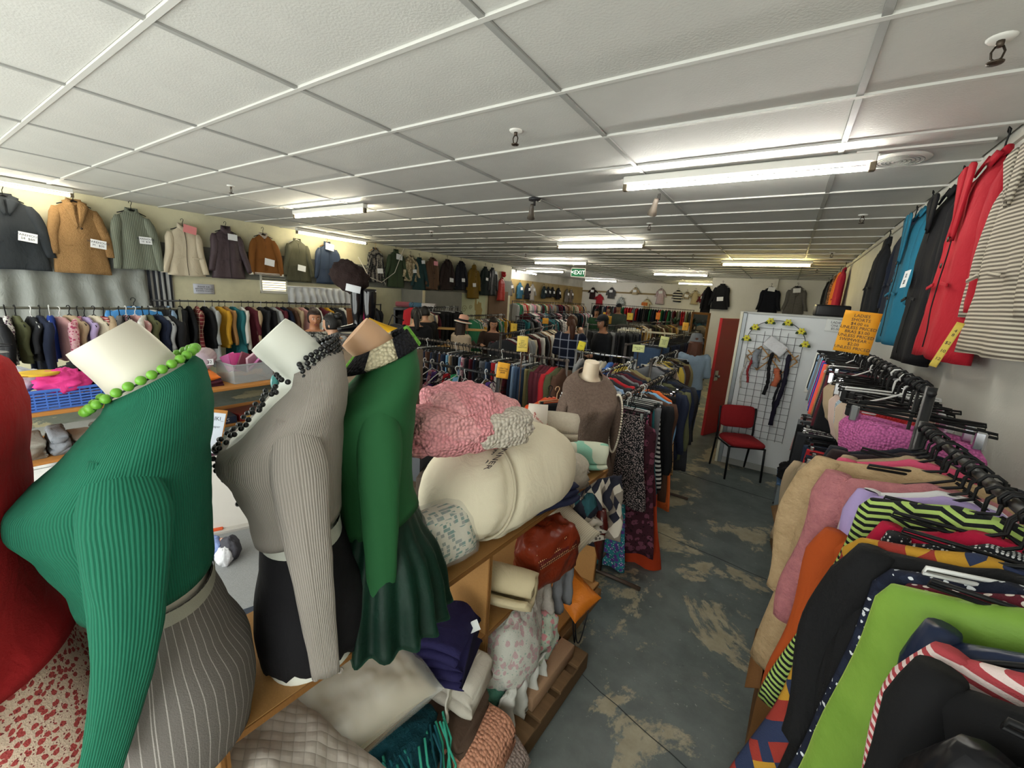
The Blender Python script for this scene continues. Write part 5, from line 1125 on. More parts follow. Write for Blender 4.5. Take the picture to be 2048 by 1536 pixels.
# boxes under the side-wall racks
def carton(label, loc, rz, sx, sy, sz, col='#9a7145', contents=None):
    t = thing('cardboard_box', label, 'box', loc, rz); m1 = M(col, 'mdf', rough=.85); h = .004
    MB().box(-sx/2, sx/2, -sy/2, sy/2, 0, h).build('base', m1, t, False)
    for (x0, x1, y0, y1) in ((-sx/2, -sx/2+h, -sy/2, sy/2), (sx/2-h, sx/2, -sy/2, sy/2), (-sx/2+h, sx/2-h, -sy/2, -sy/2+h), (-sx/2+h, sx/2-h, sy/2-h, sy/2)): MB().box(x0, x1, y0, y1, 0, sz).build('side', m1, t, False)
    for s_ in (-1, 1): MB().slab([[Vector((s_*(sx/2+.05*u), v*sy/2, sz-.03*u)) for u in (0, .5, 1)] for v in (-1, 0, 1)], .003).build('flap', m1, t)
    return t
carton('open cardboard carton of paper beneath the beige teddy coat', (.40, 3.95, 0), .1, .34, .30, .36, '#8d6a45')
for k in range(5):
    o = MB().tube([(0, 0, 0), (.02*math.sin(k), .01, .24)], .022, 8).build('paper_roll', M('#cdc3ad', 'plain')); o.location = (.30+.045*k, 3.90+.03*(k % 3), .06); o.rotation_euler = (R(8*(k-2)), R(10), 0); tag(o, 'cream paper roll standing in the open carton, %s of five' % ordn(k), 'paper roll', 'paper rolls in the carton')
carton('brown cardboard box under the rust orange coat', (.36, 2.05, 0), -.05, .36, .42, .42, '#8a6038')
carton('brown cardboard box under the harlequin dress', (.38, 1.35, 0), .06, .38, .5, .36, '#8a6038')
t = thing('storage_tub', 'clear plastic tub of white cloths by the partition', 'tub', (.42, 5.1, 0))
for (x0, x1, y0, y1) in ((-.2, -.195, -.25, .25), (.195, .2, -.25, .25), (-.195, .195, -.25, -.245), (-.195, .195, .245, .25)): MB().box(x0, x1, y0, y1, 0, .26).build('side', M('#aeb9c0', 'plastic', bump=.45), t, False)
MB().box(-.2, .2, -.25, .25, 0, .005).build('base', M('#aeb9c0', 'plastic', bump=.6), t, False); MB().rbox(-.215, .215, -.265, .265, .26, .285, .005, 1).build('lid', M('#5c7fa8', 'plastic', bump=.8), t, False)
o = blob(.17, .21, .12, 4, .2).build('white_cloths', M('#cfcfcc', 'cloth')); o.location = (.42, 5.1, .13); tag(o, 'crumpled white cloths inside the clear tub', 'cloths')
o = blob(.20, .24, .10, 14, .25).build('black_cloth_heap', CW['black']); o.location = (.40, 5.05, .36); tag(o, 'heap of black clothing on the clear tub', 'clothes')
# ================================================================ BEDDING AND LINEN ON THE SHELVES
def put(o, loc, rot, label, cat, group=None):
    o.location = loc; o.rotation_euler = rot; return tag(o, label, cat, group)
CREAM = M('#ddd3ba', 'cloth', var=.05, bump=.25); BEIGE = M('#bdb09c', 'fuzzy', c2='#a4978a', s=1.2, bump=.4)
# big duvet inner: a folded-over fat roll
def duvet():
    rings = []; n = 64; K = 40
    for i in range(K+1):
        t = i/K; y = lerp(-.36, .40, t); e = (1-abs(2*t-1)**2.6)**.5
        ring = []
        for j in range(n):
            a = 2*math.pi*j/n; c, s_ = math.cos(a), math.sin(a)
            rx, rz = .245*e+.004, .215*e+.004
            k = 1+.05*fbm((c*1.5, s_*1.5, y*4), 3)+.018*abs(fbm((c*4+2, s_*4, y*9), 2))+.035*abs(math.sin(a*2+y*9))*abs(t-.5)*1.4
            tie = 1-.10*math.exp(-((t-.30)/.05)**2)                 # tied around with a tape
            k *= tie
            gro = 1-.22*math.exp(-((a-5.55)/.20)**2)*max(0, min(1, (t-.35)*4))   # the fold opening
            pl = 1+.02*math.sin(a*22)*math.exp(-((t-.22)/.10)**2)
            ring.append(Vector((c*rx*k*gro*pl, y+.05*s_*e, s_*rz*k*gro*pl)))
        rings.append(ring)
    return MB().loft(rings, True, True, True)
o = put(duvet().build('duvet_roll', CREAM), (-.935, 1.40, 1.212), (0, 0, R(-14)), 'large cream duvet inner rolled and tied on the top shelf', 'duvet')
tp = MB().tube([(.235*math.cos(a), -.13+.05*math.sin(a), .205*math.sin(a)) for a in [2*math.pi*k/40 for k in range(40)]], .006, 6, True).build('tie_tape', M('#c9bfa6', 'cloth'), o)
t_ = text('DUVET INNER\n     8/5cm  $', o, M('#3c3a3a', 'plain'), (.115, -.085, .208), (R(20), R(26), R(-80)), .046)
# plastic bag with mosaic print
b = thing('bagged_bedding', 'bedding set with green mosaic print in a clear zip bag beside the duvet', 'bag', (-.915, 1.005, 1.01), R(-12))
pillow(.30, .22, .15, 5, 24, .01).build('folded_fabric', M('#d5d0be', 'mosaic', c2='#3f7d78', c3='#8c8f8a', s=1.0), b, True, (0, 0, .125), (R(75), 0, R(90)))
pillow(.325, .25, .17, 8, 24, .012).build('clear_bag', M('#e3e6e4', 'plastic', bump=.22, rough=.12), b, True, (0, 0, .128), (R(75), 0, R(90)))
# pink crochet blanket
PK = M('#f3a4aa', 'crochet', c2='#f5b0b2', s=.9); PKC = M('#d9cfc0', 'crochet', s=1.0)
k_ = thing('crochet_blanket', 'folded pink and cream crochet blanket on top of the duvet', 'blanket', (-.955, 1.18, 1.405), R(-20))
blob(.13, .23, .10, 3, .20, 1.6, 56, 36, .8, 1, .35).build('folded_wool', PK, k_, True, (0, 0, .10))
blob(.115, .12, .085, 6, .22, 1.8, 44, 28, .8, 1, .35).build('fold_layer', PK, k_, True, (-.02, -.03, .17))
blob(.10, .13, .075, 9, .18, 1.8, 44, 28, .8, 1, .35).build('cream_border', PKC, k_, True, (.055, .12, .095))
for k in range(4): blob(.045, .06, .03, 20+k, .25, 2, 26, 16).build('scallop_edge', PK, k_, True, (.03-.02*k, -.21-.008*k, .05+.035*k))
# rolled blankets beyond
put(roll(.095, .42, 2.2, .026, 2).build('rolled_blanket', M('#cfc4b2', 'fuzzy', c2='#b5a997', s=1.4, bump=.5)), (-.985, 1.80, 1.36), (0, R(20), R(-62)), 'cream rolled towelling blanket with red price writing', 'blanket', 'rolled blankets on the top shelf')
lab_ = bpy.data.objects['rolled_blanket']
MB().slab([[Vector((.100*math.cos(a), y, .100*math.sin(a)*.95)) for y in (-.05, .0, .05)] for a in [R(30+12*k) for k in range(9)]], .002).build('paper_band', M('#d9cfc2', 'plain'), lab_)
text('$16\nMULTIKONA', lab_, M('#b53a34', 'plain'), (.058, 0, .082), (R(0), R(34), R(90)), .030)
put(pillow(.36, .30, .12, 12).build('folded_blanket', M('#b5a998', 'cloth')), (-.97, 1.68, 1.26), (R(6), R(4), R(-30)), 'taupe bagged pillow lying under the cream rolled blanket', 'pillow')
put(folded(.34, .30, .16, 4, 5).build('folded_blanket', M('#c9c0ae', 'fuzzy', bump=.4)), (-.95, 1.93, 1.005), (0, 0, R(-20)), 'stack of folded cream wool blankets under the rolled blanket', 'blanket')
put(folded(.30, .22, .12, 3, 9).build('folded_cloth', M('#262a44', 'cloth')), (-.86, 1.70, 1.005), (0, 0, R(70)), 'navy and red folded cloth wedged beside the duvet', 'cloth')
put(roll(.098, .34, 2.6, .022, 7).build('rolled_blanket', M('#cfd3bd', 'patch', c2='#8fc4ad', c3='#d6d4bf', s=2.2)), (-.90, 2.18, 1.10), (0, R(30), R(-58)), 'mint and cream rolled blanket at the shelf end', 'blanket', 'rolled blankets on the top shelf')
# patterned cover hanging over the shelf end
put(drape(.30, .42, 4, .05, 4, .01, 30, 24, .15).build('patterned_cover', M('#d6cdbd', 'diamond', c2='#2b2c38', c3='#8f8478', s=1.1)), (-.735, 2.20, .98), (0, 0, R(62)), 'geometric cushion cover in cream, navy and teal hanging off the shelf end', 'cushion cover')
put(blob(.07, .10, .10, 5, .2).build('patterned_bundle', M('#d6cdbd', 'diamond', c2='#2b2c38', c3='#2d5a62', s=1.1)), (-.80, 2.12, .80), (0, 0, 0), 'bunched geometric fabric on the middle shelf end', 'fabric')
# middle shelf, far bay
put(roll(.11, .34, 1.6, .03, 4, wob=.02).build('rolled_duvet', M('#d8c9a4', 'cloth')), (-.885, 1.36, .745), (0, R(10), R(-72)), 'cream quilted throw rolled on the middle shelf', 'throw')
put(blob(.10, .16, .15, 11, .14, 1.8, 40, 26, .85, 1, .45).build('rust_bag', M('#7d2e18', 'satin')), (-.80, 1.66, .77), (R(10), 0, R(-20)), 'rust satin cushion bag with gold dots on the middle shelf', 'bag')
MB().slab([[Vector((.085+.012*math.cos(v*2), -.12+.24*u, .02+.05*v)) for u in [k/8 for k in range(9)]] for v in (0, .5, 1, 1.5)], .004).build('dotted_band', M('#5d1c16', 'dots', c2='#c79a6a', s=.5), bpy.data.objects['rust_bag'])
put(pillow(.36, .24, .13, 21).build('beige_pillow', M('#c8bda6', 'stripe', c2='#b5aa94', ax='x', s=.3)), (-.85, 1.93, .76), (R(35), R(20), R(-10)), 'beige slub pillow standing on the middle shelf', 'pillow')
put(folded(.22, .2, .14, 3, 3).build('spotted_linen', M('#cfc8bb', 'spots', c2='#5a554e', s=1.6)), (-.80, 2.12, .62), (0, 0, R(60)), 'cream linen with small dark spots near the shelf end', 'linen')
put(drape(.16, .26, 6, .03, 4).build('grey_cloth', M('#77787c', 'cloth')), (-.735, 1.78, .66), (0, 0, R(80)), 'grey felt cloth hanging off the middle shelf', 'cloth')
put(drape(.26, .24, 8, .04, 5).build('white_towel', M('#c6bdb4', 'fuzzy', bump=.5)), (-.765, 1.52, .63), (0, 0, R(86)), 'off-white towel draped over the middle shelf edge', 'towel')
# orange tote on the lower board
ob = thing('orange_bag', 'orange fabric tote with black cord handles at the shelf end', 'bag', (-.755, 1.98, SL_), R(-25))
pillow(.26, .20, .12, 31, 20, .012).build('bag_body', M('#cf7420', 'satin', rough=.5), ob, True, (0, 0, .12), (R(35), R(8), 0))
MB().tube([(.07+.03*math.sin(q*3), -.06+.02*q, .05-.16*math.sin(math.pi*q)) for q in [k/14 for k in range(15)]], .004, 6).build('cord_handle', BLACKM, ob)
MB().tube([(.09, .04-.10*q, .06-.20*math.sin(math.pi*q)) for q in [k/14 for k in range(15)]], .004, 6).build('cord_handle', BLACKM, ob)
put(MB().tube([(0, 0, 0), (.02, .01, -.1), (.0, .0, -.2), (.02, .01, -.32)], [.03, .035, .028, .012], 10).build('wrapped_cloth', M('#4a1712', 'gloss', rough=.25)), (-.715, 2.17, .80), (0, 0, 0), 'glossy brown plastic-wrapped scarf hanging at the shelf end', 'scarf')
# middle bay
put(folded(.26, .24, .19, 5, 13).build('navy_sheets', M('#231f4a', 'cloth')), (-.88, .985, SM), (R(0), R(-8), R(20)), 'stack of indigo folded sheets on the middle shelf', 'sheets')
put(MB().rbox(-.02, .02, -.028, .028, 0, .001, .0004, 1).build('price_label', PAPER), (-.79, 1.06, .77), (R(50), R(60), 0), 'white folded price label on the indigo sheets', 'label')
pb = thing('wrapped_bedding', 'cream bedding in a clear plastic bag on the middle shelf', 'bag', (-.965, .66, SM), R(-8))
pillow(.34, .44, .16, 41, 24, .012).build('folded_bedding', M('#cfc0a4', 'cloth'), pb, True, (0, 0, .10), (0, R(12), 0))
pillow(.37, .48, .225, 43, 44, .026).build('clear_wrap', M('#f2f2ee', 'plastic', bump=.30, rough=.04), pb, True, (0, 0, .105), (0, R(12), 0))
o = put(pillow(.52, .62, .26, 51, 40, .03).build('quilted_bedspread', M('#c0b6ac', 'quilt', s=.5)), (-.90, .26, SM+.115), (R(0), R(14), R(10)), 'taupe matelasse quilted bedspread bulging from the middle shelf', 'bedspread')
# lower bay
ts = thing('teal_shawl', 'teal and turquoise wool shawl with long fringe on the lower shelf', 'shawl', (-.90, .78, SL_), R(-10))
blob(.13, .17, .14, 61, .2, 2, 44, 28, .8).build('folded_shawl', M('#1d5866', 'fuzzy', c2='#123c48', s=1), ts, True, (0, 0, .17))
rs = random.Random(5)
for k in range(34):
    y = -.17+.34*k/34; c = rs.choice(['#2f8f86', '#1f6a78', '#3fae94', '#1b5460']); x = .08+rs.uniform(-.01, .05)
    MB().tube([(x-.02, y, .28), (x+.02, y+rs.uniform(-.02, .02), .22), (x+.035, y+rs.uniform(-.02, .02), .12), (x+.03, y+rs.uniform(-.03, .03), .03)], .0045, 5).build('fringe', M(c, 'cloth'), ts)
put(blob(.06, .08, .05, 71, .25, 2, 30, 18).build('yellow_flowers', M('#d8a01e', 'crochet', s=.8)), (-.86, .64, SL_+.06), (0, 0, 0), 'yellow crochet flower bundle at the bottom of the picture', 'flowers')
put(folded(.24, .20, .15, 3, 15).build('white_linen', M('#c9c2b6', 'cloth')), (-.865, 1.06, .455), (R(0), R(6), R(10)), 'white crumpled linen above the brown cloth', 'linen')
put(drape(.18, .16, 12, .03, 3).build('white_linen_fold', M('#d3cdc2', 'cloth')), (-.800, 1.04, .60), (0, 0, R(84)), 'white linen corner hanging over the brown cloth', 'linen')
put(folded(.26, .26, .22, 4, 17).build('brown_cloth', M('#5d4a3e', 'cloth')), (-.88, 1.03, SL_), (0, R(4), R(6)), 'folded brown and taupe cloths on the lower shelf', 'cloth')
put(blob(.12, .17, .19, 81, .16, 1.6, 48, 30, .9).build('floral_bundle', M('#c9c9c0', 'floral', c2='#c0a2a4', c3='#a3b3a8', s=.7)), (-.80, 1.39, .41), (R(0), R(0), R(0)), 'bundle of white floral sheets spilling over the lower shelf', 'sheets')
put(drape(.30, .24, 14, .05, 7, .008, 34, 20, .1, .05).build('floral_sheet_hem', M('#d6d6cf', 'cloth')), (-.700, 1.38, .34), (R(8), 0, R(84)), 'white sheet hem hanging in folds below the floral bundle', 'sheet')
put(blob(.10, .12, .12, 83, .18, 2, 40, 24, .9).build('quilt_bundle', M('#b5bfae', 'floral', c2='#c98a8f', c3='#7f9a90', s=.9)), (-.78, 1.60, .34), (0, 0, 0), 'faded green and pink floral quilt behind the white sheets', 'quilt')
put(blob(.07, .09, .06, 85, .15, 2, 30, 20).build('mint_towel', M('#5f9a84', 'fuzzy')), (-.83, 1.28, SL_+.05), (0, 0, 0), 'mint green towel tucked by the shelf divider', 'towel')
o = folded(.30, .30, .20, 3, 91).build('peach_knit', M('#e0a184', 'crochet', s=.9)); put(o, (-.80, 1.06, .125), (R(0), R(10), R(6)), 'folded peach chunky-knit blanket at floor level', 'blanket')
o = folded(.28, .26, .07, 2, 93).build('grey_knit', M('#a8968e', 'crochet', s=.8)); put(o, (-.73, 1.12, .115), (0, R(14), R(0)), 'grey-pink knitted blanket under the peach one', 'blanket')
# fuzzy-jumper mannequin and pearls by the skirt rack
fm = mannequin('beige torso mannequin in a brown fuzzy jumper before the skirt rack', (-1.02, 2.58, .70), R(40), '#d5c2a8', R(8))
FZ = M('#8a7568', 'fuzzy', c2='#4f4038', s=.9)
shoulder_top(FZ, fm, .02, .02, hemflare=.03); sleeve(1, (.15, 0, .70), (.2, .0, .12), FZ, fm, .08, .05, .05, .02, .03); sleeve(-1, (-.15, 0, .70), (-.2, .0, .12), FZ, fm, .08, .05, .05, .02, .03)
MB().tube([(0, 0, -.70), (0, 0, .02)], .018, 10).build('stand_pole', CHROME, fm); MB().lathe([(0, -.67), (.15, -.675), (.17, -.69), (.17, -.70), (0, -.70)], 24).build('stand_base', CHROME, fm)
pn = thing('pearl_necklace', 'long cream pearl necklace looped over the end of the skirt rack', 'necklace', (-.85, 2.675, 1.385))
pm = MB().ball((0, 0, 0), .0075, 8, 6).mesh('pearl'); PM = M('#e6dcc8', 'gloss', rough=.25)
for k in range(66):
    a = 2*math.pi*k/66; x = .042*math.sin(a)*(1+.15*math.cos(a)); z = -.20+.205*math.cos(a); obj('pearl', pm, PM, pn, (x, -.012-.01*abs(math.sin(a)), z))
# ================================================================ SHOPPERS
def _remesh(o, vox, sm=3):
    md = o.modifiers.new('union', 'REMESH'); md.mode = 'VOXEL'; md.voxel_size = vox; md.use_smooth_shade = True
    if sm: s2 = o.modifiers.new('smooth', 'SMOOTH'); s2.iterations = sm; s2.factor = .5
    return o
def ell(mb, rows, n=20):
    """rows of (z, hw, hd, cy)"""
    mb.loft([[Vector((hw*math.copysign(abs(math.cos(a))**.85, math.cos(a)), cy+hd*math.copysign(abs(math.sin(a))**.85, math.sin(a)), z)) for a in [2*math.pi*k/n for k in range(n)]] for z, hw, hd, cy in rows], True, True, True)
def limb(mb, pts, rad, n=12):
    P, Q = [], []
    for i in range(len(pts)-1):
        for k in range(4): t = k/4; P.append(Vector(pts[i]).lerp(Vector(pts[i+1]), t)); Q.append(lerp(rad[i], rad[i+1], t))
    P.append(Vector(pts[-1])); Q.append(rad[-1])
    d0 = (P[0]-P[1]).normalized(); d1 = (P[-1]-P[-2]).normalized()
    P = [P[0]+d0*Q[0]*.8]+P+[P[-1]+d1*Q[-1]*.8]; Q = [Q[0]*.45]+Q+[Q[-1]*.45]; mb.tube(P, Q, n)
def headfn(p, d):
    f = -d.y; x, z = d.x, d.z
    if z < -.1: p.x *= 1-.22*(-z-.1); p.y *= 1-.10*(-z-.1)
    g = lambda cx, cz, sx, sz: math.exp(-((x-cx)/sx)**2-((z-cz)/sz)**2)
    if f > 0:
        p.y -= .020*g(0, -.20, .13, .20)*f+.012*g(0, -.30, .16, .09)*f        # nose
        p.y += .008*(g(.36, .02, .2, .14)+g(-.36, .02, .2, .14))*f            # eye sockets
        p.y -= .006*(g(.3, .22, .3, .10)+g(-.3, .22, .3, .10))*f              # brow
        p.y -= .007*g(0, -.56, .22, .10)*f; p.y -= .008*g(0, -.86, .3, .14)*f # lips, chin
        p.y -= .005*(g(.5, -.25, .2, .2)+g(-.5, -.25, .2, .2))*f
    return p
def person(label, x, y, rz, h, skin, shirt, pants, hair, hairstyle='short', arms=(('down'), ('down')), turn=0, nod=0, vox=.011, shoes='#222226', long_coat=False, hat=None, slim=1.0):
    t = thing('person', label, 'person', (x, y, 0), rz); s = h/1.70; t.scale = (s, s, s)
    SK = M(skin, 'plain', rough=.5); b = MB()
    w_ = slim
    torso = [(.80, .165*w_, .105, .01), (.90, .175*w_, .12, .012), (1.0, .155*w_, .105, .005), (1.08, .148*w_, .10, 0), (1.2, .162*w_, .115, -.005), (1.30, .172*w_, .115, 0), (1.38, .165*w_, .095, .01), (1.425, .115, .075, .015), (1.45, .06, .058, .012)]
    ell(b, torso); limb(b, [(0, .012, 1.40), (0, -.008, 1.53)], [.060, .055])
    hc = Vector((0, -.02, 1.585)); hm_ = Matrix.Translation(hc) @ Matrix.Rotation(turn, 4, 'Z') @ Matrix.Rotation(nod, 4, 'X')
    hb = MB().ball((0, 0, 0), (.073, .092, .115), 44, 34, headfn)
    for s_ in (-1, 1): hb.ball((s_*.073, .012, -.012), (.010, .020, .032), 10, 8)
    b.add([hm_ @ Vector(p) for p in hb.v], hb.f)
    segs = []
    for s_, ar in ((1, arms[0]), (-1, arms[1])):
        sh = Vector((s_*.175*w_, .01, 1.385))
        if ar == 'down': el, wr = sh+Vector((s_*.04, .02, -.29)), sh+Vector((s_*.05, -.03, -.53))
        elif ar == 'fwd': el, wr = sh+Vector((s_*.05, -.02, -.27)), sh+Vector((-s_*.02, -.23, -.30))
        elif ar == 'reach': el, wr = sh+Vector((s_*.06, -.16, -.20)), sh+Vector((s_*.02, -.38, -.16))
        elif ar == 'chest': el, wr = sh+Vector((s_*.07, -.03, -.26)), sh+Vector((-s_*.13, -.17, -.15))
        elif ar == 'up': el, wr = sh+Vector((s_*.10, -.06, -.22)), sh+Vector((-s_*.01, -.16, .02))
        limb(b, [sh, el, wr], [.050, .040, .028])
        dr = (wr-el).normalized(); sd = Vector((s_, 0, 0)); sd = (sd-dr*sd.dot(dr)).normalized(); nn = dr.cross(sd)
        limb(b, [wr, wr+dr*.075], [.026, .034], 10)
        for k, (o_, L_) in enumerate(((-.026, .060), (-.009, .070), (.009, .066), (.026, .052))):
            p0 = wr+dr*.08+sd*o_; limb(b, [p0, p0+dr*L_*.55+nn*.008, p0+dr*L_*.9+nn*.028], [.0095, .009, .0075], 7)
        p0 = wr+dr*.025+sd*(-.03*1); limb(b, [p0, p0-sd*.025+dr*.035, p0-sd*.025+dr*.07+nn*.01], [.012, .011, .009], 7)
        segs.append((sh, el, wr))
    for s_ in (-1, 1):
        limb(b, [(s_*.088, .01, .86), (s_*.09, -.005, .47), (s_*.09, .02, .09)], [.085, .056, .038])
        limb(b, [(s_*.09, .035, .045), (s_*.095, -.13, .035)], [.042, .036])
    _remesh(b.build('body', SK, t), vox, 2)
    # clothing
    c = MB(); zt = torso if not long_coat else [(.52, .20*w_, .15, .01)]+torso
    lo = .86 if not long_coat else .5
    ell(c, [(z, a*1.09+.010, d*1.12+.012, cy) for z, a, d, cy in zt if z >= lo and z < 1.44])
    for sh, el, wr in segs: limb(c, [sh+Vector((0, 0, .004)), el, wr-(wr-el)*.06], [.066, .055, .042])
    _remesh(c.build('shirt', shirt, t), .014, 3)
    c = MB(); ell(c, [(.82, .180*w_, .125, .01), (.90, .182*w_, .13, .012), (.99, .165*w_, .118, .005)])
    for s_ in (-1, 1): limb(c, [(s_*.088, .01, .84), (s_*.092, -.005, .47), (s_*.092, .02, .10)], [.098, .074, .062])
    _remesh(c.build('trousers', pants, t), .016, 3)
    for s_ in (-1, 1):
        q = MB(); limb(q, [(s_*.092, .045, .05), (s_*.097, -.14, .04)], [.05, .045]); q.build('shoe', M(shoes, 'plain'), t)
    # face
    he = bpy.data.objects.new('face', None)
    for s_ in (-1, 1):
        MB().ball((0, 0, 0), (.0115, .008, .0065), 12, 8).build('eye', M('#ddd6cc', 'gloss'), t, True, hm_ @ Vector((s_*.027, -.0835, .004)), (nod, 0, turn))
        MB().ball((0, 0, 0), (.006, .004, .006), 10, 6).build('iris', M('#1a110c', 'gloss'), t, True, hm_ @ Vector((s_*.027, -.090, .004)), (nod, 0, turn))
        MB().tube([hm_ @ Vector((s_*(.012+.03*q), -.092+.006*q*q, .024+.004*math.sin(q*3))) for q in (0, .33, .66, 1)], [.002, .0032, .003, .0015], 6).build('eyebrow', M(hair, 'plain'), t)
    MB().ball((0, 0, 0), (.023, .006, .0075), 12, 6).build('lips', M('#8a4a44', 'plain'), t, True, hm_ @ Vector((0, -.0905, -.064)), (nod, 0, turn))
    bpy.data.objects.remove(he)
    HM = M(hair, 'rib', s=.6, ax='x', bump=.3, rough=.45)
    def hf(p, d):
        f = -d.y
        face = max(0, min(1, (f-.34)*4))*max(0, min(1, (.46-d.z)*5))
        low = max(0, min(1, (-.45-d.z)*4)) if hairstyle != 'long' else 0
        return p*(1+.03*fbm((d.x*4, d.y*4, d.z*4), 2))*(1-.22*max(face, low))
    hg = MB().ball((0, 0, 0), (.082, .102, .122), 36, 26, hf); hv = MB().add([hm_ @ (Vector(p)+Vector((0, .006, .006))) for p in hg.v], hg.f); hr = hv.build('hair', HM, t)
    if hairstyle == 'bun': MB().ball((0, 0, 0), (.045, .045, .042), 18, 12).build('hair_bun', HM, t, True, hm_ @ Vector((0, .085, .09)))
    if hairstyle == 'pony': limb_ = MB(); limb(limb_, [hm_ @ Vector((0, .09, .03)), hm_ @ Vector((.01, .14, -.06)), hm_ @ Vector((.0, .13, -.24))], [.03, .05, .03]); limb_.build('ponytail', HM, t)
    if hairstyle in ('long', 'long_front'):
        rows = []
        for k in range(14):
            q = k/13; z = 1.62-.40*q; ring = []
            for j in range(28):
                a = R(-25)+R(230)*j/27; rr = 1+.10*math.sin(j*1.3+q*3)*q
                ring.append(Vector((.095*math.cos(a)*(1+.25*q)*rr, .02+.085*math.sin(a)*rr+.02*q, z+(.02*math.sin(j*2.1) if k == 13 else 0))))
            rows.append(ring)
        MB().slab(rows, .022).build('long_hair', HM, t)
    if hat:
        kind, col, band = hat
        hb_ = thing_part = None
        if kind == 'brim':
            o = MB().lathe([(.0, .125), (.05, .125), (.075, .112), (.083, .07), (.088, .02), (.15, .008), (.152, .002), (.088, .008), (.0, .01)], 28).build('sun_hat', M(col, 'cloth'), t, True, hm_ @ Vector((0, .005, .045)), (nod, 0, turn))
            MB().lathe([(.089, .02), (.091, .03), (.087, .055), (.084, .055)], 28).build('hat_band', M(band, 'cloth'), o)
            MB().lathe([(.120, .0135), (.152, .0085), (.153, .001), (.120, .006)], 28).build('hat_edge', M('#e6dfd0', 'cloth'), o)
        elif kind == 'bucket': MB().lathe([(.0, .11), (.06, .112), (.078, .10), (.088, .03), (.118, -.045), (.115, -.048), (.084, .02), (0, .03)], 26).build('bucket_hat', M(col, 'cloth'), t, True, hm_ @ Vector((0, .004, .04)), (nod, 0, turn))
        elif kind == 'cap':
            o = MB().ball((0, 0, 0), (.086, .105, .085), 26, 16, lambda p, d: Vector((p.x, p.y, max(p.z, -.01)))).build('cap', M(col, 'cloth'), t, True, hm_ @ Vector((0, .004, .052)), (nod, 0, turn))
            MB().slab([[Vector((u*.075, -.09-.07*(1-u*u)*v, .0-.012*v)) for u in (-1, -.5, 0, .5, 1)] for v in (0, .5, 1)], .004).build('cap_peak', M(band, 'cloth'), o)
        elif kind == 'beanie': MB().ball((0, 0, 0), (.094, .112, .112), 26, 18, lambda p, d: Vector((p.x, p.y, max(p.z, -.03)))).build('beanie', M(col, 'fuzzy'), t, True, hm_ @ Vector((0, .012, .03)), (nod, 0, turn))
    return t
def face_to(x, y, dx, dy): return math.atan2(dx, -dy)      # yaw so that local -y looks along (dx, dy)
MIX = M('#5c5c58', 'patch', c2='#9a9890', c3='#2e2e2c', s=.35)
person('woman with brown hair tied back looking up, grey mottled jacket, by the bins', -4.80, 2.92, face_to(0, 0, .9, -.42), 1.69, '#a9714f', MIX, CW['black'], '#2a1812', 'bun', ('fwd', 'fwd'), .05, .08, .009)
person('woman in pale grey top seen from behind with dark pinned hair', -4.12, 2.72, face_to(0, 0, -.85, -.35), 1.68, '#b98d70', M('#a9aeb4', 'cloth'), CW['black'], '#16130f', 'bun', ('fwd', 'fwd'), .1, .05, .009)
sp_ = person('shopper in black with a dark ponytail bending over the jeans', -4.72, 4.52, face_to(0, 0, -.5, .6), 1.72, '#b08466', CW['black'], CW['black'], '#15120f', 'pony', ('reach', 'fwd'), .2, .3, .011)
person('second shopper in black beside the trouser rail', -5.45, 5.45, face_to(0, 0, -.9, .3), 1.70, '#b08466', CW['black'], CW['black'], '#15120f', 'short', ('reach', 'down'), 0, .2, .012)
person('shopper in beige jacket and pink sun hat with black band', -4.25, 5.05, face_to(0, 0, .2, .95), 1.60, '#b98d70', M('#a3917c', 'cloth'), CW['charcoal'], '#2a1c14', 'long', ('fwd', 'down'), -.9, .15, .012, hat=('brim', '#d9a58e', '#17171a'))
person('shopper with long dark wavy hair and brown sweater looking down', -4.12, 5.72, face_to(0, 0, .55, -.75), 1.62, '#b07f62', M('#33241e', 'cloth'), CW['black'], '#1d120d', 'long', ('fwd', 'reach'), .1, .35, .012)
person('shopper in navy windowpane check shirt with auburn ponytail', -2.80, 6.00, face_to(0, 0, -.3, .95), 1.75, '#b98d70', M('#171c2e', 'plaid', c2='#8a90a0', c3='#b0b4c0', s=2.2), CW['black'], '#4a2a1c', 'pony', ('fwd', 'up'), .3, .1, .011)
person('man in black jacket and dark cap facing the check-shirted shopper', -2.46, 6.48, face_to(0, 0, -.55, -.7), 1.77, '#a9785a', M('#17181c', 'cloth'), CW['black'], '#1a1512', 'short', ('fwd', 'down'), .3, .1, .012, hat=('cap', '#1a1c20', '#1a1c20'))
person('woman in grey bucket hat and pale blue top with long brown hair', -1.00, 6.30, face_to(0, 0, -.15, .95), 1.60, '#b98d70', M('#8fa3b5', 'cloth'), M('#2c4270', 'denim', c2='#46608f'), '#5a3524', 'long', ('fwd', 'fwd'), 0, .2, .011, hat=('bucket', '#6f7275', '#6f7275'))
person('far shopper in dark green top among the racks', -5.05, 12.6, face_to(0, 0, .3, -.9), 1.74, '#9a6e52', M('#274a30', 'cloth'), CW['black'], '#15110e', 'short', vox=.016)
person('far shopper in khaki jacket among the racks', -5.0, 13.6, face_to(0, 0, -.4, -.9), 1.82, '#9a6e52', M('#5a5138', 'cloth'), CW['black'], '#15110e', 'short', vox=.016)
person('far man in dark cap and grey-green jacket among the racks', -4.55, 13.2, face_to(0, 0, .2, -.95), 1.93, '#9a6e52', M('#3a443e', 'cloth'), CW['black'], '#15110e', 'short', vox=.016, hat=('cap', '#22262c', '#22262c'))
b = thing('round_bag', 'round charcoal fabric bag on the back of the black-dressed shopper', 'bag', (-4.86, 4.25, 1.30), R(40))
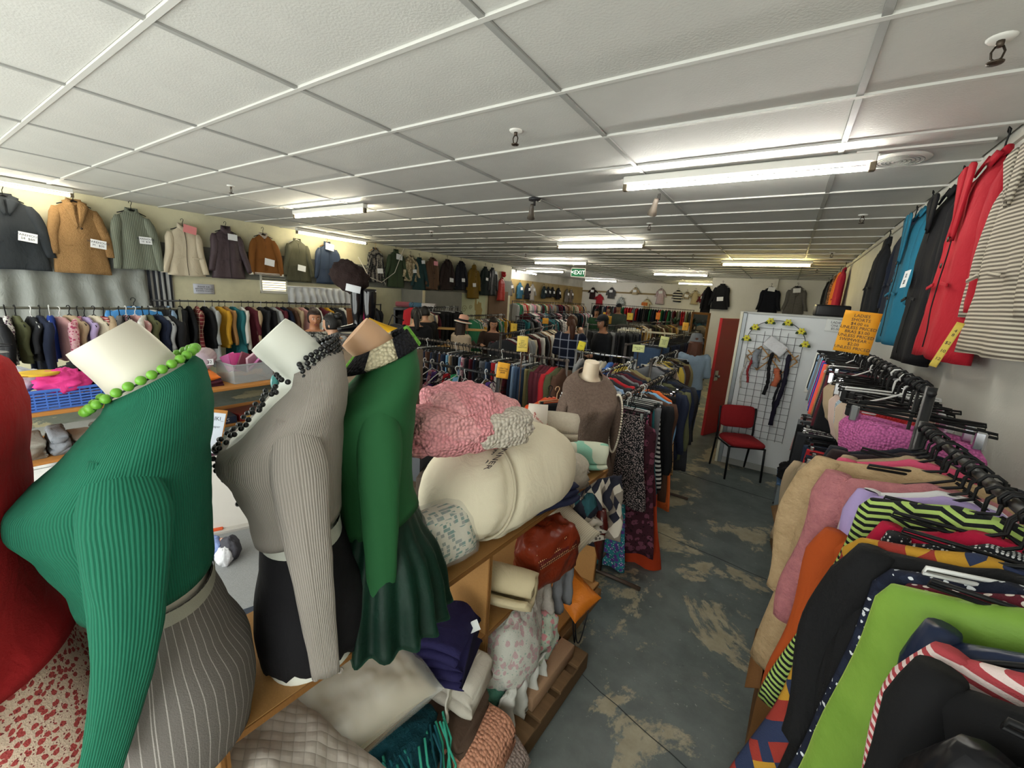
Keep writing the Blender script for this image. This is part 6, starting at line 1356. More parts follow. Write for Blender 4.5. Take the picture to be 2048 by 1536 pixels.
MB().ball((0, 0, 0), (.17, .06, .17), 28, 18).build('bag_body', M('#2b2b2d', 'cloth'), b); MB().tube([(.17*math.cos(a), 0, .17*math.sin(a)) for a in [2*math.pi*k/28 for k in range(28)]], .008, 6, True).build('piping', M('#4a4a4c', 'cloth'), b)
MB().tube([(-.12, -.03, .12), (-.05, -.02, .3), (.1, .1, .22)], .01, 6).build('strap', M('#2b2b2d', 'cloth'), b)
# ================================================================ THE CREAM-WALL SIDE: CURTAINS, BOARDS, TABLES, BOOTS
def pd(x, y, d): return Vector((0, 0, ZC))+ray(x, y)*(d/FPX)
o = put(drape(2.9, 1.15, 3, .042, 21, .006, 90, 24, .0, .05).build('silver_curtain', M('#8f928d', 'satin', rough=.4, var=.2)), (-8.150, .85, 2.34), (0, 0, R(90)), 'silver grey satin curtain hanging below the wall coats', 'curtain')
o = put(drape(.36, 1.1, 5, .02, 9, .005, 40, 16, .0).build('striped_curtain', M('#9a9a98', 'stripe', c2='#2b2d33', ax='x', s=2.2)), (-8.165, 2.45, 2.20), (0, 0, R(90)), 'black and silver striped curtain beside the grey-green sweater', 'curtain')
wn = struct(MB().rbox(-8.2, -8.17, 3.95, 4.45, 1.75, 1.80, .003, 1).build('window_3', M('#d8d6cc', 'plain'), smooth=False))
MB().box(-8.198, -8.192, 3.98, 4.42, 1.8, 2.2).build('pane', emit('#fff2d0', .7), wn, False)  # daylight behind the blind is put in as a glow of the pane
for k in range(10): MB().rbox(-8.188, -8.160, 3.97, 4.43, 1.81+.042*k, 1.822+.042*k, .001, 1).build('slat', M('#d5d0b8', 'plain'), wn, False)
for y in (3.95, 4.42): MB().box(-8.2, -8.165, y, y+.03, 1.75, 2.24).build('window_frame', M('#d8d6cc', 'plain'), wn, False)
put(drape(2.0, .34, 7, .04, 30, .004, 130, 10, .0).build('net_curtain', M('#c9ccd0', 'cloth')), (-7.98, 5.35, 1.90), (0, 0, R(90)), 'white gathered net curtain hung below the bomber jackets', 'curtain')
t = thing('curtain_rod', 'thin white rod carrying the net curtain', 'rod', (-7.98, 4.3, 1.905)); MB().tube([(0, 0, 0), (0, 2.1, 0)], .006, 6).build('rod', WHITE, t)
card('wall_notice', 'small white printed notice on the wall under the cream jacket', (-8.185, 3.05, 1.78), (0, 0, R(90)), .30, .16, '#c9cbd6', 'PLEASE ASK\nBEFORE TAKING\nDOWN COATS', .034)
# grey cabinet block and board
cbn = thing('grey_cabinet', 'tall grey board cabinet below the parka and brown blazer', 'cabinet', (-7.75, 8.0, 0))
MB().rbox(-.38, .38, -.72, .72, 0, 1.98, .006, 1).build('body', wallmat('#74736b'), cbn, False)
MB().rbox(.375, .392, -.74, -.66, 0, 1.98, .003, 1).build('edge_trim', M('#c9bd9c', 'plain'), cbn, False)
wbd = thing('cream_board', 'cream notice board with faint koru drawing and torn patches', 'board', (-8.17, 9.85, .55))
MB().rbox(0, .03, -.95, .95, 0, 1.40, .004, 1).build('panel', M('#c9cfae', 'plain'), wbd, False)
for k, (cy, cz, r0) in enumerate(((-.1, .95, .12), (-.38, 1.0, .10), (.2, 1.0, .08))):
    MB().tube([(.034, cy+(r0*(1-q/22))*math.cos(q*.5), cz+(r0*(1-q/22))*math.sin(q*.5)) for q in range(22)], .006, 5).build('drawn_swirl', M('#8d8a5c', 'plain'), wbd)
for k, (cy, cz, a, b) in enumerate(((.62, .85, .16, .30), (.70, .40, .12, .22), (.45, 1.1, .05, .2))):
    blob(.004, a, b, 30+k, .25, 2, 26, 18).build('torn_patch', M('#a8935c', 'plain'), wbd, True, (.03, cy, cz))
p_ = MB().rbox(.032, .034, .42, .68, .28, .62, .001, 1).build('notice_paper', M('#d5d9d2', 'plain'), wbd, False)
text('Dear Shoppers\nplease return\nhangers\nto counter', p_, INK, (.0352, .55, .45), (R(90), 0, R(90)), .035)
d2 = struct(MB().rbox(-8.2, -8.15, 11.0, 12.1, 0, 2.1, .004, 1).build('door_2', W_DOORB, smooth=False)); MB().ball((-8.12, 11.12, 1.0), .03, 10, 7).build('knob', CHROME, d2)
# display shelf with trousers and fabric bolts
ds = thing('black_shelf_stand', 'black display stand hung with dark jeans below the nordic sweater', 'stand', (-6.55, 6.25, 0), R(35))
MB().rbox(-.42, .42, -.16, .16, 1.55, 1.60, .004, 1).build('top', BLACKM, ds, False); MB().rbox(-.40, .40, .10, .14, .3, 1.55, .004, 1).build('back', M('#1b1b1e', 'plain'), ds, False)
for s_ in (-1, 1): MB().rbox(s_*.40-.02, s_*.40+.02, -.15, .15, 0, 1.55, .004, 1).build('side', BLACKM, ds, False)
for k, (c, w2) in enumerate((('#8d4e54', .18), ('#46667a', .30), ('#b3adaa', .34))):
    o = put(roll(.075, .30, 2, .02, 50+k).build('fabric_bolt', M(c, 'cloth')), (-6.55+(-.25+.26*k)*.82, 6.25+(-.25+.26*k)*.57, 1.675), (0, 0, R(125)), ['dusty red', 'blue-grey', 'pale lilac'][k]+' fabric roll on the black stand', 'fabric roll', 'fabric rolls on the black stand')
for k in range(4): garment('folded_trousers', CW[['black', 'charcoal', 'black', 'dark denim'][k]], (-6.62+.16*k*.8, 5.98+.16*k*.55, 1.56), R(35), ['black', 'charcoal', 'shiny black', 'dark denim'][k]+' trousers hanging on the black stand', 'trousers on the black stand', 'trousers', lod=1)
garment('dress', CW['red'], (-6.1, 5.75, 1.72), R(35), 'red and tan v-neck dress beside the black stand', None, 'dress', lod=1)
# boots on a stand
bs = thing('boot_stand', 'thin black stand holding boots and a fur bag', 'stand', tuple(pd(722, 700, 4.4)[:2])+(0,))
MB().tube([(0, 0, 0), (0, 0, 1.99)], .012, 8).build('pole', BLACKM, bs); MB().lathe([(0, .02), (.16, .015), (.17, 0), (0, 0)], 20).build('base', BLACKM, bs)
MB().rbox(-.22, .22, -.14, .14, 1.485, 1.50, .003, 1).build('tray', BLACKM, bs, False)
bx, by = pd(722, 700, 4.4)[:2]
def boot(label, loc, rz, mat, h=.42, r=.055):
    t = thing('tall_boot', label, 'boot', loc, rz, 'boots on the stand')
    rows = [(.0, .042, .045), (.06, .04, .045), (.10, .043, .046), (.2, r*.95, r), (.32, r*1.1, r*1.1), (h, r*1.15, r*1.15)]
    MB().loft([[Vector((a*math.cos(q)*(1+.06*fbm((q, z*9, 1), 2)), b*math.sin(q)*(1+.06*fbm((q, z*9, 4), 2))+.02, z+.03)) for q in [2*math.pi*k/20 for k in range(20)]] for z, a, b in [(lerp(0, h, k/14),)+tab(rows, lerp(0, h, k/14)) for k in range(15)]], True, True, True).build('shaft', mat, t)
    MB().loft([[Vector((wd*math.cos(q), y, .03+max(0, hh*(.5+.5*math.sin(q))))) for q in [2*math.pi*k/14 for k in range(14)]] for y, wd, hh in ((.06, .03, .07), (.0, .042, .09), (-.08, .042, .06), (-.15, .038, .045), (-.19, .02, .03))], True, True, True).build('foot', mat, t)
    MB().rbox(-.03, .03, .0, .065, 0, .035, .004, 1).build('heel', BLACKM, t, False); MB().rbox(-.036, .036, -.18, .06, .02, .034, .004, 1).build('sole', BLACKM, t, False)
    return t
PAT = M('#0c0c10', 'gloss', rough=.12)
boot('shiny black patent knee boot on the stand tray', (bx-.05, by-.02, 1.50), R(-20), PAT, .44, .06); boot('second shiny black patent knee boot on the stand tray', (bx+.09, by+.03, 1.50), R(10), PAT, .44, .06)
p = pd(700, 668, 5.4); boot('brown suede slouch boot on the counter', (p.x, p.y, p.z), R(-60), M('#6b4024', 'fuzzy', bump=.3), .30, .055)
t = thing('counter', 'narrow dark counter under the brown boot', 'counter', (p.x+.05, p.y+.06, 0), R(32)); MB().rbox(-.22, .22, -.2, .2, 0, p.z-.002, .01, 1).build('body', M('#3a332d', 'plain'), t, False); MB().rbox(-.24, .24, -.22, .22, p.z-.025, p.z, .006, 1).build('top', M('#55463a', 'wood'), t, False)
put(blob(.20, .12, .15, 91, .16, 3, 40, 26).build('fur_bag', M('#1a1413', 'fuzzy', c2='#33211e', s=.6)), (bx-.14, by-.02, 2.08), (0, R(25), R(30)), 'black fur bag on top of the boot stand', 'bag')
put(MB().rbox(-.075, .075, -.001, .001, -.035, .035, .0005, 1).build('price_card', M('#c9cbce', 'plain')), (bx+.08, by-.14, 1.965), (0, R(10), R(32)), 'white price card between the fur bag and the boots', 'card')
t = thing('looped_string', 'white cord looped from the ceiling across the nordic sweater', 'cord', (-8.0, 6.35, 2.95)); MB().tube([(.05, -.45, -.35), (.08, -.2, -.75), (.08, .15, -.85), (.06, .55, -.60), (.02, .85, -.05), (0, .9, .02)], .008, 6).build('cord', M('#cfcabc', 'cloth'), t)
# long table with bins -------------------------------------------------------------
tb = thing('sale_table', 'long pine table with a lower shelf behind the mannequins', 'table', (-4.95, 1.55, 0))
PINE = M('#c58a4a', 'wood', c2='#a86f36', ax='y')
MB().rbox(-.40, .40, -1.30, 1.22, .885, .915, .004, 1).build('table_top', PINE, tb, False); MB().rbox(-.38, .38, -1.28, 1.20, .50, .52, .004, 1).build('shelf', PINE, tb, False)
for x in (-.36, .36):
    for y in (-1.24, 0, 1.16): MB().rbox(x-.025, x+.025, y-.025, y+.025, 0, .885, .003, 1).build('leg', WHITE, tb, False)
TZ = .915
def bin_(label, loc, rz, sx, sy, sz, col, alpha=None, holes=False, name='plastic_bin'):
    t = thing(name, label, 'bin', loc, rz); mt = M(col, 'plastic', bump=alpha) if alpha else M(col, 'gloss', rough=.4); h = .004
    MB().box(-sx/2, sx/2, -sy/2, sy/2, 0, h).build('base', mt, t, False)
    if holes:
        for (ax, L_, off) in (('x', sx, -sy/2), ('x', sx, sy/2), ('y', sy, -sx/2), ('y', sy, sx/2)):
            for k in range(7):
                z = .004+sz*k/7
                if ax == 'x': MB().box(-L_/2, L_/2, off-.003, off+.003, z, z+sz*.075).build('rib', mt, t, False)
                else: MB().box(off-.003, off+.003, -L_/2, L_/2, z, z+sz*.075).build('rib', mt, t, False)
            n_ = int(L_/.06)
            for k in range(n_+1):
                q = -L_/2+L_*k/n_
                if ax == 'x': MB().box(q-.004, q+.004, off-.002, off+.002, 0, sz).build('rib', mt, t, False)
                else: MB().box(off-.002, off+.002, q-.004, q+.004, 0, sz).build('rib', mt, t, False)
    else:
        for (x0, x1, y0, y1) in ((-sx/2, -sx/2+h, -sy/2, sy/2), (sx/2-h, sx/2, -sy/2, sy/2), (-sx/2+h, sx/2-h, -sy/2, -sy/2+h), (-sx/2+h, sx/2-h, sy/2-h, sy/2)): MB().box(x0, x1, y0, y1, 0, sz).build('side', mt, t, False)
    for (x0, x1, y0, y1) in ((-sx/2-.012, -sx/2+.006, -sy/2-.012, sy/2+.012), (sx/2-.006, sx/2+.012, -sy/2-.012, sy/2+.012), (-sx/2, sx/2, -sy/2-.012, -sy/2+.006), (-sx/2, sx/2, sy/2-.006, sy/2+.012)): MB().rbox(x0, x1, y0, y1, sz-.012, sz+.004, .002, 1).build('rim', mt, t, False)
    return t
bin_('blue slatted plastic basket of hats on the pine table', (-4.80, .78, TZ), R(4), .40, .62, .16, '#4d78d0', None, True, 'slatted_basket')
HP = 'caps and clothes heaped on the blue basket'
put(blob(.15, .20, .12, 101, .22, 2).build('black_clothes', CW['black']), (-4.86, .92, TZ+.21), (0, 0, 0), 'black clothes heaped in the blue basket', 'clothes', HP)
put(blob(.14, .16, .10, 105, .22, 2).build('black_clothes', CW['charcoal']), (-5.05, 1.02, TZ+.30), (0, 0, 0), 'charcoal clothes heaped behind the blue basket', 'clothes', HP)
put(blob(.11, .15, .09, 102, .3, 2.5).build('pink_cap', M('#e0408c', 'cloth')), (-4.68, .74, TZ+.20), (0, 0, 0), 'hot pink knitted hat in the blue basket', 'hat', HP)
t = thing('sun_visor', 'yellow and tan sun visor lying on the blue basket', 'visor', (-4.66, .60, TZ+.27), R(20)); MB().lathe([(.075, .0), (.115, .004), (.118, .02), (.078, .018)], 26).build('band', M('#e0b43c', 'cloth'), t); MB().slab([[Vector((u*.07, -.06-.09*v, .012)) for u in (-1, -.5, 0, .5, 1)] for v in (0, .5, 1)], .004).build('peak', M('#9a6238', 'cloth'), t)
put(blob(.13, .14, .10, 103, .2).build('white_hat', M('#d3d8e6', 'cloth')), (-4.88, .50, TZ+.21), (0, 0, 0), 'white cloth cap in the blue basket', 'hat', HP)
put(folded(.2, .18, .05, 2, 33).build('blue_sheet', M('#b9c8ea', 'cloth')), (-4.85, 1.16, TZ+.12), (0, R(-10), R(20)), 'pale blue folded sheet at the basket end', 'sheet')
# pile of wire hangers on the rack post
for k in range(14):
    o = obj('coat_hanger', ghanger('wire', 0), HW if k % 3 else M('#3a3b3f', 'metal', rough=.4)); o.location = (-5.15+random.uniform(-.12, .12), .12+.02*k, 1.20+.016*k); o.rotation_euler = (R(82)+random.uniform(-.12, .12), random.uniform(-.15, .15), R(80)+random.uniform(-.4, .4)); o.scale = (1.1, 1.1, 1.4)
    tag(o, 'wire hanger in the loose heap beside the childrens rail, %s from the bottom' % ordn(k), 'hanger', 'loose wire hangers')
t = thing('hanger_crate', 'dark crate under the heap of wire hangers', 'crate', (-5.2, .2, TZ)); MB().rbox(-.2, .2, -.22, .22, 0, .27, .006, 1).build('body', M('#2b2d2e', 'plain'), t, False); MB().rbox(-.22, .22, -.24, .24, .25, .28, .004, 1).build('rim', M('#3a3d3e', 'plain'), t, False)
# cushions
put(pillow(.42, .34, .10, 111).build('orange_cushion', M('#d9722a', 'satin', rough=.55)), (-4.88, 1.66, TZ+.10), (R(2), R(4), R(-5)), 'orange cushion on the pine table', 'cushion')
put(folded(.36, .40, .05, 3, 44).build('cloth_pile', M('#5a2c3a', 'cloth')), (-4.86, 1.66, TZ), (0, 0, 0), 'thin pile of dark cloths under the orange cushion', 'cloth')
put(pillow(.30, .40, .11, 112, 30, .006).build('white_pillow', M('#e2e4e4', 'dots', c2='#cfd2d3', s=.7)), (-4.90, 1.46, TZ+.20), (R(-8), R(8), R(4)), 'white memory-foam pillow with dimples on the orange cushion', 'pillow')
bo = thing('bolster_cushion', 'lilac satin bolster with gathered button ends on the table', 'cushion', (-5.0, 1.80, TZ+.235), R(62))
MB().loft([[Vector((r_*math.cos(q)*(1+.02*math.sin(q*18)), y, r_*math.sin(q)*(1+.02*math.sin(q*18)))) for q in [2*math.pi*k/54 for k in range(54)]] for y, r_ in ((-.22, .012), (-.225, .05), (-.205, .085), (-.17, .097), (0, .10), (.17, .097), (.205, .085), (.225, .05), (.22, .012))], True, True, True).build('cover', M('#b5a3ae', 'satin', rough=.4), bo)
for y in (-.226, .226): MB().ball((0, y, 0), (.018, .010, .018), 12, 8).build('button', M('#a08e98', 'satin'), bo)
tg = MB().rbox(-.035, .035, -.001, .001, -.03, .03, .0005, 1).build('price_tag', PAPER, bo, False, (.075, -.21, .0), (0, 0, R(20))); text('$2', tg, INK, (0, -.0016, 0), (R(90), 0, 0), .045)
b_ = bin_('clear plastic bin of pink packets on the pine table', (-4.84, 2.12, TZ), R(3), .36, .40, .20, '#c3cacc', .38)
for k, (c, l2) in enumerate((('#d86bb0', 'pink'), ('#c23a80', 'magenta'), ('#7a3a4a', 'plum'), ('#d9b7c4', 'pale pink'), ('#b05a90', 'mauve'))):
    o = MB().rbox(-.07, .07, -.012, .012, -.10, .10, .004, 1).build('gift_packet', M(c, 'gloss', rough=.3), None, False); put(o, (-4.92+.04*k, 2.02+.05*k, TZ+.19), (R(20*(k-2)), R(24*(k % 3-1)), R(70+15*k)), l2+' flat packet sticking out of the clear bin', 'packet', 'packets in the clear bin')
bin_('second clear plastic bin behind the white mannequin neck', (-4.86, 2.58, TZ), R(-3), .40, .36, .20, '#c9d3d8', .38)
fo = thing('clipboard_folder', 'pale blue framed paper folder standing in the second clear bin', 'folder', (-4.72, 2.60, TZ+.20), R(70)); MB().rbox(-.16, .16, -.006, .006, -.10, .12, .003, 1).build('cover', M('#5f9fd8', 'gloss', rough=.4), fo, False, None, (R(-20), R(-14), 0)); MB().rbox(-.14, .14, -.009, -.006, -.085, .105, .001, 1).build('sheet', M('#dfe9ef', 'plain'), fo, False, None, (R(-20), R(-14), 0))
put(blob(.12, .13, .07, 121, .2).build('blue_packets', M('#a9c6d8', 'satin')), (-4.84, 2.55, TZ+.14), (0, 0, 0), 'pale blue plastic packets in the second bin', 'packets')
for k, (c, l2, yy, zz) in enumerate((('#243047', 'dark blue CHECKERS game box', 1.72, .52), ('#6e2a5c', 'purple game box with a gift picture', 1.62, .0), ('#7a2420', 'red game box', 2.12, .52), ('#4a3a36', 'brown atlas-sized box', 2.10, .0))):
    t = thing('game_box', l2+' on the shelf of the pine table', 'box', (-4.78, yy, .52 if zz else .08+.1*(k > 2)), R(-6+5*k)); MB().rbox(-.15, .16, -.20, .20, 0, .075, .003, 1).build('lid', M(c, 'plain', rough=.4), t, False); MB().box(-.148, .158, -.198, .198, -.03, .0).build('tray', M('#d2cfc6' if k == 0 else c, 'plain'), t, False) if zz else None
    if k == 0: text('CHECKERS', t, M('#c9cbd0', 'plain'), (.161, 0, .04), (R(90), 0, R(90)), .055)
    if k == 1:
        MB().rbox(.16, .162, .05, .13, .015, .06, .001, 1).build('gift_print', M('#d8c23c', 'plain'), t, False); text('family', t, M('#e6dbe2', 'plain'), (.161, -.07, .035), (R(90), 0, R(90)), .035)
    if k == 2: MB().rbox(.16, .162, -.15, .15, .03, .05, .001, 1).build('stripe_print', M('#d9b15a', 'plain'), t, False)
for k in range(9):
    y = .38+.145*k; c = ['#c9c6bd', '#a8a59c', '#8f949c', '#d3cec2', '#77736a', '#b9b4ae', '#c6bfae', '#9aa0a6', '#d0ccc4'][k]
    put(folded(.42, .135, .10+.04*(k % 3), 3+k % 2, 200+k).build('folded_linen', M(c, 'cloth')), (-4.88, y, .52), (0, 0, random.uniform(-.1, .1)), 'folded %s linen on the pine table shelf, %s from its window end' % (['white', 'stone', 'blue-grey', 'cream', 'taupe', 'pale grey', 'sand', 'grey-blue', 'off-white'][k], ordn(k)), 'linen', 'linen on the table shelf')
sb = thing('pallet_shelf', 'grey board step below the game boxes', 'board', (-4.72, 1.9, 0)); MB().rbox(-.15, .2, -.5, .6, 0, .05, .004, 1).build('board', M('#6b6a5e', 'wood'), sb, False)
mb_ = thing('matariki_sign', 'white handwritten Matariki sign on a pine frame leaning at the table', 'sign', tuple(pd(415, 860, 3.85)), 0, None, (R(-10), R(12), R(62)))
MB().rbox(-.13, .13, -.012, .0, -.17, .20, .003, 1).build('backing', PINE, mb_, False); MB().rbox(-.115, .12, -.016, -.012, -.21, .17, .001, 1).build('paper', M('#dbe5f2', 'plain'), mb_, False)
text('MATARIKI_', mb_, INK, (0, -.0165, .115), (R(90), 0, 0), .052, sx=.85); text('- put wish Paper\n- cards', mb_, INK, (-.005, -.0165, .02), (R(90), 0, 0), .030, sp=1.3)
MB().rbox(-.02, .02, -.0, .02, -.60, .2, .003, 1).build('stake', PINE, mb_, False)
# lower things behind the mannequins
p0 = pd(420, 960, 3.3)
t = thing('leaning_whiteboard', 'plain white board panel leaning below the pine table', 'panel', (-3.55, 1.15, .0), R(66)); MB().rbox(-.40, .42, -.012, .012, .02, .62, .004, 1).build('panel', M('#cfcac2', 'plain'), t, False, None, (R(-8), 0, 0)); MB().rbox(-.40, .42, -.06, .06, 0, .03, .004, 1).build('foot', M('#b5b0a8', 'plain'), t, False)
for k, (px, py, d_, c, r_, l2) in enumerate(((432, 985, 2.9, '#d8754a', .07, 'orange patterned toy bundle'), (450, 1000, 2.9, '#4c4b52', .08, 'dark grey plush toy'), (440, 1030, 2.85, '#e2e2e6', .06, 'white plush toy'), (415, 1005, 2.9, '#8fa2d8', .08, 'pale blue bag'))):
    q = pd(px, py, d_); o = blob(r_, r_*.8, r_*1.1, 130+k, .25, 2, 28, 18).build('toy_bundle', M(c, 'floral', c2='#f0e0d6', c3=c, s=.5) if k == 0 else M(c, 'cloth')); put(o, (q.x, q.y, r_*.95), (0, 0, 0), l2+' on the carpet behind the mannequins', 'toy', 'soft things on the carpet')
o = MB().rbox(-.06, .06, -.11, .11, 0, .075, .008, 1).build('brick', M('#8a6f55', 'mdf')); q = at_z(425, 1045, 0); put(o, (q.x, q.y, .012), (0, 0, R(-30)), 'brown brick with a black end on the carpet', 'brick'); MB().rbox(-.062, .062, .06, .112, -.001, .077, .006, 1).build('painted_end', M('#3a3a3d', 'plain'), o, False)
q = at_z(405, 1068, 0); o = MB().rbox(-.5, .10, -.22, .16, 0, .03, .006, 1).build('orange_tray', M('#e05a2a', 'gloss', rough=.4)); put(o, (q.x-.05, q.y, .012), (0, 0, R(-25)), 'orange plastic tray on the carpet between the mannequins', 'tray')
q = at_z(20, 1085, 0); o = MB().rbox(-.3, .3, -.2, .2, 0, .09, .006, 1).build('orange_ledge', M('#d98a3a', 'wood')); put(o, (q.x, q.y, .01), (0, 0, R(-15)), 'orange-edged wooden ledge seen under the green mannequin bust', 'ledge')
garment('jacket', M('#3f86c4', 'satin'), (-6.25, 1.62, 1.68), R(70), 'blue childs raincoat with yellow shoulders behind the childrens rail', None, 'jacket', v=1)
# shoe shelves -------------------------------------------------------------------------
def shoe(loc, rz, col, group, lab):
    o = MB().loft([[Vector((wd*math.cos(q), y, max(0, hh*(.5+.5*math.sin(q))))) for q in [2*math.pi*k/12 for k in range(12)]] for y, wd, hh in ((.12, .025, .09), (.08, .036, .10), (.0, .036, .075), (-.08, .043, .055), (-.135, .035, .04), (-.15, .012, .02))], True, True, True).build('shoe', M(col, 'plain', rough=.5)); put(o, loc, (0, 0, rz), lab, 'shoe', group); return o
s1 = thing('shoe_shelf', 'white and pine shoe bookcase beyond the suit trousers', 'shelf', (-2.32, 8.55, 0), R(16))
for s_ in (-.55, .55, 0): MB().rbox(s_-.02, s_+.02, -.15, .15, 0, 1.45, .003, 1).build('side' if s_ else 'divider', M('#c9c4b4', 'plain') if s_ else M('#b08c50', 'wood'), s1, False)
for z in (.15, .55, .90, 1.18, 1.45): MB().rbox(-.55, .55, -.15, .15, z-.02, z, .003, 1).build('shelf_board', M('#c9c4b4', 'plain'), s1, False)
for r_ in range(4):
    for c_ in range(6):
        x = -.45+.17*c_+(.05 if c_ > 2 else 0); p = Vector((x*math.cos(R(16)), x*math.sin(R(16)), 0)); lab = '%s shoe on the %s shelf of the shoe bookcase, %s along' % (['white', 'black', 'brown', 'grey'][(c_//2+r_) % 4], ['lowest', 'second', 'third', 'top'][r_], ordn(c_))
        shoe((-2.32+p.x, 8.53+p.y, (.15, .55, .90, 1.18)[r_]), R(16)+random.uniform(-.1, .1), ['#d9d6ce', '#17171a', '#6b4a32', '#7a7a7c'][(c_//2+r_) % 4], 'shoes in the bookcase', lab)
s2 = thing('shoe_rack', 'pine shoe shelf behind the sun-hat shopper', 'shelf', (-5.0, 6.1, 0), R(40))
for s_ in (-.6, .6): MB().rbox(s_-.015, s_+.015, -.16, .16, 0, 1.32, .003, 1).build('side', M('#b98f52', 'wood'), s2, False)
for z in (.3, .7, 1.0, 1.32): MB().rbox(-.6, .6, -.16, .16, z-.02, z, .003, 1).build('shelf_board', M('#b98f52', 'wood'), s2, False)
for c_ in range(7):
    x = -.5+.16*c_; p = Vector((x*math.cos(R(40)), x*math.sin(R(40)), 0)); shoe((-5.0+p.x, 6.1+p.y, 1.0), R(40)+.2, ['#17171a', '#b39a80', '#17171a', '#c9b8a2', '#3a2a22', '#17171a', '#8a7a6a'][c_], 'shoes on the pine rack', '%s court shoe on the pine shoe rack, %s along' % (['black', 'tan', 'black', 'cream', 'brown', 'black', 'taupe'][c_], ordn(c_)))
# mirror
mr = thing('standing_mirror', 'oak-framed standing mirror at the back near the inner wall', 'mirror', (-1.95, 12.4, .55), R(-22))
MB().rbox(-.22, .22, -.01, .01, 0, 1.25, .002, 1).build('glass', M('#b9c0c4', 'metal', rough=.04), mr, False)
for (x0, x1, z0, z1) in ((-.27, -.21, -.05, 1.30), (.21, .27, -.05, 1.30), (-.27, .27, 1.25, 1.31), (-.27, .27, -.06, 0)): MB().rbox(x0, x1, -.02, .02, z0, z1, .004, 1).build('frame', M('#8a5f34', 'wood'), mr, False)
for s_ in (-1, 1): MB().tube([(s_*.24, 0, 0), (s_*.26, .2, -.55)], .015, 6).build('leg', M('#8a5f34', 'wood'), mr)
hp = thing('house_plant', 'dark green artificial plant beside the mirror', 'plant', (-2.55, 12.2, 1.35)); MB().lathe([(.0, 0), (.07, 0), (.09, .14), (.08, .14), (0, .1)], 16).build('pot', M('#5a4636', 'plain'), hp)
for k in range(16):
    a = k*2.4; L_ = .22+.05*(k % 3); MB().slab([[Vector((.035*math.sin(math.pi*q)*v, L_*q*.5, .12+L_*q-.10*q*q)) for v in (-1, 0, 1)] for q in [i/5 for i in range(6)]], .002).build('leaf', M('#1f3d22', 'plain'), hp, True, None, (0, 0, a))
put(MB().rbox(-.9, .9, -.3, .3, 0, 1.35, .006, 1).build('plant_plinth', M('#3a3632', 'plain')), (-3.25, 12.25, .0), (0, 0, R(4)), 'dark plinth under the artificial plant', 'plinth')
put(MB().rbox(-.16, .16, -.08, .08, 0, .13, .02, 2).build('black_case', BLACKM), (.42, 5.96, 1.985), (0, 0, R(8)), 'small black case on top of the partition', 'case')
# signs on poles and rails -------------------------------------------------------------
def pole_sign(px, py, depth, w_, h, col, lab, txt=None, base=None, size=None, tilt=0):
    p = pd(px, py, depth); d = Vector((-p.x, -p.y, 0)).normalized(); rz = math.atan2(-d.x, -d.y)*-1; rz = math.atan2(d.x, -d.y)
    t = card('price_sign', lab, p, (0, tilt, rz), w_, h, col, txt, size or w_*.16, sp=1.05)
    zz = base if base else 1.35
    MB().tube([(0, .008, -h/2+.02), (0, .008, .0-p.z)], .008, 6).build('holder', M('#57483e', 'metal', rough=.5), t)
    return t
pole_sign(1045, 688, 3.95, .105, .15, '#e8cd62', 'large yellow handwritten sign above the jeans rail', 'Ladies\nJeans\n$5.00 small\nlarge $7\nUnless Priced', 1.0, .0155)
pole_sign(1006, 741, 3.35, .10, .13, '#e0a02a', 'orange handwritten sign at the end of the swimwear rail', 'Ladies Togs\nSwimwear\n$4.00', 1.0, .017, .1)
pole_sign(1028, 655, 6.6, .10, .13, '#dfb83e', 'small yellow sign on the shirt rail behind the jeans', 'Tops\n$4', 1.4)
pole_sign(1091, 642, 9.5, .14, .13, '#e2a12c', 'orange sign above the tops rail by the brown wall', 'Tops $3', 1.4)
pole_sign(1163, 692, 4.9, .085, .11, '#e8d83c', 'bright yellow sign beside the check-shirted shopper', '$5 ea', 1.3, None, .2)
pole_sign(1217, 640, 6.9, .10, .13, '#dba53a', 'amber sign above the suit trousers', 'Mens\nTrousers', 1.4)
pole_sign(1260, 633, 9.5, .13, .16, '#e0c048', 'yellow sign above the shoe bookcase', 'Shoes\n$6', 1.4)
pole_sign(1316, 632, 9.0, .09, .15, '#df7f2a', 'dark orange sign above the jacket rail', 'Coats', 1.4)
pole_sign(1289, 608, 15.5, .22, .12, '#d97a30', 'far orange sign below the white back wall', 'SALE', 1.6)
pole_sign(1371, 653, 7.2, .10, .14, '#e2a838', 'amber sign beside the bucket-hat shopper', 'Jeans\n$8', 1.4)
pole_sign(1328, 684, 5.6, .11, .15, '#dfe29a', 'pale yellow handwritten sheet on the blue jeans rail', 'Mens Jeans\n$6.00\nunless\npriced', 1.42, .018, .12)
pole_sign(1277, 697, 5.0, .14, .09, '#dfe5a0', 'pale yellow wide sheet on the rack behind the chrome rack', 'Mens Shirts\n$4.00', 1.36, .02)
pole_sign(1209, 628, 9.2, .06, .08, '#d9a83a', 'tiny amber sign behind the cap-wearing man', None, 1.4)
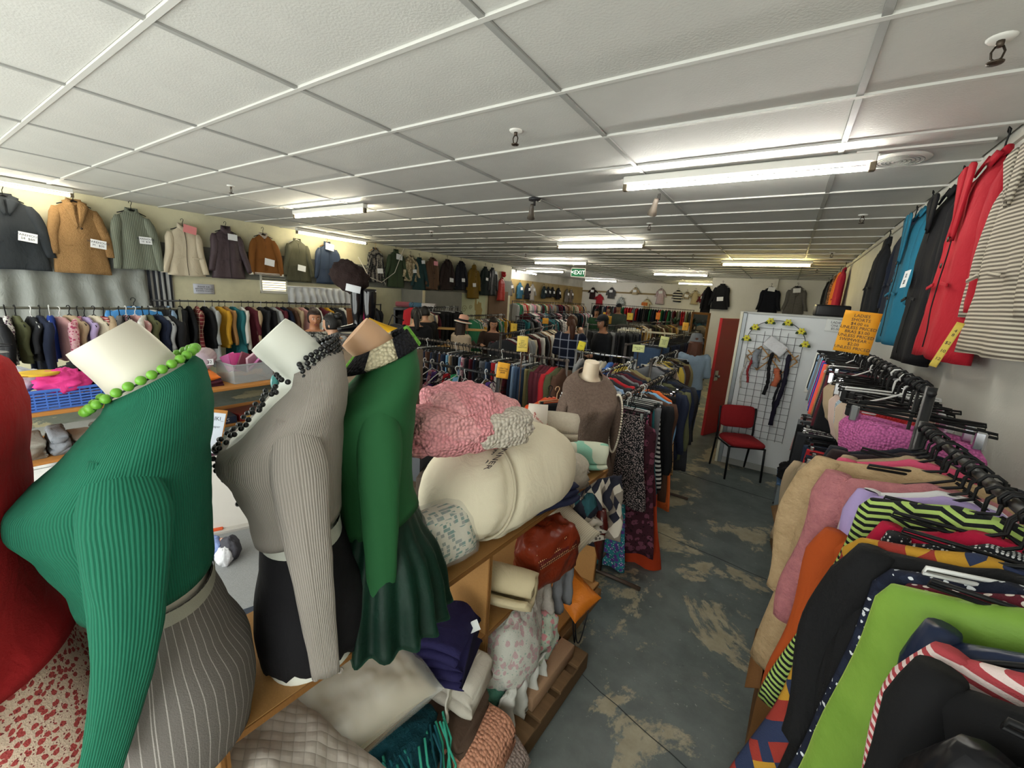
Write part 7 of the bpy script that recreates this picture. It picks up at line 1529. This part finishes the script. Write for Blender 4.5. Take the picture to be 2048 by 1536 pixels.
# clip hanger with orange jacket at the chrome rack end
garment('skirt', CW['black'], (-1.40, 2.85, 1.30), R(62), 'black skirt on a wooden clip hanger facing the shelves', None, 'skirt', v=1, hm=M('#c9a27c', 'wood'))
garment('jacket', M('#cf4a1e', 'satin'), (-1.50, 2.92, 1.28), R(62), 'orange padded jacket behind the black skirt on the clip hanger', None, 'jacket', v=2)
put(MB().ball((0, 0, 0), .035, 16, 12).build('rack_finial', WHITE), (-1.24, 2.93, 1.44), (0, 0, 0), 'white plastic ball on the end of the chrome rack', 'finial')
# grey crate with toys below the swimwear
bin_('dark grey plastic crate below the swimwear rail', (-2.35, 2.25, .55), R(20), .30, .42, .28, '#4a4c50', None, False, 'storage_crate')
put(MB().rbox(-.25, .25, -.3, .3, 0, .55, .006, 1).build('crate_stand', M('#5a4c3e', 'wood')), (-2.35, 2.25, 0), (0, 0, R(20)), 'brown wooden box under the dark grey crate', 'box')
put(blob(.10, .12, .07, 141, .3, 2.5).build('red_bows', M('#c24a3e', 'floral', c2='#e6dcd8', c3='#8f2a2a', s=.6)), (-2.38, 2.22, .84), (0, 0, 0), 'red and white fabric bows in the dark grey crate', 'bows')
put(blob(.07, .08, .05, 142, .3, 2.5).build('green_ribbon', M('#5fae3c', 'satin')), (-2.20, 2.36, .85), (0, 0, 0), 'green ribbon bundle in the dark grey crate', 'ribbon')
put(roll(.06, .26, 2, .02, 60).build('rolled_blanket', M('#8d8068', 'fuzzy')), (-2.05, 2.2, .70), (0, 0, R(30)), 'small khaki rolled rug beside the dark grey crate', 'rug')
put(MB().rbox(-.12, .12, -.15, .15, 0, .64, .006, 1).build('rug_stool', M('#4a3f36', 'wood')), (-2.05, 2.2, 0), (0, 0, R(30)), 'dark stool under the small rolled rug', 'stool')
put(pillow(.34, .26, .14, 150).build('yellow_bag', M('#d9a520', 'satin')), tuple(pd(765, 676, 3.5)), (R(70), R(15), R(30)), 'mustard yellow bag with beaded strap beside the tan mannequin neck', 'bag')
q = pd(765, 676, 3.5); put(MB().rbox(-.3, .3, -.2, .2, 0, q.z-.10, .006, 1).build('bag_plinth', M('#6a5a48', 'wood')), (q.x, q.y, 0), (0, 0, R(30)), 'brown plinth under the mustard bag', 'plinth')
